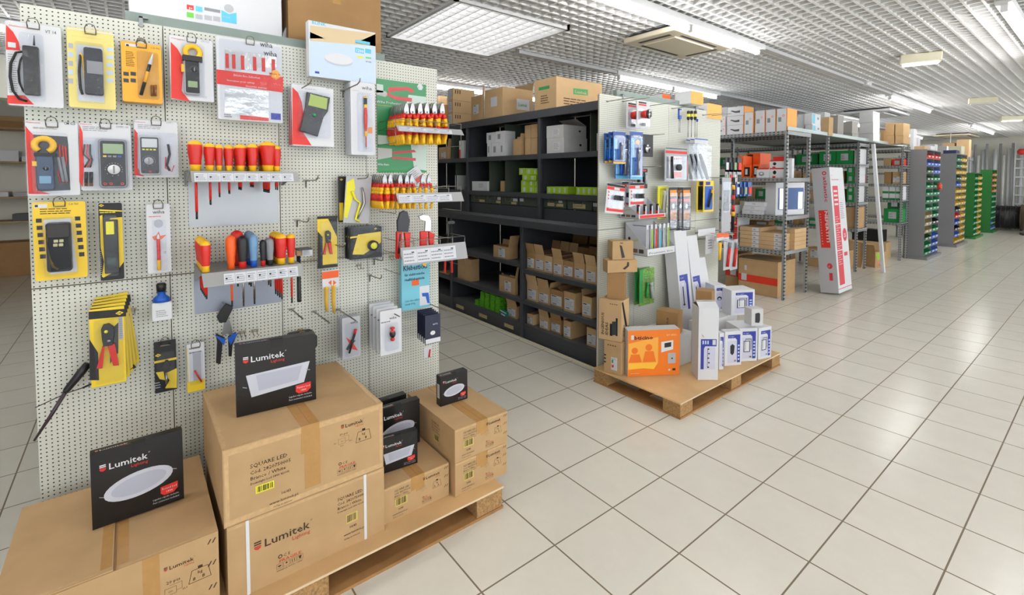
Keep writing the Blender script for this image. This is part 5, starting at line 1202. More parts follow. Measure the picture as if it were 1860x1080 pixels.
pp([(745, 255), (775, 256), (775, 310), (752, 306)], pl_, .0006); pp([(672+14, 312-2), (775, 311), (775, 313), (686, 313)], green, .0006)
b.obj('sheet', t)
# price sheet and small stuff right of it
t = tag(MB().box(0, 0, 0, .075, .0015, .075, tagw).lines(FF(), .008, .02, .06, .07, 5, grey).box(.02, -.001, -.006, .07, -.0002, .02, pr_).obj('price_sheet', loc=(XP+.012, P(750, 320, 'x', XP).y, P(750, 335, 'x', XP).z), rz=H90), 'tilted white price sheet behind the middle pliers rack', 'price sheet'); t.rotation_euler[1] = -.6
# klebesticks box
c = Card('glue_stick_box', 'pale blue box of glue sticks with red sticker under the lower wire rack', 729, 470, 781, 556, .07, base=cm('pale_cyan', 120, 196, 216, rough=.4), cat='box', thick=.03, rr=.001, hook=False)
dk = cm('navy_ink', 30, 60, 90); c.txt(732, 492, 'Klebesticks', 10, dk, 44, bold=.02).txt(735, 502, 'f\u00fcr elektronische', 5, dk, 36, bold=.02).txt(735, 511, 'Hei\u00dfklebepistole', 5, dk, 36, bold=.02).rect(748, 509, 761, 517, orangep).rect(762, 520, 780, 552, white).poly([(766, 532), (778, 531), (779, 537), (780, 550), (776, 550), (773, 538), (767, 538)], blueb, .0014)
c.txt(736, 549, 'Leim ohne einfach', 4, dk, 26).txt(736, 555, 'Inhalt 500g', 4, dk, 18); c.done()
# yellow folding knife pack (upper) and black card behind
c = Card('knife_pack', 'silvery bag with yellow and steel folding tool left of the middle pliers rack', 622, 318, 670, 402, .08, base=greyw, rr=.002, hook=False)
c.b.text(c.F, 0, 0, ' ', .01, white); c.t.rotation_euler[1] = .08
o = MB().tube([(x, -.008, z) for x, z in [c.q(*p) for p in ((634, 346), (641, 360), (650, 366), (644, 396), (652, 400))]], .006, ylab, n=8).obj('yellow_grip', c.t)
MB().tube([(x, -.012, z) for x, z in [c.q(*p) for p in ((651, 338), (655, 352), (657, 366), (652, 380), (647, 394))]], [.004, .007, .007, .006, .005], steel, n=8).obj('steel_handle', c.t); c.poly([(624, 330), (636, 322), (640, 340), (630, 395), (624, 395)], ylab); c.done()
c = Card('knife_card', 'black card half hidden behind the silvery folding tool bag', 614, 320, 640, 402, .045, base=black, rr=.002, hook=False); ck(c, 620, 326, 4); c.rect(616, 368, 624, 400, yellow); c.done()
# CK crimper card (tilted)
c = Card('crimping_tool_card', 'yellow and black card with red-handled crimper right of the lower tool shelf', 576, 393, 613, 484, .09, base=yellow, rr=.002, shell=(580, 402, 611, 480), sd=.02, hook=False)
for r_ in ((576, 393, 577.5, 484), (576, 393, 613, 396), (612, 393, 613, 484), (576, 482, 613, 484)): c.rect(*r_, black)
c.poly([(577, 420), (586, 430), (586, 482), (577, 482)], black).poly([(596, 397), (612, 396), (612, 430)], black)
a = c.q(594, 434); crimper(c.t, a[0], a[1], .78, -.006); c.done()
# tape measures
c = Card('tape_measure_pack', 'clear pack with yellow and black tape measures under a hook', 634, 414, 694, 466, .10, base=black, rr=.002, shell=(636, 412, 694, 468), sd=.03, hook=False)
c.poly([(636, 430), (692, 422), (692, 425), (636, 433)], yellow).poly([(650, 426), (692, 420), (692, 440), (660, 462), (640, 462)], yellow); ck(c, 682, 415, 4)
a = c.q(676, 445); MB().cyl((a[0], -.004, a[1]), (a[0], -.024, a[1]), .025, bplast, n=24).obj('tape_case', c.t); MB().cyl((a[0], -.0242, a[1]), (a[0], -.0255, a[1]), .016, ylab, n=20).obj('badge', c.t)
tt = c.done()
for k in (1, 2): dup(tt, loc=(tt.location.x-.03*k, tt.location.y, tt.location.z), label='identical tape measure pack directly behind the front one', group='tape measure packs behind the front one')
# orange header bag with yellow strippers
c = Card('stripper_bag', 'orange-topped clear bag with yellow cable stripper below the slanted crimper card', 585, 492, 616, 520, .07, base=white, rr=.001, hook=False)
c.poly([(585, 494), (615, 490), (615, 503), (585, 507)], orangep).poly([(596, 513), (602, 508), (602, 518)], orangep, .0012).poly([(605, 508), (611, 513), (605, 518)], orangep, .0012)
for k, (u, v0, v1) in enumerate(((592, 521, 565), (605, 518, 567))): a, e = c.q(u, v0), c.q(u+1, v1); MB().tube([(a[0], -.006, a[1]), ((a[0]+e[0])/2-.002, -.006, (a[1]+e[1])/2), (e[0], -.006, e[1])], [.010, .009, .007], yplast, n=8).obj('stripper', c.t)
a, e = c.q(586, 570), c.q(616, 519); MB().rbox(a[0], -.018, a[1], e[0], -.0165, e[1], clear, r=.004).obj('bag_film', c.t); c.done()
hook(530, 562, 583, 560, 'long steel hook reaching out above the black cases', L=.20, up=False)
# small wiha packs on long hooks
c = Card('multitool_pack', 'white card with red-tipped black pen tool, left of the ball tool pack', 621, 578, 655, 646, .15, base=greyw, rr=.003, shell=(626, 588, 652, 642), sd=.014, hook=False)
c.txt(636, 588, 'wiha', 5, dgrey, 14).poly([(628, 612), (640, 620), (650, 636), (640, 634)], red).poly([(638, 616), (628, 634), (632, 636), (646, 618)], dgrey)
a, e = c.q(645, 596), c.q(633, 640); A, E_ = V(a[0], -.012, a[1]), V(e[0], -.012, e[1]); MB().cyl(A, A.lerp(E_, .2), .006, rplast).cyl(A.lerp(E_, .2), E_, .0058, bplast, r1=.004).obj('pen_tool', c.t)
t0 = c.done()
for k in (1, 2): dup(t0, loc=(t0.location.x-.03*k, t0.location.y, t0.location.z-.002*k), label='identical pen tool card just behind the front one', group='pen tool cards behind the front one')
hook(571, 566, 640, 598, 'long steel hook through the pen tool cards', L=.24, up=False); hook(615, 562, 686, 588, 'long steel hook through the red ball packs', L=.25, up=False)
c = Card('bulb_tool_pack', 'white card with red and black ball-shaped tool, front of its hook', 690, 566, 730, 638, .19, base=white, rr=.003, shell=(698, 588, 722, 632), sd=.02, hook=False)
c.txt(707, 580, 'wiha', 5, dgrey, 13).lines(692, 583, 715, 585, 1, grey)
a = c.q(711, 592); MB().lathe([(.004, 0), (.011, -.004), (.011, -.010), (.004, -.016), (.012, -.024), (.015, -.036), (.011, -.048), (.006, -.054), (.011, -.060), (.009, -.068)], rplast, (a[0], -.013, a[1]), 14, mats=[rplast, rplast, rplast, rplast, bplast, bplast, bplast, rplast, rplast]).obj('ball_tool', c.t)
t0 = c.done()
for k in range(1, 4): t_ = dup(t0, loc=(t0.location.x-.045*k, t0.location.y, t0.location.z+.003*k), label=f'pale card pack behind the red and black ball tool, {ORD[k]} on the hook', group='pale packs behind the ball tool')
c = Card('magnet_card', 'dark blue card with white oval window, front of the row at the pegboard edge', 772, 574, 800, 620, .19, base=cm('navy_card', 36, 42, 66, rough=.4), rr=.001, hook=False)
c.b.dell(c.F, *c.q(786, 604), .014, .011, white, .0012); c.txt(786, 590, 'aric', 4, white, 9); c.rect(773, 617, 800, 619, white)
t0 = c.done()
for k in range(1, 5): dup(t0, loc=(t0.location.x-.022*k, t0.location.y, t0.location.z+.003*k), label=f'dark blue card with oval window, {ORD[k]} from the front of its hook', group='navy cards on the hook')
tag(MB().rbox(0, 0, 0, .045, .003, .055, white, r=.003).tube([(.028, -.004, .0), (.034, -.004, .04)], [.005, .004], rplast).obj('tool_card', loc=(XP+.13, P(770, 648, 'x', XP+.13).y, P(770, 650, 'x', XP+.13).z), rz=H90), 'white card with red handled tip below the navy cards', 'blister pack')
hook(690, 556, 758, 582, 'long steel hook carrying the navy oval window cards', L=.25, up=False); hook(772, 548, 838, 564, 'long bare steel hook at the right edge of the pegboard', L=.25, up=False)
hook(672, 500, 720, 488, 'angled steel hook left of the glue stick box', L=.16); hook(680, 470, 715, 460, 'steel hook behind the red-handled crimping plier', L=.12)
# ------------------------------------------------------------------ things on the far pegboard
navyb = cm('navy_blue_card', 40, 84, 160, rough=.3); skyb = cm('sky_blue_card', 90, 180, 225, rough=.3); gold = cm('gold_yellow', 240, 180, 40, rough=.35)
silver_ = mat('silver_reflector', (.7, .7, .72), rough=.15, metal=1)
def torch_y(c, u0, v0, u1, v1, r, m, m2=silver_, y=-.014, name='torch'):
    a, e = c.q(u0, v0), c.q(u1, v1); A, E_ = V(a[0], y, a[1]), V(e[0], y, e[1])
    MB().cyl(A, A.lerp(E_, .22), r*1.35, m2, r1=r).cyl(A.lerp(E_, .22), E_, r, m).obj(name, c.t)
# red lanterns
c = Card('lantern_pack', 'white and red blister pack with round red lantern torch, top of the far pegboard', 1157, 182, 1180, 233, .16, rr=.003, shell=(1159, 196, 1180, 230), sd=.03, hook=False)
c.rect(1160, 184, 1174, 189, bplast).rect(1160, 188, 1174, 193, red)
a = c.q(1166, 208); MB().cyl((a[0], -.005, a[1]), (a[0]+.01, -.05, a[1]), .026, rplast, r1=.034, n=20).cyl((a[0]+.01, -.0502, a[1]), (a[0]+.012, -.058, a[1]), .035, bplast, r1=.035, n=20).cyl((a[0]+.012, -.0585, a[1]), (a[0]+.012, -.060, a[1]), .029, silver_, n=20).obj('lantern', c.t)
a = c.q(1166, 226); MB().box(a[0]-.01, -.02, a[1]-.01, a[0]+.02, -.004, a[1]+.01, grey).obj('battery', c.t); t = c.done()
dup(t, loc=(t.location.x-.09, t.location.y-.01, t.location.z), label='second red lantern torch pack, behind and left of the front lantern')
# blue torch packs
def varta(u0, v0, u1, v1, off, lab, base=navyb, foot=gold, big=False, grp=None):
    c = Card('torch_pack', lab, u0, v0, u1, v1, off, base=base, rr=.002, shell=(u0+1, v0+8, u1-1, v1-4), sd=.02, hook=False, group=grp)
    c.rect(u0, v1-(4 if foot is gold else 6), u1, v1, foot); c.txt(u0+(u1-u0)*.25, v0+11, 'VARTA', 4.5, white, (u1-u0)*.65, bold=.02)
    c.rect(u0+1, v0+12, u0+(u1-u0)*.3, v1-8, skyb, .0006)
    if big: c.b.dell(c.F, *c.q(u0+(u1-u0)*.6, v0+20), .024, .018, gold, .0012)
    torch_y(c, u0+(u1-u0)*.62, v0+(v1-v0)*.35, u0+(u1-u0)*.55, v1-7, .009, steel); torch_y(c, u0+(u1-u0)*.3, v0+(v1-v0)*.55, u0+(u1-u0)*.28, v1-7, .008, blueb, blueb, name='battery')
    return c.done()
varta(1098, 242, 1108, 296, .06, 'blue torch blister pack, leftmost of the row on the far pegboard')
varta(1106, 239, 1116, 295, .09, 'blue torch blister pack, second of the row on the far pegboard')
varta(1114, 238, 1136, 297, .12, 'blue torch blister pack with gold foot, front of the three short ones')
varta(1118, 243, 1144, 324, .07, 'long blue torch blister pack with pale blue foot, behind on the far pegboard', foot=skyb, big=True)
varta(1145, 238, 1167, 325, .14, 'long blue torch blister pack with gold oval, biggest on the far pegboard', foot=skyb, big=True)
c = Card('work_lamp_pack', 'clear pack with square black work lamp right of the blue torch packs', 1166, 243, 1186, 285, .10, base=bplast, rr=.004, hook=False)
a = c.q(1173, 270); MB().cyl((a[0], -.002, a[1]), (a[0], -.02, a[1]), .034, dgrey, n=20).cyl((a[0], -.0202, a[1]), (a[0], -.022, a[1]), .028, silver_, n=20).obj('work_lamp', c.t); c.done()
c = Card('torch_pack', 'small black and white double torch pack below the square work lamp', 1158, 306, 1176, 342, .08, base=bplast, rr=.002, hook=False); c.rect(1160, 308, 1174, 311, red)
for u in (1162, 1171): torch_y(c, u, 313, u, 334, .010, greyw, greyw)
c.done()
def headlamp(u0, v0, u1, v1, off, lab, tilt=0):
    c = Card('headlamp_card', lab, u0, v0, u1, v1, off, base=white, rr=.002, shell=(u0+4, v0+12, u1-3, v1-7), sd=.03, hook=False)
    w_ = u1-u0; c.rect(u0, v0, u1, v0+4, black).rect(u0, v0+5, u1, v0+10, red, .001).rect(u0+w_*.4, v0+5.5, u0+w_*.7, v0+9.5, white, .0014).rect(u0+2, v1-7, u1, v1-3, red)
    for k in range(3): c.poly([(u0+3, v0+13+k*6), (u0+6, v0+16+k*6), (u0+3, v0+17+k*6)], red)
    a = c.q(u0+w_*.55, v0+24); MB().rbox(a[0]-.03, -.03, a[1]-.016, a[0]+.02, -.006, a[1]+.018, bplast, r=.008).obj('headlamp', c.t); MB().cyl((a[0]+.024, -.012, a[1]), (a[0]+.036, -.036, a[1]+.002), .018, dgrey, n=16).cyl((a[0]+.036, -.0362, a[1]+.002), (a[0]+.037, -.038, a[1]+.002), .015, silver_, n=16).obj('lamp_lens', c.t)
    t = c.done(); t.rotation_euler[1] = tilt; return t
t = headlamp(1099, 332, 1132, 383, .15, 'white and red card with black headlamp hanging skewed, leftmost on the far pegboard', .12)
headlamp(1143, 332, 1170, 373, .16, 'white and red card with small black headlamp above the torch display box')
headlamp(1130, 330, 1150, 375, .08, 'white and red headlamp card hidden between the two front headlamp cards')
# counter display boxes
def displaybox(u0, v0, u1, v1, off, lab, trim, cont, n):
    X = XP+off; a, e = P(u0, v0, 'x', X), P(u1, v1, 'x', X); w, h = e.y-a.y, a.z-e.z
    t = thing('display_box', lab, 'display box', (X, a.y, e.z), H90); d = off-.03
    b = MB().box(0, 0, 0, w, d, .003, greyw).box(0, d-.003, 0, w, d, h, greyw).box(0, 0, 0, w, .003, h*.22, white)
    for x in (0, w-.003): b.add([(x, 0, 0), (x, d, 0), (x, d, h), (x, 0, h*.22), (x+.003, 0, 0), (x+.003, d, 0), (x+.003, d, h), (x+.003, 0, h*.22)], [(0, 3, 2, 1), (4, 5, 6, 7), (0, 1, 5, 4), (1, 2, 6, 5), (2, 3, 7, 6), (3, 0, 4, 7)], greyw)
    b.drect(FF(), w*.05, h*.04, w*.95, h*.18, trim) if trim is red else b.text(FF(), w*.06, h*.06, 'Premium line', h*.09, dgrey, w=w*.85)
    L = FL(0, d, 0); b.drect(L, d*.1, h*.08, d*.3, h*.2, dgrey).drect(L, d*.35, h*.08, d*.58, h*.2, cardb_).drect(L, d*.64, h*.08, d*.85, h*.2, dgrey).dell(L, d*.2, h*.5, d*.06, d*.06, black, n=12).dec(L, [(d*.15, h*.33), (d*.6, h*.45), (d*.6, h*.52), (d*.15, h*.4)], cm('strip_green', 170, 176, 130)); b.obj('box_body', t)
    for i in range(n):
        x = w*(.1+.8*i/max(1, n-1)); k = 0
        if cont == 't':
            g = tag(MB().cyl((0, 0, 0), (0, 0, .05), .011, rplast).cyl((0, 0, .05), (0, 0, .10), .011, bplast).box(-.006, -.0125, .025, .006, -.0105, .088, white).obj('torch', loc=(X-.035, a.y+w*(.12+.70*i/(n-1)), e.z+.0035), rz=H90), f'black and white pocket torch, {ORD[i]} from the left in the upper display box', 'torch')
        else:
            g = tag(MB().box(-.012, 0, 0, .012, .004, h*.94, white).box(-.006, -.006, .02, .006, -.0005, h*.8, [greyw, lime, red, cyan][i % 4]).obj('lamp_card', loc=(X-.03-.0*i, a.y+w*(.12+.74*i/(n-1)), e.z+.0035), rz=H90), f'slim white tube card, {ORD[i]} from the left in the lower display box', 'card')
cardb_ = cm('brown_photo', 120, 90, 70)
hook(1112, 334, 1130, 332, 'wire hook holding the skewed headlamp card', L=.18, up=False)
displaybox(1160, 362, 1209, 394, .21, 'grey cardboard display box with red band holding pocket torches', red, 't', 4)
displaybox(1176, 407, 1226, 458, .24, 'grey cardboard display box with slanted sides holding slim tube cards', None, 'c', 6)
# torch blister row with red band
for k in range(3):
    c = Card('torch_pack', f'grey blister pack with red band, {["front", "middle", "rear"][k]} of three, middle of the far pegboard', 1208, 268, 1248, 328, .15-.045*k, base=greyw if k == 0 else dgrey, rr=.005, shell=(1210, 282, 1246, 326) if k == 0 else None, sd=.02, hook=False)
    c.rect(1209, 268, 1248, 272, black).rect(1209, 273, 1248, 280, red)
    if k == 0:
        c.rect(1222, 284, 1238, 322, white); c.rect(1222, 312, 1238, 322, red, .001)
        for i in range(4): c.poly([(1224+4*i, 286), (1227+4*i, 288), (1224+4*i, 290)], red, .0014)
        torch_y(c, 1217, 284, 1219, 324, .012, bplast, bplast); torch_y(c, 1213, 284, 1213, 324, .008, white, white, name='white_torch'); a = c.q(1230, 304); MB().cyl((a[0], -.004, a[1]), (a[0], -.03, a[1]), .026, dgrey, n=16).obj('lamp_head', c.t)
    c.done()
c = Card('torch_pack', 'black pack with orange-ringed torch right of the red banded packs', 1238, 280, 1249, 328, .12, base=bplast, rr=.003, hook=False); torch_y(c, 1244, 284, 1244, 320, .012, orangep, bplast); c.done()
# hanging bags with black tools, blue header
for k in range(3):
    c = Card('tool_bag', f'clear bag with blue header and long black tool, {["right", "middle", "left"][k]} of three on the far pegboard', 1262-8*k, 251+k, 1286-8*k, 262, .14-.05*k, base=white, rr=.001, hook=False)
    c.rect(1262-8*k, 251+k, 1286-8*k, 255+k, blueb)
    a, e = c.q(1270-8*k, 280), c.q(1284-8*k, 325); MB().tube([(a[0], -.006, a[1]), ((a[0]+e[0])/2, -.006, (a[1]+e[1])/2), (e[0], -.006, e[1])], [.012, .019, .012], dgrey, n=8).obj('black_tool', c.t)
    a, e = c.q(1261-8*k, 328), c.q(1288-8*k, 262); MB().rbox(a[0], -.028, a[1], e[0], -.0265, e[1], clear, r=.006).obj('bag_film', c.t); c.done()
# blue clamp and thin screwdrivers
X = XP+.08
def thin(u, v0, v1, v2, m, m2, r, lab):
    a, b_, c_ = (P(u, v, 'x', X) for v in (v0, v1, v2)); t = thing('test_screwdriver', lab, 'screwdriver', (X, a.y, b_.z), H90)
    L = a.z-b_.z; MB().lathe([(r*.5, 0), (r, L*.1), (r, L*.35), (r*.8, L*.5), (r, L*.65), (r, L*.95), (r*.5, L)], m, mats=[m, m, m2, m2, m, m, m]).obj('handle', t); MB().cyl((0, 0, 0), (0, 0, c_.z-b_.z), r*.25, steel, n=8).obj('shaft', t)
for i, u in enumerate((1250.5, 1256.5, 1263)): thin(u, 201, 218, 249, bplast, ylab, .013, f'long black and yellow screwdriver, {ORD[i]} from the left at the top of the far pegboard')
thin(1266.5, 216, 221, 249, blueb, blueb, .009, 'thin screwdriver with short blue handle right of the black and yellow ones')
t = thing('clamp_tool', 'blue clamp tool with two steel prongs at the top of the far pegboard', 'tool', (X, P(1233, 196, 'x', X).y, P(1233, 216, 'x', X).z), H90)
MB().box(-.004, -.006, 0, .006, .006, .085, blueb).box(-.004, -.006, .075, .03, .006, .085, blueb).box(0, -.008, 0, .03, .008, .03, blueb).obj('clamp_body', t)
for x in (.006, .022): MB().cyl((x, 0, 0), (x, 0, -.11), .0025, steel, n=8).obj('prong', t)
# yellow torch, brown tool packs, blue-yellow packs
c = Card('torch_pack', 'yellow pack with white tube lamp beside the upper display box', 1195, 338, 1213, 396, .07, base=ylab, rr=.008, shell=(1198, 342, 1212, 394), sd=.02, hook=False); torch_y(c, 1206, 346, 1202, 384, .012, greyw, whiteg); c.done()
brn = cm('amber_card', 206, 130, 50, rough=.35)
for k, (u, off) in enumerate(((1216, .13), (1229, .07), (1240, .13))):
    c = Card('blade_pack', f'black and amber tool pack with silver oval, {ORD[k]} from the left on the far pegboard', u, 340, u+14, 417, off, base=bplast, rr=.003, shell=(u+1, 350, u+13, 414), sd=.014, hook=False)
    c.rect(u+1, 345, u+13, 356, orange).rect(u+1, 361, u+13, 366, red).rect(u+2, 382, u+12, 398, brn); c.b.dell(c.F, *c.q(u+7, 374), .016, .019, silver_, .0014)
    for i in range(5): c.rect(u+2+2*i, 401, u+3.4+2*i, 413, greyw, .0012)
    c.done()
for k, (u, off) in enumerate(((1278, .13), (1266, .09))):
    c = Card('cutter_pack', f'yellow and blue card with black cutter, {["front", "rear"][k]} one near the right of the far pegboard', u, 328, u+18, 384, off, base=yellow, rr=.002, hook=False)
    c.rect(u+2, 338, u+16, 380, blueb if k == 0 else bplast); c.rect(u+4, 330, u+12, 336, blue); torch_y(c, u+14, 344, u+6, 376, .010, bplast, gold, name='cutter'); c.done()
# white tag strip, orange bags, red pliers
c = Card('price_card', 'white price card hanging from a white bar low on the far pegboard', 1282, 428, 1297, 459, .10, rr=.001, hook=False); c.lines(1286, 434, 1294, 452, 4, grey); c.rect(1268, 417, 1299, 425, white, .0006); c.done()
for k, u in enumerate((1302, 1311)):
    c = Card('stripper_bag', f'orange-topped bag with yellow stripper, {["left", "right"][k]} one at the right edge of the far pegboard', u, 424, u+13, 436, .20-.03*k, base=white, rr=.001, hook=False)
    c.rect(u, 424, u+13, 430, orangep); a, e = c.q(u+5, 440), c.q(u+4, 472); MB().tube([(a[0], -.006, a[1]), (e[0], -.006, e[1])], [.015, .010], yplast, n=8).obj('stripper', c.t); c.done()
for k, u in enumerate((1319, 1331)):
    c = Card('pliers_pack', f'clear pack with red-handled pliers, {["left", "right"][k]} one beyond the right edge of the far pegboard', u-4, 436, u+8, 488, .22-.02*k, base=greyw, rr=.002, hook=False)
    torch_y(c, u+5, 440, u, 484, .012, rplast, grey, name='pliers'); c.done()
c = Card('cable_tie_pack', 'tall clear pack of dark cable ties at the right edge of the far pegboard', 1312, 322, 1326, 420, .12, base=greyw, rr=.002, shell=(1313, 330, 1326, 385), sd=.02, hook=False); c.rect(1314, 345, 1325, 382, dgrey, .0006); c.done()
t = thing('banded_rod', 'black rod with yellow and red bands standing beside the far pegboard', 'rod', (XP+.1, P(1331, 400, 'x', XP+.1).y, P(1331, 422, 'x', XP+.1).z), H90); hh = P(1331, 322, 'x', XP+.1).z-t.location.z
MB().cyl((0, 0, 0), (0, 0, hh), .016, bplast).obj('rod', t)
for z0, m in ((.30, gold), (.42, rplast), (.60, rplast), (.78, gold)): MB().cyl((0, 0, hh*z0), (0, 0, hh*(z0+.08)), .0168, m).obj('band', t)
for (u, v, u2, v2, L_) in ((1104, 184, 1136, 174, .25), (1133, 184, 1160, 176, .25), (1180, 192, 1212, 188, .25), (1145, 408, 1175, 400, .2), (1222, 410, 1260, 415, .22), (1222, 197, 1246, 190, .2), (1278, 209, 1300, 204, .2), (1292, 210, 1322, 206, .2), (1170, 246, 1196, 243, .2), (1165, 303, 1200, 299, .2)):
    hook(u, v, u2, v2, 'empty wire display hook on the far pegboard', L=L_, grp='empty hooks on the far pegboard', up=False)
c = Card('shears_pack', 'green garden-picture blister pack with grey scissors low on the far pegboard', 1162, 490, 1188, 549, .13, base=cm('leaf_green', 110, 160, 60, rough=.35, noise=.4, nscale=60), rr=.003, shell=(1166, 505, 1186, 545), sd=.018, hook=False)
c.rect(1162, 490, 1167, 549, green).lines(1170, 496, 1184, 506, 3, green); torch_y(c, 1180, 512, 1183, 540, .013, greyw, greyw, name='scissor_handle'); torch_y(c, 1174, 512, 1172, 540, .009, green, green, name='scissor_blade'); t = c.done()
dup(t, loc=(t.location.x-.045, t.location.y-.0, t.location.z), label='second green garden blister pack behind the front one')
sh_ = hook(1172, 492, 1200, 492, 'short wire hook holding the green garden packs', L=.18, up=False); sh_.location.y = 1.748; sh_.location.z = .778
# side wing with small blister packs, right of the far pegboard
t = thing('wire_grid_panel', 'dark hook panel with small packs on the far side of the pegboard gondola', 'panel', (-1.16, 3.03, 1.0), 0)
for k in range(6): MB().box(-.36, 0, k*.16, .06, .006, k*.16+.006, bplast).obj('grid_bar', t)
for x in (-.34, -.12, .05): MB().box(x, .0065, -1.0, x+.008, .012, .84, bplast).obj('grid_post', t)
for z in (.925, .985, 1.485):
    r_ = thing('hook_rail', {.925: 'lower', .985: 'middle', 1.485: 'upper'}[z]+' wire hook rail reaching past the right edge of the far pegboard', 'hook rail', (XP, 2.60, z), H90)
    MB().box(0, -.004, 0, .68, -.0005, .008, wire).obj('bar', r_)
    for q in range(4): MB().tube([(.09+.12*q, -.004, .004), (.09+.12*q, -.26, .006)], .0018, wire, n=6).obj('prong', r_)
for r_, (v, m, n) in enumerate(((300, dgrey, 4), (345, navyb, 7), (322, greyw, 4), (395, orangep, 3))):
    z0 = P(1325, v+12, 'x', -1.0).z
    for i in range(n):
        tag(MB().rbox(0, 0, 0, .075, .004, .14, m, r=.004).box(.012, -.008, .02, .062, -.0005, .09, [whiteg, bplast, lcd, red][(i+r_) % 4]).obj('blister_pack', loc=(-1.02+.014*i-.01*(r_ % 2), 3.07+.050*i, z0), rz=H90), f'small {["dark", "navy", "pale", "orange"][r_]} blister pack, {ORD[i]} in its row beside the far pegboard', 'blister pack', f'{["dark", "navy", "pale", "orange"][r_]} packs beside the far pegboard')

# ------------------------------------------------------------------ boxes on the far pallet
def fbox(lab, u, v, ang, u1, vt, zb, d=.12, m=white, deco=None, flaps='', side=None, name='lamp_box', cat='box', group=None, w=None, tilt=0, pt=None):
    """box with its front-left-bottom corner under (u,v) at height zb, front turned by ang degrees"""
    o = P(u, v, 'z', zb) if pt is None else V(*pt); A = math.radians(ang)
    if w is None:
        q_ = P(u1, v, 'z', zb); dr = V(q_.x-CAM.x, q_.y-CAM.y, 0); r = V(math.cos(A), math.sin(A), 0)
        den = r.x*dr.y-r.y*dr.x; w = ((CAM.x-o.x)*dr.y-(CAM.y-o.y)*dr.x)/den
    h = P(u, vt, 'x', o.x).z-zb
    t = gbox(lab, o.x, o.y, zb+.0008, w, d, h, rz=A, m=m, deco=deco, flaps=flaps, group=group, cat=cat, name=name, side=side)
    if tilt: t.rotation_euler[0] = tilt
    return t, zb+h+.002
ZP = .1035
lilac = cm('pale_lilac_label', 206, 206, 226, rough=.5)
def bluelab(kind):
    def f(b, w, d, h):
        F = FF(); b.dec(F, [(w*.18, h*.90), (w*.18, h*.80), (w*.62, h*.80), (w*.72, h*.74), (w*.74, h*.08), (w*.92, h*.08), (w*.92, h*.90)], blue)
        b.drect(F, w*.16, h*.08, w*.72, h*.72, lilac, .0007); b.text(F, w*.24, h*.83, 'Prolight', h*.045, white, w=w*.3)
        for k in range(5): b.drect(F, w*.78, h*(.15+.1*k), w*.88, h*(.20+.1*k), lblue, .0014)
        b.barcode(F, w*.55, h*.10, w*.7, h*.17, tagw, black, off=.0012)
        if kind == 'cube':
            for (x0, y0, x1, y1) in ((.24, .28, .28, .62), (.56, .28, .60, .62), (.24, .28, .60, .30), (.24, .60, .60, .62), (.34, .34, .36, .68), (.64, .34, .67, .68), (.34, .66, .67, .68)): b.drect(F, w*x0, h*y0, w*x1, h*y1, bplast, .0014)
            b.drect(F, w*.29, h*.31, w*.55, h*.59, whiteg, .0012)
        if kind == 'lantern': b.dec(F, [(w*.32, h*.58), (w*.45, h*.63), (w*.58, h*.58), (w*.58, h*.54), (w*.55, h*.36), (w*.45, h*.30), (w*.33, h*.36), (w*.32, h*.54)], bplast, .0014)
        if kind == 'ring': b.dell(F, w*.45, h*.5, w*.2, w*.16, bplast, .0014); b.dell(F, w*.45, h*.48, w*.12, w*.09, lblue, .0018)
    return f
def bti(b, w, d, h):
    F = FF(); o1 = cm('bright_orange', 244, 128, 34, rough=.35); o2 = cm('amber_photo', 250, 176, 70, rough=.35)
    b.drect(F, 0, 0, w, h, o1); b.dec(F, [(0.004, h*.72), (w*.58, h*.84), (w*.58, h*.28), (.004, h*.28)], o2, .001)
    b.dec(F, [(.004, h*.28), (w*.58, h*.28), (w*.5, h*.14), (w*.3, h*.17), (.004, h*.15)], cm('deep_amber', 252, 196, 60), .0011)
    for (x, y, rr_) in ((.13, .56, .06), (.40, .62, .065)): b.dell(F, w*x, h*y, w*rr_, h*rr_*1.15, cm('photo_orange', 240, 120, 20), .0014); b.dec(F, [(w*(x-.12), h*.30), (w*(x+.14), h*.30), (w*(x+.09), h*(y-.08)), (w*(x-.07), h*(y-.08))], cm('photo_orange', 240, 120, 20), .0013)
    b.drect(F, w*.06, h*.80, w*.11, h*.90, white, .0012); b.text(F, w*.12, h*.80, 'bticino', h*.11, black, .0014, w=w*.36, bold=.03); b.text(F, w*.94, h*.86, 'KIT VIDEO', h*.05, cm('pale_text', 255, 226, 150), .0014, align='r')
    b.dec(F, [(w*.64, h*.50), (w*.87, h*.56), (w*.87, h*.76), (w*.64, h*.73)], whiteg, .0014); b.dec(F, [(w*.70, h*.60), (w*.83, h*.62), (w*.83, h*.72), (w*.70, h*.70)], bplast, .0018)
    b.drect(F, w*.77, h*.25, w*.92, h*.48, greyw, .0014); b.dell(F, w*.85, h*.36, w*.016, w*.016, bplast, .0018); b.drect(F, w*.86, h*.09, w*.92, h*.14, bplast, .0014); b.drect(F, w*.78, h*.09, w*.82, h*.13, white, .0014); b.lines(F, w*.06, h*.05, w*.28, h*.07, 1, white, .0014)
fbox('orange intercom kit box with amber photo, front left of the far pallet', 1140, 684, 57, 1234, 601, ZP, d=.10, m=offw, deco=bti, name='intercom_box')
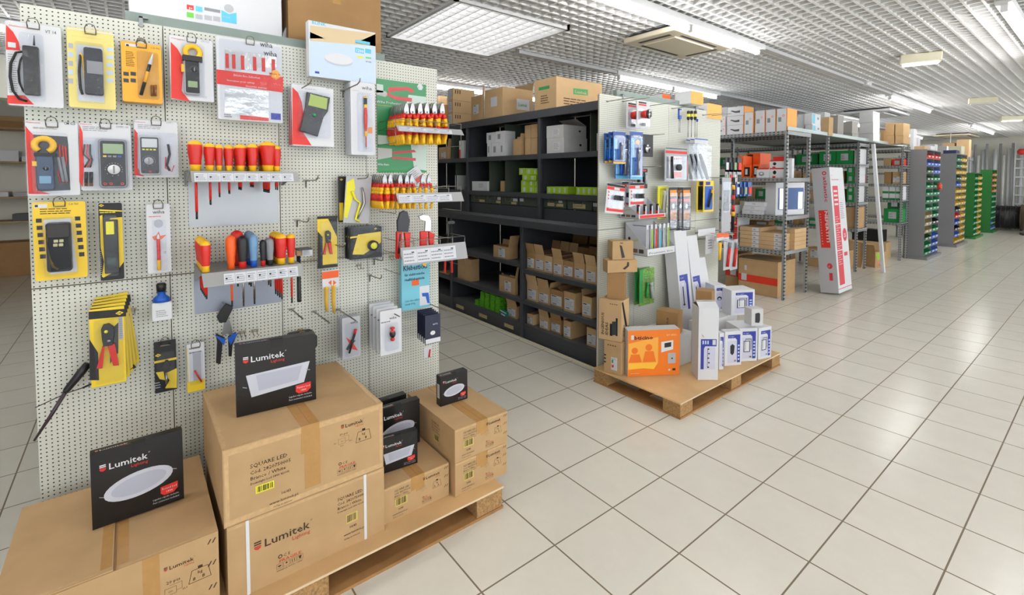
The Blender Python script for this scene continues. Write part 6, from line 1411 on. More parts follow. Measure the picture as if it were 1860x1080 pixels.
def spot(b, w, d, h):
    F = FF(); b.dec(F, [(w*.12, h*.57), (w*.9, h*.57), (w*.9, h*.47), (w*.34, h*.47), (w*.28, h*.44), (w*.28, h*.15), (w*.12, h*.15)], blue); b.drect(F, w*.30, h*.15, w*.84, h*.46, lilac, .0006)
    for k in range(3): b.drect(F, w*(.2+.12*k), h*.50, w*(.27+.12*k), h*.55, lblue, .0014)
    b.drect(F, w*.70, h*.49, w*.86, h*.56, tagw, .0012); b.drect(F, w*.45, h*.17, w*.47, h*.44, dgrey, .0012)
    for k in range(5): b.dell(F, w*(.50+.03*(k % 2)), h*(.18+.063*k), w*.05, h*.011, dgrey, .0014, n=10)
    for s in (1, -1): b.dec(F, [(w*.16, h*(.615+.015*s)), (w*.175, h*(.62+.015*s)), (w*.27, h*(.615-.015*s)), (w*.255, h*(.61-.015*s))], redink, .0012)
fbox('tall white spotlight box with blue label and red cross, front of the far pallet', 1267.5, 690, 50, 1304, 560, ZP, d=.15, deco=spot, flaps='BF')
fbox('white lamp box edge squeezed right of the tall spotlight box', 1306, 671, 61, 1314, 606, ZP, d=.14, deco=bluelab('x'))
fbox('white box with blue label and black lantern picture on the far pallet', 1316, 664.5, 61, 1346, 603, ZP, d=.06, deco=bluelab('lantern'))
fbox('white box with blue label and tall cube frame picture, right of the lantern box', 1342, 656.5, 58, 1374.5, 597, ZP, d=.20, deco=bluelab('cube'))
fbox('white box with small cube lamp picture, right end of the far pallet', 1377, 653.5, 75, 1400, 597, ZP, d=.14, deco=bluelab('cube'))
xb(1222, 1256, 601, ZP, -.62, 'plain white box with brown tape behind the orange intercom box', d=.3, m=offw)
# rear row that carries the upper boxes
_, zr = fbox('wide white box in the rear row carrying the cube lamp box', 1296, 640, 90, 1376, 582, ZP, d=.13, m=offw, pt=(-.58, 2.02, ZP), w=.50)
fbox('white box with blue label and cube lamp picture, upper row of the far pallet', 1328, 573, 62, 1370, 528, zr, d=.16, deco=bluelab('cube'))
fbox('small white box with black wall lamp picture, upper right on the far pallet', 1365, 592, 62, 1386, 562, zr, d=.09, m=offw, deco=lambda b, w, d, h: b.dec(FF(), [(w*.3, h*.2), (w*.65, h*.16), (w*.72, h*.3), (w*.72, h*.7), (w*.6, h*.78), (w*.3, h*.74)], bplast))
fbox('white box with blue label and ring lamp picture behind the tall spotlight box', 1297, 566, 62, 1317.5, 519, zr, d=.14, deco=bluelab('ring'))
def ideas(b, w, d, h):
    F = FF(); b.text(F, w*.60, h*.12, 'INGENIOUS', h*.09, black, rot=PI/2, w=h*.7, bold=.02); b.text(F, w*.78, h*.12, 'IDEAS', h*.09, black, rot=PI/2, w=h*.42, bold=.02)
fbox('brown carton with black lettering standing behind the orange intercom box', 1216, 592, 15, 1245, 556, .26, d=.12, m=card3, deco=ideas, pt=(-.78, 1.70, .26), w=.16)
xb(1226, 1254, 604, ZP, -.66, 'low white carton that carries the brown lettered carton', d=.24, m=offw) if False else None
fbox('plain brown carton standing on white boxes behind the tall spotlight box', 1279, 560, 20, 1296, 523, zr+.0, d=.12, m=card3, pt=(-.66, 2.03, zr), w=.12)
# tall boxes leaning on the pegboard
def tallb(lab, x, y, w, d, h, tilt, yaw=0, kind='bollard', m=white):
    def deco(b, w, d, h):
        F = FF(); b.dec(F, [(w*.1, h*.62), (w*.1, h*.57), (w*.5, h*.57), (w*.6, h*.54), (w*.6, h*.32), (w*.78, h*.32), (w*.78, h*.62)], blue); b.drect(F, w*.10, h*.34, w*.56, h*.56, lilac, .0006)
        b.drect(F, w*.28, h*.37, w*.36, h*.53, bplast, .0012); b.drect(F, w*.24, h*.36, w*.40, h*.375, bplast, .0012); b.drect(F, w*.24, h*.52, w*.40, h*.55, whiteg, .0012); b.text(F, w*.15, h*.59, 'Prolight', h*.014, white, w=w*.3)
    t = gbox(lab, x, y, ZP+.001+0*w, w, d, h, rz=H90+yaw, m=m, deco=deco if kind else None, name='lamp_box'); t.rotation_euler[0] = -tilt; return t
tallb('tallest white lamp box leaning on the far pegboard, bollard picture on blue label', -.80, 2.10, .17, .11, .955, .118)
tallb('second tall white lamp box leaning on the far pegboard', -.785, 2.30, .16, .09, .90, .155, .03)
tallb('third white lamp box leaning on the far pegboard, half hidden', -.785, 2.475, .11, .08, .70, .20, .0, None)
# brown tower
def energy(b, w, d, h):
    F = FF(); b.drect(F, w*.42, h*.12, w*.78, h*.52, tagw); b.drect(F, w*.46, h*.34, w*.55, h*.44, green, .0012); b.drect(F, w*.46, h*.20, w*.58, h*.28, red, .0012); b.lines(F, w*.46, h*.44, w*.74, h*.50, 2, grey, .0012)
    for k in range(4): b.drect(F, w*(.2+.14*k), h*.86, w*(.28+.14*k), h*.89, ink)
    for k in range(3): b.drect(F, 0, h*(.30+.11*k), w*.12, h*(.34+.11*k), black)
def ing(b, w, d, h):
    F = FF(); b.text(F, w*.24, h*.12, 'INGENIOUS', h*.10, black, rot=PI/2, w=h*.55, bold=.02); b.text(F, w*.42, h*.12, 'IDEAS', h*.10, black, rot=PI/2, w=h*.32, bold=.02)
    b.dec(F, [(w*.50, h*.12), (w*.62, h*.12), (w*.62, h*.42), (w*.50, h*.42)], bplast); b.dec(F, [(w*.60, h*.14), (w*.78, h*.16), (w*.78, h*.50), (w*.60, h*.48)], dgrey, .0012); b.drect(F, w*.76, h*.14, w*.84, h*.58, bplast, .001)
    b.dec(FR(w), [(0, h*.98), (d*.2, h*.98), (d*.75, h*.32), (d, h*.3), (d, 0), (d*.75, 0)], black); b.text(FR(w), d*.4, h*.1, 'IDEAS', h*.1, black, rot=PI/2, w=h*.3, bold=.02)
    for k in range(4): b.drect(F, w*(.50+.09*k), h*.90, w*(.55+.09*k), h*.92, ink)
def dev(b, w, d, h): b.dec(FF(), [(w*.45, h*.08), (w*.6, h*.12), (w*.45, h*.75), (w*.34, h*.8)], bplast); b.drect(FF(), w*.36, h*.88, w*.5, h*.92, ink)
def dev2(b, w, d, h): b.dec(FF(), [(w*.5, h*.3), (w*.58, h*.22), (w*.72, h*.5), (w*.72, h*.8), (w*.66, h*.85), (w*.64, h*.55)], bplast)
_, z1 = fbox('brown lamp carton with energy label, foot of the brown tower on the far pallet', 1097, 674.5, 14, 1123, 617, ZP, d=.13, m=card, deco=energy, w=.135, name='cardboard_box')
_, z2 = fbox('large brown carton with black lettering and device picture in the brown tower', 1097, 611, 18, 1143, 540, z1, d=.14, m=card2, deco=ing, w=.175, pt=(-.955, 1.262, z1), name='cardboard_box')
_, z3 = fbox('slightly twisted plain brown carton, third up the brown tower', 1103, 537, 35, 1126, 495, z2, d=.11, m=card3, w=.125, pt=(-.915, 1.305, z2), name='cardboard_box')
_, z4 = fbox('flat brown carton with handset picture, second from the top of the brown tower', 1106, 494, 62, 1159, 473, z3, d=.10, m=card, deco=dev2, w=.225, pt=(-.895, 1.285, z3), name='cardboard_box')
fbox('brown carton with black speaker picture, top of the brown tower', 1117, 468, 60, 1151, 438, z4, d=.11, m=card, deco=dev, w=.155, pt=(-.885, 1.325, z4), name='cardboard_box')
# ------------------------------------------------------------------ slotted angle racks
def post(b, x, y, z1, w=.035): b.box(x-w, y, 0, x, y+.003, z1, slotz).box(x-.003, y+.0031, 0, x, y+w, z1, slotz)
def rack(lab, x1, y0, d, bays, zs, top=2.055, wx=1.0, floor_gap=True):
    """bays: x positions of the uprights from right to left"""
    t = thing('metal_rack', lab, 'rack', (0, y0, 0)); 
    for x in bays:
        for yy in (0, d-.035): b = MB(); post(b, x, yy, top); b.obj('upright', t)
    for z in zs:
        for i in range(len(bays)-1):
            a, e = bays[i+1]+.001, bays[i]-.036
            MB().box(a, -.004, z-.045, e, -.001, z+.001, slotx).obj('shelf_edge', t); MB().box(a, 0, z-.003, e, d, z, galv).obj('shelf', t)
            MB().box(a, d+.001, z-.045, e, d+.004, z+.001, slotx).obj('shelf_edge', t)
        MB().box(bays[0]+.001, 0, z-.045, bays[0]+.004, d, z+.001, slotz).obj('shelf_end', t)
    return t
rack('nearest slotted galvanised rack with flat cartons and the framed panel, beyond the far pegboard', -1.165, 4.73, .67, [-1.165, -2.2, -3.2], [.60, 1.02, 1.485, 2.05])
rack('second slotted rack behind the leaning striped carton, holding green boxes', -1.24, 7.45, .45, [-1.24, -2.24, -3.24, -4.24], [.68, 1.10, 1.40, 1.705, 2.03])
rack('third slotted rack next to the grey bin cabinet, holding green and red boxes', -1.10, 9.25, .42, [-1.10, -1.95, -2.9], [.68, 1.09, 1.38, 1.71, 2.0])
t = thing('bridging_shelf', 'long galvanised beam and top boards bridging the three racks at their aisle ends', 'shelf', (-1.17, 4.73, 2.058))
MB().box(0, .0, .0, .006, 5.0, .045, cm('zinc_beam', 176, 190, 190, rough=.4, metal=.4)).obj('beam', t)
MB().box(-1.6, .68, .0, -.001, 5.0, .004, galv).obj('deck_board', t)
o = MB(); post(o, -1.17, 6.0, 2.055); tag(o.obj('steel_post'), 'single slotted post under the long beam behind the nearest rack', 'post')
# nearest rack: floor cartons
def rk(lab, u0, u1, vt, z, y=4.76, **k): return yb(u0, u1, vt, z, y, lab, **k)
redband = cm('red_packing_tape', 226, 60, 36, rough=.3)
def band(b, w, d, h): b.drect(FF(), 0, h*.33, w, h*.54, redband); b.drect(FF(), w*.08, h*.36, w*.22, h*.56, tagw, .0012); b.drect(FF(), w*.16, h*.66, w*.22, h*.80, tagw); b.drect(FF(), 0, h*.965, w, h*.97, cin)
def band2(b, w, d, h): b.drect(FF(), 0, h*.33, w, h*.5, redband); b.drect(FF(), w*.4, h*.36, w*.85, h*.56, tagw, .0012); b.text(FF(), w*.35, h*.72, '(-H-Q)', h*.1, redink)
rk('huge brown carton with red tape band on the floor under the nearest rack', 1341.5, 1413, 477, .002, y=4.79, d=.5, m=card, deco=band)
rk('brown carton with red tape and red print on the floor left of the huge one', 1318, 1341, 462, .002, y=4.95, d=.4, m=card, deco=band2)
# flat cartons on the lowest shelf
def flatlab(b, w, d, h): b.drect(FF(), w*.60, h*.06, w*.92, h*.94, tagw); b.drect(FF(), w*.66, h*.3, w*.76, h*.55, grey, .0012)
gf = 'flat brown cartons on the lowest shelf of the nearest rack'
zs_ = [.602+.052*i for i in range(5)]
for i in range(5): rk(f'flat brown carton with white label, {ORD[i]} from the bottom in the left stack', 1343, 1378-(i % 2), 0, zs_[i], d=.4) if False else gbox(f'flat brown carton with white label, {ORD[i]} from the bottom of the left flat stack', P(1343.5, 430, 'y', 4.76).x, 4.76+.004*(i % 2), zs_[i], .275, .45, .05, m=card2, deco=flatlab, group=gf)
for i in range(4): gbox(f'flat brown carton with white label, {ORD[i]} from the bottom of the middle flat stack', P(1380, 430, 'y', 4.76).x, 4.755+.004*(i % 2), zs_[i], .30, .45, .05, m=card2, deco=flatlab, group=gf)
for i in range(5): gbox(f'flat brown carton, {ORD[i]} from the bottom of the stack behind the corner post', P(1419, 430, 'y', 4.80).x, 4.92, zs_[i]-.001, .11, .34, .05, m=card2, group=gf)
for i in range(3): gbox(f'dark flat carton, {ORD[i]} from the bottom in the rear of the lowest rack shelf', -2.0, 5.22, .602+.1*i, .4, .16, .095, m=card3, group='rear cartons on the lowest rack shelf', deco=flatlab)
def drill(b, w, d, h): b.dec(FF(), [(w*.15, h*.5), (w*.6, h*.55), (w*.7, h*.4), (w*.6, h*.2), (w*.55, h*.42), (w*.15, h*.44)], dgrey); b.drect(FF(), w*.72, h*.04, w*.98, h*.96, red); b.drect(FF(), w*.05, h*.75, w*.6, h*.8, red)
rk('white and red tool box with drill picture on the lowest rack shelf', 1310, 1340, 410, .602, y=4.77, d=.3, m=white, deco=drill); zz = P(1340, 410, 'y', 4.77).z+.002
rk('white and red box lying on top of the drill picture box', 1309, 1341, 394, zz, y=4.77, d=.3, m=white, deco=lambda b, w, d, h: b.drect(FF(), w*.78, 0, w*.94, h, red))
# second shelf: white flat boxes and framed panel
gw = 'flat white boxes on the middle shelf of the nearest rack'
for i in range(3): gbox(f'flat white box, {ORD[i]} from the bottom of the pile on the middle rack shelf', P(1348+2*i, 380, 'y', 4.77).x, 4.77, 1.022+.053*i, .26, .3, .051, m=white, group=gw, deco=lambda b, w, d, h: b.lines(FF(), w*.4, h*.3, w*.6, h*.8, 2, grey))
rk('little white box at the left end of the middle rack shelf', 1322, 1338, 373, 1.022, d=.12, m=white); rk('small white and pink box at the left end of the middle rack shelf', 1310, 1321, 370, 1.022, d=.15, m=offw)
rk('small brown carton behind the flat white boxes', 1322, 1336, 361, 1.022, y=5.0, d=.12, m=card3)
cn = P(1409, 360, 'y', 4.80); W = .50; H_ = .41; D_ = .16
t = thing('framed_appliance', 'white framed box with reflective blue and silver window on the middle rack shelf', 'appliance', (cn.x, 4.80, 1.022), math.radians(73))
MB().box(0, .0, 0, W, D_, H_, white).obj('cabinet', t, bevel=.004)
MB().box(W*.08, -.003, H_*.17, W*.96, -.0005, H_*.83, cm('mirror_blue', 66, 82, 116, rough=.12, metal=.8)).obj('window', t)
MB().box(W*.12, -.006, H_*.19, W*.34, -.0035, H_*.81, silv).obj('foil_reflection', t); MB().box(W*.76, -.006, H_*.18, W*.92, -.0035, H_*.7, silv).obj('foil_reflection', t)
MB().box(W*.36, -.010, 0, W*.39, -.0065, H_, white).obj('frame_bar', t)
# third shelf: orange, red/white boxes
rk('tall orange box with dark window at the left of the third rack shelf', 1340, 1350, 283, 1.487, d=.3, m=orangep)
for i, (u0, u1, vt) in enumerate(((1351, 1365, 300), (1368, 1380, 298))): rk(f'orange box with dark window, {["left", "right"][i]} one on the third rack shelf', u0, u1, vt, 1.487, y=4.78, d=.25, m=orangep, deco=lambda b, w, d, h: (b.drect(FF(), w*.08, h*.1, w*.8, h*.85, bplast), b.drect(FF(), w*.2, h*.25, w*.5, h*.7, tagw, .0012)))
rk('large orange box at the back of the third rack shelf', 1355, 1381, 278, 1.487, y=5.0, d=.3, m=orangep, deco=lambda b, w, d, h: (b.drect(FF(), w*.1, h*.5, w*.5, h*.95, bplast)))
def camdeco(b, w, d, h): b.drect(FF(), 0, h*.86, w, h, red); b.dell(FF(), w*.4, h*.4, w*.22, h*.22, grey); b.dell(FF(), w*.4, h*.44, w*.12, h*.1, white, .0012)
def cam2(b, w, d, h): b.drect(FF(), 0, h*.88, w, h, red); b.drect(FF(), w*.2, 0, w*.42, h*.18, red); b.dell(FF(), w*.35, h*.55, w*.12, h*.2, black)
rk('white box with red lid and round camera picture on the third rack shelf', 1374, 1397, 305, 1.487, y=4.75, d=.12, m=white, deco=camdeco)
rk('white and red camera box, lower of two by the corner post', 1398, 1424, 305, 1.487, y=4.76, d=.14, m=white, deco=cam2); zz = P(1424, 305, 'y', 4.76).z+.002
rk('white and red camera box, upper of two by the corner post', 1398, 1424, 291, zz, y=4.76, d=.14, m=white, deco=cam2)
rk('plain red box lying on the white and red camera boxes', 1404, 1424, 284, P(1424, 291, 'y', 4.76).z+.004, y=4.80, d=.1, m=red)
gbox('tall white box standing between the posts at the end of the third rack shelf', P(1441, 300, 'y', 4.95).x-.1, 4.90, 1.487, .1, .12, .24, m=white, rz=.2)
# top of nearest rack: white and orange boxes
def owb(kind):
    def f(b, w, d, h):
        F = FF(); b.drect(F, w-.006, 0, w, h, orangep)
        if kind == 'cam': b.dec(F, [(w*.2, h*.5), (w*.25, h*.5), (w*.5, h*.3), (w*.75, h*.3), (w*.75, h*.55), (w*.5, h*.5), (w*.25, h*.62)], dgrey)
        else: b.drect(F, w*.15, h*.42, w*.45, h*.62, grey); b.dell(F, w*.65, h*.68, w*.1, w*.1, orangep); b.dell(F, w*.65, h*.68, w*.06, w*.06, white, .0012)
    return f
ZR = 2.0515; oc = cm('pale_orange_side', 250, 176, 86, rough=.5)
r1 = [(1320.5, 1350.5, 226, 'cam', 'with camera picture, bottom of the stack'), (1352.5, 1369, 203, 'k', 'tall, right of the camera picture stack'), (1372, 1390, 200, 'k', 'tall, first of the row of three'), (1391.5, 1409.5, 198, 'k', 'tall, second of the row of three'), (1411, 1430, 196, 'k', 'tall, third of three, at the corner')]
for (u0, u1, vt, kd, nm) in r1: yb(u0, u1, vt, ZR, 4.76, f'white and orange box {nm} on the nearest rack', us=(1448 if u0 > 1410 else None), d=.2, m=white, deco=owb(kd), side=oc)
za = P(1350, 226, 'y', 4.76).z+.002; yb(1320.5, 1351, 209, za, 4.76, 'white and orange box, middle of the camera picture stack on the nearest rack', d=.2, m=white, deco=owb('cam'), side=oc)
zb_ = P(1351, 209, 'y', 4.76).z+.003; yb(1321.5, 1352, 192, zb_, 4.76, 'white and orange box, top of the camera picture stack on the nearest rack', us=1369, m=white, deco=owb('cam'), side=oc)
for k, (vt) in enumerate((229, 211)): yb(1306, 1318.5, vt, ZR if k == 0 else P(1318, 229, 'y', 4.78).z+.002, 4.78, f'small white and red-edged box, {["lower", "upper"][k]} at the left end of the rack top', d=.2, m=white, deco=owb('k'))
yb(1311, 1321, 194, P(1318, 211, 'y', 4.78).z+.004, 4.85, 'plain grey box on the small red-edged boxes at the left of the rack top', d=.12, m=greyw)
# on the far pegboard gondola
for (u0, u1, vt, us, nm) in ((1185, 1202.5, 168, 1218, 'smallest'), (1226, 1255, 163, 1278, 'largest'), (1269, 1285.5, 186, 1311, 'rightmost, lowest')): pass
G2 = thing('gondola_shelving', 'grey top board of the gondola behind the far pegboard', 'shelf', (-1.06, 2.16, 2.108)); MB().box(-.45, 0, 0, 0, .82, .006, railm).obj('board', G2)
yb(1187, 1203, 170, 2.1155, 2.32, 'smallest white and orange box above the far pegboard rail', us=1218, m=white, side=orangep, d=.2)
yb(1226, 1255, 164, 2.1155, 2.36, 'largest white and orange box above the far pegboard rail', us=1278, m=white, side=oc)
yb(1267, 1285, 187, 2.03, 2.75, 'low white and orange box at the right end above the far pegboard', us=1311, m=white, side=oc)
# on the bridging shelf
ZB = 2.0635
def wtop(u0, u1, vt, y, lab, us=None, z=None, **k): return yb(u0, u1, vt, z or ZB, y, lab, us=us, d=k.pop('d', .3), **k)
bl = lambda b, w, d, h: (b.drect(FR(w), d*.05, h*.1, d*.35, h*.9, cyan), b.dell(FR(w), d*.7, h*.6, d*.12, h*.12, grey))
wtop(1462, 1476, 226, 5.46, 'white box with blue print, lower of two just past the corner boxes', us=1491, m=white, deco=bl, d=.3); zq = P(1476, 226, 'y', 5.46).z+.002
wtop(1461, 1475, 205, 5.46, 'white box with blue print, upper of two just past the corner boxes', us=1491, z=zq, m=white, deco=bl)
wtop(1449, 1461, 207, 5.5, 'plain white box left of the two blue printed boxes', m=white, d=.25)
wtop(1486, 1498, 203, 6.2, 'white tall box behind the blue printed boxes', us=1508, m=offw)
wtop(1492, 1506, 212, 5.95, 'narrow brown carton between white and grey boxes on the long top shelf', us=1514, m=card2)
wtop(1507, 1522, 209, 6.5, 'tall grey carton on the long top shelf', us=1533, m=cm('grey_board', 168, 164, 158, rough=.8))
zq = P(1547, 242, 'y', 7.0).z
wtop(1524, 1548, 242, 7.0, 'wide grey carton, lower of two on the long top shelf', us=1559, m=cm('grey_board', 168, 164, 158)); wtop(1524, 1548, 220, 7.0, 'wide grey carton, upper of two on the long top shelf', us=1559, z=zq+.003, m=cm('grey_board', 168, 164, 158))
zz = [ZB]; 
for k, vt in enumerate((242, 222, 202)):
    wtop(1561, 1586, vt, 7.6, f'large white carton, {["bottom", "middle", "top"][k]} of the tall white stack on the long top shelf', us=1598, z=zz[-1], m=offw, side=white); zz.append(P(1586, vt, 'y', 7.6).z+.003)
for i, (u0, u1) in enumerate(((1608, 1624), (1626, 1641))):
    zq = P(u1, 246, 'y', 8.6).z
    wtop(u0, u1, 246, 8.6, f'brown carton, lower of the {["left", "right"][i]} pair near the end of the long top shelf', us=1653 if i else None, m=card, d=.3); wtop(u0, u1, 223, 8.6, f'brown carton, upper of the {["left", "right"][i]} pair near the end of the long top shelf', us=1653 if i else None, z=zq+.003, m=card, d=.3)
wtop(1600, 1606, 236, 8.5, 'sliver of a brown carton left of the brown pairs', m=card3, d=.2)
wtop(1653, 1660, 234, 9.75, 'white box, left one past the brown pairs', z=2.012, m=white, d=.2); wtop(1663, 1668.5, 249, 9.99, 'white box, right one at the end of the long top shelf', z=2.012, m=white, d=.12)

# second rack contents (green boxes etc.)
gr = cm('green_box', 24, 140, 66, rough=.5)
def glab(b, w, d, h): b.drect(FF(), w*.28, h*.28, w*.72, h*.78, greyw); b.lines(FF(), w*.32, h*.35, w*.55, h*.7, 2, grey, .0012)
def r2(lab, u0, u1, vt, z, y=7.48, **k): return yb(u0, u1, vt, z, y, lab, d=k.pop('d', .3), **k)
for i, (u0, u1, vt) in enumerate(((1446, 1486, 279), (1488, 1518, 274), (1519, 1549.5, 273))): r2(f'large green box with grey label, {ORD[i]} from the left on the second rack', u0, u1, vt, 1.706, y=7.48+.05*(i == 0), m=gr, deco=glab)
for i, u in enumerate((1552, 1557, 1563)): r2(f'white spotted box, {ORD[i]} at the end of the second rack', u, u+4.5, 273, 1.706, d=.25, m=white) if u < 1556 else None
for z, vs, nm in ((1.401, (302, 318), 'fourth'), (1.101, (340, 352), 'third')):
    r2(f'green box with pale label, lower one on the {nm} shelf up of the second rack', 1538, 1551, vs[1]-1, z, m=gr, deco=glab); zq = P(1551, vs[1]-1, 'y', 7.48).z+.002
    r2(f'green box with pale label, upper one on the {nm} shelf up of the second rack', 1538, 1551, vs[0], zq, m=gr, deco=glab)
ox = -1.26
for i, (vt, z) in enumerate(((316, 1.401), (301, None), (354, 1.101), (342, None))):
    pass
def endbox(lab, y, w, d, z, h, m=white, deco=None, x=-1.262): return gbox(lab, x, y, z+.0008, w, d, h, rz=H90, m=m, deco=deco)
endbox('white box with faint red edge, end of the second rack, upper middle shelf', 7.50, .34, .05, 1.401, .13, deco=lambda b, w, d, h: b.drect(FF(), w*.93, 0, w, h, red)); endbox('white box, upper one at the end of the second rack upper middle shelf', 7.50, .33, .05, 1.533, .13)
endbox('white box, lower one at the end of the second rack middle shelf', 7.50, .30, .05, 1.101, .13); endbox('white box, upper one at the end of the second rack middle shelf', 7.50, .30, .05, 1.233, .13)
endbox('brown carton at the end of the second rack lower shelf', 7.50, .34, .25, .68, .34, m=card); endbox('white spotted box at the end of the second rack top shelf', 7.50, .34, .04, 1.706, .24)
for i in range(0): r2(f'brown carton, {ORD[i]} from right, low shelf left of the crimson carton', 1478-17*i, 1492-17*i, 395, .681, m=card3)
for i in range(3): gbox(f'brown carton on the floor, {ORD[i]} from the right behind the leaning striped carton', [-1.70, -2.02, -2.62][i], 7.47, .002, .30, .36, .30, m=card, group='floor cartons of the second rack', label=(.3, .5, .7, .9))
for i in range(0): r2(f'dark carton, {ORD[i]} from the right at the back of the second rack', 1478-18*i, 1492-18*i, 340+(i % 3)*3, 1.101, m=[card3, bplast, card][i % 3], d=.2)
for i in range(0): r2(f'flat carton, {ORD[i]} from the right on the top shelf of the second rack', 1470-20*i, 1487-20*i, 258, 2.032, m=[card, offw, card3][i % 3], d=.25)
rr_ = random.Random(5)
for z, nm, xs, n in ((1.706, 'upper', -2.30, 6), (1.401, 'upper middle', -1.46, 9), (1.101, 'middle', -1.46, 8), (.681, 'lower', -1.54, 6)):
    x = xs
    for i in range(n):
        w_ = rr_.uniform(.17, .26)
        if any(abs(q-(x-w_/2)) < w_/2+.03 for q in (-2.24, -3.24)): x -= .12
        m, cn = rr_.choice(((card, 'brown'), (card3, 'dark brown'), (offw, 'white'), (gr, 'green'), (card2, 'tan')))
        gbox(f'{cn} carton, {ORD[i]} from right on the {nm} shelf of the second rack', x-w_, 7.52, z+.0008, w_-.01, .28, rr_.uniform(.10, .21), m=m, deco=glab if m is gr else None, label=(.2, .2, .6, .7) if m is not gr else None, group=f'shaded cartons on the {nm} shelf of the second rack'); x -= w_+.01
for z, nm in ((1.711, 'upper'), (1.381, 'upper middle'), (1.091, 'middle'), (.681, 'lower')):
    for i in range(3):
        gbox(f'{["green", "brown", "white"][i]} carton left of the middle post, {nm} shelf of the third rack', -2.22-.24*i, 9.30, z+.0008, .21, .3, .14+.03*i, m=(gr, card3, offw)[i])
# between racks: slanting brown sheet on the floor, open carton with yellow leaflet
t = gbox('tilted tall tan carton on the floor beside the second rack post', -1.62, 7.955, .012, .30, .05, .44, rz=0, m=card2); t.rotation_euler[1] = .12
t = gbox('open brown carton with yellow leaflet on the floor near the white rod', -1.17, 8.12, .002, .26, .3, .26, rz=H90-.4, m=card, flaps='bl', deco=lambda b, w, d, h: (b.dec(FF(), [(w*.05, h*.85), (w*.45, h*1.0), (w*.6, h*.55), (w*.2, h*.45)], lime), b.text(FF(), w*.2, h*.1, 'ORBI', h*.14, redink), b.dec(FF(), [(w*.1, h*.5), (w*.25, h*.3), (w*.5, h*.25), (w*.5, h*.33), (w*.3, h*.38)], cm('pink_print', 230, 130, 140), .0009)))
# leaning striped carton
red2 = cm('crimson_print', 214, 52, 68, rough=.45)
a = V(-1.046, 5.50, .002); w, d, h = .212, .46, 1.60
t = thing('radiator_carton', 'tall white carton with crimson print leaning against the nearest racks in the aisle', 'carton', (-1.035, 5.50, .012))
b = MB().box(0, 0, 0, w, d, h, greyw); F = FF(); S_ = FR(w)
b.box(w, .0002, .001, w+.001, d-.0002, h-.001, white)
b.text(F, w*.62, h*.93, 'atlantic', .062, red2, rot=-PI/2, w=.33, bold=.015); b.dell(F, w*.70, h*.955, .026, .026, red2); b.dell(F, w*.70, h*.955, .012, .012, greyw, .0014)
b.drect(F, w*.22, h*.36, w*.74, h*.66, red); b.text(F, w*.56, h*.655, 'NEFERTITI', .05, white, .0014, rot=-PI/2, w=.40, bold=.02); b.text(F, w*.32, h*.655, '', .02, white); b.lines(F, w*.28, h*.38, w*.36, h*.64, 12, greyw, .0014)
b.dell(F, w*.62, h*.215, .032, .036, red2); b.text(F, w*.50, h*.205, '25', .03, white, .0014); b.drect(F, w*.56, h*.10, w*.74, h*.16, red2); 
# right (long) side printing
S_ = (V(w+.001, 0, 0), V(0, 1, 0), V(0, 0, 1), V(1, 0, 0))
b.drect(S_, d*.12, h*.06, d*.50, h*.85, red2)
b.text(S_, d*.08, h*.93, 'La', .03, red2); b.text(S_, d*.08, h*.895, 'Nefertiti', .03, red2, w=d*.5)
for k in range(4): b.drect(S_, d*.17, h*(.80-.035*k), d*.44, h*(.815-.035*k), white, .0014)
for k in range(22): 
    yy = h*(.60-.018*k); b.drect(S_, d*.16, yy, d*(.34+.1*(k % 2)), yy+.006, white, .0014)
b.drect(S_, d*.12, h*.54, d*.5, h*.548, white, .0016); b.drect(S_, d*.12, h*.33, d*.5, h*.338, white, .0016)
b.dell(S_, d*.76, h*.45, .072, .085, red2, n=24); b.text(S_, d*.76, h*.43, '25', .07, white, .0014, align='c', bold=.02); b.lines(S_, d*.56, h*.58, d*.85, h*.72, 9, grey, .001); b.drect(S_, d*.6, h*.28, d*.86, h*.31, red2)
b.drect(S_, 0, h*.03, d, h*.035, red2)
b.obj('box_body', t, bevel=.004); t.rotation_euler[1] = -.095; t.rotation_euler[0] = .0
# white rod
t = tag(MB().box(-.022, -.03, 0, .022, .03, 2.045, whiteg).obj('white_trunking', loc=(-.95, 7.74, .004)), 'long white trunking bar leaning on the rack beam', 'bar'); t.rotation_euler = (-.066, -.112, 0)
# third rack contents
def r3(lab, u0, u1, vt, z, y=9.28, **k): return yb(u0, u1, vt, z, y, lab, d=k.pop('d', .28), **k)
r3('red box with white label on the upper shelf of the third rack', 1620, 1638, 289, 1.711, m=red, deco=lambda b, w, d, h: b.drect(FF(), w*.25, h*.15, w*.8, h*.8, greyw))
r3('brown carton left of the red box on the third rack', 1605, 1618, 287, 1.711, m=card2); r3('brown carton, left of two on the third rack', 1606, 1619, 312, 1.381, m=card3)
r3('brown carton with white label, right of two on the third rack', 1621, 1638, 312, 1.381, m=card, label=(.1, .15, .85, .6))
for i in range(3):
    for j in range(2): r3(f'small white box with green stripe, {ORD[i]} from the left, {["lower", "upper"][j]} row of the third rack', 1603+12*i, 1614+12*i, 350-14*j, 1.091+.115*j, m=white, deco=lambda b, w, d, h: b.drect(FF(), 0, 0, w, h*.25, gr), group='white and green boxes on the third rack')
r3('dark green box with grey label at the right of the third rack middle shelf', 1618, 1637, 366, .95, m=cm('dark_green', 20, 90, 50)) if False else None
r3('green box with white label on the low shelf of the third rack', 1605, 1637, 380, .681, m=gr, deco=glab); r3('dark green box standing on the green labelled box of the third rack', 1612, 1637, 364, P(1637, 380, 'y', 9.28).z+.002, m=cm('dark_green', 20, 90, 50), deco=glab)
gbox('low tan carton on the floor under the third rack', -1.95, 9.30, .002, .62, .3, .30, m=card2)
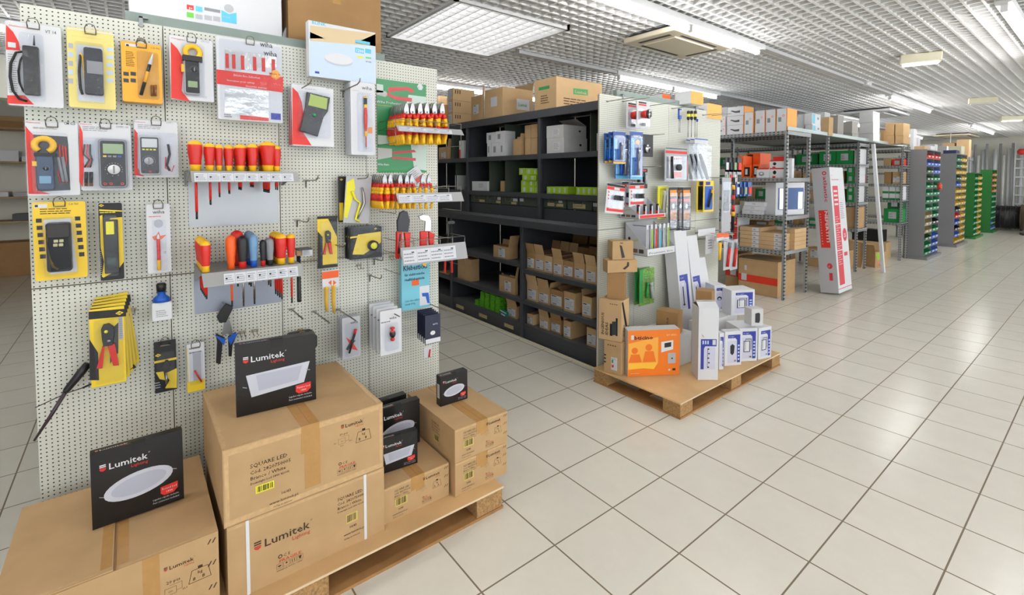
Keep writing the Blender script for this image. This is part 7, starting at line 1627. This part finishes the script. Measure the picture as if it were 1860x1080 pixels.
gbox('black crate on the floor carton under the third rack', -1.9, 9.33, .304, .5, .25, .22, m=bplast)
for i in range(2): endbox(f'red and white box at the aisle end of the second rack, {["upper", "lower"][i]} one', 7.53, .26, .15, (1.101, .68)[i]+.0, .02, m=red, x=-1.245) if False else None
gbox('red and white box on the lower shelf beside the brown carton, between post and white rod', -1.45, 9.27, .681, .18, .2, .16, m=red) if False else None

# ------------------------------------------------------------------ bin cabinets along the aisle
binm = {'r': cm('bin_red', 222, 54, 42, rough=.4), 'b': cm('bin_blue', 70, 110, 205, rough=.4), 'g': cm('bin_green', 30, 140, 84, rough=.4), 'y': cm('bin_yellow', 226, 184, 40, rough=.4), 'd': cm('bin_dark_green', 44, 96, 52, rough=.4), 'n': cm('bin_natural', 176, 160, 110, rough=.5), 'k': bplast, 'w': greyw}
def cabinet(lab, x0, x1, y0, y1, h, m, cols, grp):
    """open bin cabinet facing the aisle (+X): cols are strings of bin colours from the top"""
    t = thing('bin_cabinet', lab, 'cabinet', (x1, y0, 0), H90); w, d = y1-y0, x1-x0
    MB().box(0, 0, .05, .012, d, h, m).obj('side_panel', t); MB().box(w-.012, 0, .05, w, d, h, m).obj('side_panel', t)
    MB().box(.012, d-.01, .05, w-.012, d, h, m).obj('back_panel', t); MB().box(.012, 0, h-.02, w-.012, d-.0105, h, m).obj('top_panel', t)
    MB().box(-.02, -.06, 0, w+.01, d, .048, m).obj('plinth', t)
    n = len(cols); pitch = (w-.024)/n
    for i in range(1, n): MB().box(.012+i*pitch-.008, .001, .05, .012+i*pitch+.008, d-.011, h-.021, m).obj('partition', t)
    for i, s in enumerate(cols):
        k = len(s); ph = (h-.10)/k; x0_ = .012+i*pitch+.012; wb = pitch-.024
        for j, ch in enumerate(s):
            z = h-.03-(j+1)*ph
            MB().box(x0_-.003, .004, z-.006, x0_+wb+.003, d-.012, z-.002, m).obj('shelf', t)
            nb = 2 if wb > .3 else 1; wq = wb/nb
            for q_ in range(nb):
                xq = x0_+q_*wq; y_ = x1+.03
                b = MB().add([(.002, 0, 0), (wq-.004, 0, 0), (wq-.004, d*.8, 0), (.002, d*.8, 0), (.002, -.02, ph*.45), (wq-.004, -.02, ph*.45), (wq-.004, d*.8, ph*.75), (.002, d*.8, ph*.75), (wq-.004, .05, ph*.75), (.002, .05, ph*.75)],
                     [(3, 2, 1, 0), (0, 1, 5, 4), (1, 2, 6, 8, 5), (0, 4, 9, 7, 3), (2, 3, 7, 6)], binm[ch])
                b.box(wq*.25, -.021, ph*.18, wq*.72, -.013, ph*.36, tagw)
                o = b.obj('parts_bin', loc=(x1-.006, y0+xq, z), rz=H90)
                tag(o, f'{dict(r="red", b="blue", g="green", y="yellow", d="dark green", n="beige", k="black", w="pale")[ch]} parts bin, {"row "+str(j+1)} from the top, {ORD[i*nb+q_]} across in the {grp}', 'parts bin', 'parts bins in the '+grp)
    return t
greyc = cm('cabinet_grey', 128, 128, 132, rough=.5); greenc = cm('cabinet_green', 40, 120, 50, rough=.5)
cabinet('nearest grey steel bin cabinet at the end of the racks', -1.17, -.86, 9.70, 10.74, 2.01, greyc, ['rbddggggnnndgg', 'rbbggggggkgbbb'], 'nearest grey cabinet')
cabinet('second grey steel bin cabinet with mostly yellow bins', -1.17, -.88, 12.25, 13.35, 2.02, greyc, ['ggydbyyykrbkby', 'yyyyyyyyyyyyyy'], 'second grey cabinet')
cabinet('nearer green steel bin cabinet, lower than the grey ones', -1.17, -.90, 14.45, 15.45, 1.62, greenc, ['ggggggggggg', 'yyyyyyyyyyy'], 'nearer green cabinet')
cabinet('farther green steel bin cabinet with red and green bins', -1.10, -.86, 16.6, 17.35, 1.72, greenc, ['rrrrgggggbb', 'yyyygggggdb'], 'farther green cabinet')
t = thing('plug_cluster', 'bright red plastic part sticking out of the nearest grey cabinet', 'part', (-.83, 10.45, 1.33)); MB().cyl((0, 0, 0), (.05, 0, 0), .06, binm['r'], n=10).obj('flange', t); 
for k in range(5): MB().cyl((.05, .035*math.cos(k*1.26), .035*math.sin(k*1.26)), (.056, .035*math.cos(k*1.26), .035*math.sin(k*1.26)), .01, gold, n=8).obj('contact', t)
# things on top of the cabinets and shelves behind them
for i, (x, y, w_, d_, h_, m, nm) in enumerate(((-1.12, 10.3, .3, .3, .08, white, 'flat white box'), (-1.1, 10.85, .22, .3, .12, offw, 'white box with flap'), (-1.1, 12.35, .5, .25, .07, cm('dark_blue_box', 50, 60, 100), 'dark blue flat box'), (-1.12, 12.9, .42, .22, .18, cm('cream_box', 226, 224, 196), 'cream box'))):
    zt = 2.012 if y < 11.0 and y > 10 else 2.022
    gbox(f'{nm} lying on top of the {"nearest" if y < 11 else "second"} grey cabinet', -.9, (10.16, 10.45, 12.30, 12.80)[i], zt, min(w_, .35), .22, h_, rz=H90, m=m)
gbox('tan open box behind on top of the nearest grey cabinet', -.92, 9.80, 2.012, .3, .2, .06, rz=H90, m=card2)
t = rack('distant galvanised shelving behind the green cabinets', -1.2, 13.5, .5, [-1.2, -2.2, -3.2], [.5, 1.0, 1.62, 2.0], top=2.05)
rack('farthest galvanised shelving behind the green cabinets', -1.2, 15.7, .5, [-1.2, -2.2], [.5, 1.0, 1.62, 2.0], top=2.05)
for i, (m, h_) in enumerate(((red, .12), (offw, .25), (cm('cream_box', 226, 224, 196), .3), (bplast, .1))): gbox(f'{["red", "white", "cream", "black"][i]} box on the distant shelving above the green cabinets', (-1.6, -1.6, -1.55, -2.05)[i], (13.55, 13.6, 15.75, 15.8)[i], (1.622, 2.002, 1.622, 1.622)[i], .3, .3, h_, m=m)
for i in range(3): gbox(f'tall brown carton, {ORD[i]} from the left on the farthest shelving', -2.1+.3*i, 15.8, 2.012, .26, .3, .35+.08*i, m=[card3, card, card2][i])

# ------------------------------------------------------------------ back of the hall
galvb = cm('galvanised_tubes', 216, 220, 222, rough=.4)
for i in range(24):
    x = -1.9+.095*i; r_ = .03 if i % 3 else .045; h_ = 2.35+.2*math.sin(i*2.1)
    tag(MB().cyl((0, 0, 0), (0, 0, h_), r_, [galvb, cm('tube_dark', 178, 182, 184, rough=.4), cm('tube_light', 226, 227, 226, rough=.5)][i % 3], n=10).obj('metal_tube', loc=(x, 18.55-.1*(i % 2), .002)), 'long metal tube standing upright against the back wall', 'tube', 'upright tubes at the back wall')
t = thing('aluminium_ladder', 'narrow aluminium ladder standing among the tubes at the back wall', 'ladder', (-.46, 18.36, .002))
for x in (-.14, .14): MB().box(x-.015, -.03, 0, x+.015, .03, 2.5, cm('ladder_alu', 206, 210, 212, rough=.4)).obj('stile', t)
for k in range(9): MB().box(-.125, -.02, .2+.26*k, .125, .02, .24+.26*k, cm('ladder_alu', 206, 210, 212)).obj('rung', t)
tag(MB().lathe([(.03, 0), (.09, .03), (.10, .1), (.06, .16)], binm['r']).obj('red_lamp', loc=(-.45, 18.12, 2.16)), 'small red round object hanging in front of the ladder', 'lamp')
t = thing('cable_reel', 'large black cable reel on the floor before the tubes', 'cable reel', (-.75, 17.9, .38), 0)
MB().cyl((-.36, 0, 0), (.36, 0, 0), .32, bplast, n=28).obj('cable_winding', t)
for s in (-1, 1): MB().cyl((s*.365, 0, 0), (s*.395, 0, 0), .375, cm('reel_flange', 90, 78, 60, rough=.8), n=28).obj('flange', t)
for k in range(7): MB().tube([(-.34+.1*k, .322*math.cos(a*PI/8), .322*math.sin(a*PI/8)) for a in range(17)], .012, dgrey, n=6).obj('cable_turn', t)
t = thing('cable_reel', 'wooden cable reel standing right of the black one', 'cable reel', (.28, 17.6, .42), 0)
MB().cyl((-.12, 0, 0), (.12, 0, 0), .3, cm('rope_tan', 160, 140, 110, rough=.9), n=24).obj('cable_winding', t)
for s in (-1, 1): MB().cyl((s*.125, 0, 0), (s*.155, 0, 0), .415, slat, n=24).obj('flange', t)
t = thing('blue_machine', 'blue steel machine standing on a dark plate at the right edge', 'machine', (.72, 16.7, .001))
MB().box(-.5, -.5, 0, .5, .4, .04, dgrey).obj('base_plate', t); MB().prism([(-.28, .0405), (.45, .0405), (.45, 1.15), (-.05, 1.15)], -.3, .3, cm('machine_blue', 52, 110, 140, rough=.4)).obj('housing', t)
MB().tube([(-.05, 0, 1.16), (-.15, 0, 1.3), (.1, 0, 1.45)], .03, dgrey, n=8).obj('lever', t)
tag(MB().box(-.5, 0, 0, .3, .02, 1.6, cm('red_banner', 210, 70, 50, rough=.6)).obj('banner', loc=(.62, 18.9, 1.12)), 'red vertical banner on the back wall at the right edge', 'banner')
tag(MB().box(0, 0, 0, .3, .3, .05, bplast).obj('floor_mat', loc=(-.2, 16.4, .001), rz=.3), 'dark object lying on the floor before the cable reels', 'mat')
tag(MB().cyl((0, 0, 0), (0, 0, .55), .008, whiteg, n=8).obj('hanging_cord', loc=(-1.7, 16.2, 2.195)), 'thin white cord hanging from the ceiling near the back wall', 'cord')
# ------------------------------------------------------------------ left wall shelves seen at the left edge
wood = cm('light_wood', 176, 142, 96, rough=.6, noise=.1)
t = thing('wall_shelving', 'wooden wall shelves with dark brackets at the far left edge', 'shelving unit', (-9.58, -3.9, 0))
for z in (.82, 1.18, 1.70): MB().box(0, 0, z-.025, .45, 2.2, z, wood).obj('shelf_board', t)
for z in (.82, 1.18, 1.70, 2.2): MB().add([(.0, 1.62, z-.03), (.4, 1.62, z-.03), (0, 1.62, z-.3), (0, 1.65, z-.03), (.4, 1.65, z-.03), (0, 1.65, z-.3)], [(0, 2, 1), (3, 4, 5), (0, 1, 4, 3), (1, 2, 5, 4), (0, 3, 5, 2)], bplast).obj('bracket', t)
MB().box(0, 0, 2.175, .45, 2.2, 2.2, wood).obj('shelf_board', t)
gbox('long low brown carton on the floor under the left wall shelves', -9.15, -3.6, .002, 1.7, .42, .50, rz=H90, m=card3)
for i, (y, z, w_, h_, m, nm) in enumerate(((-2.75, 2.202, .34, .09, card3, 'lower brown carton on the top left wall shelf'), (-2.72, 2.294, .36, .07, card, 'upper brown carton on the top left wall shelf'), (-2.75, 1.702, .22, .16, white, 'white box on the second left wall shelf'), (-2.5, 1.702, .2, .08, white, 'low white box on the second left wall shelf'), (-3.0, 1.182, .35, .07, white, 'flat white box on the third left wall shelf'), (-2.6, 1.182, .4, .06, greyw, 'grey flat box on the third left wall shelf'), (-2.62, .822, .25, .1, bplast, 'dark box on the lowest left wall shelf'))):
    gbox(nm, -9.15, y, z, w_, .3, h_, rz=H90, m=m)
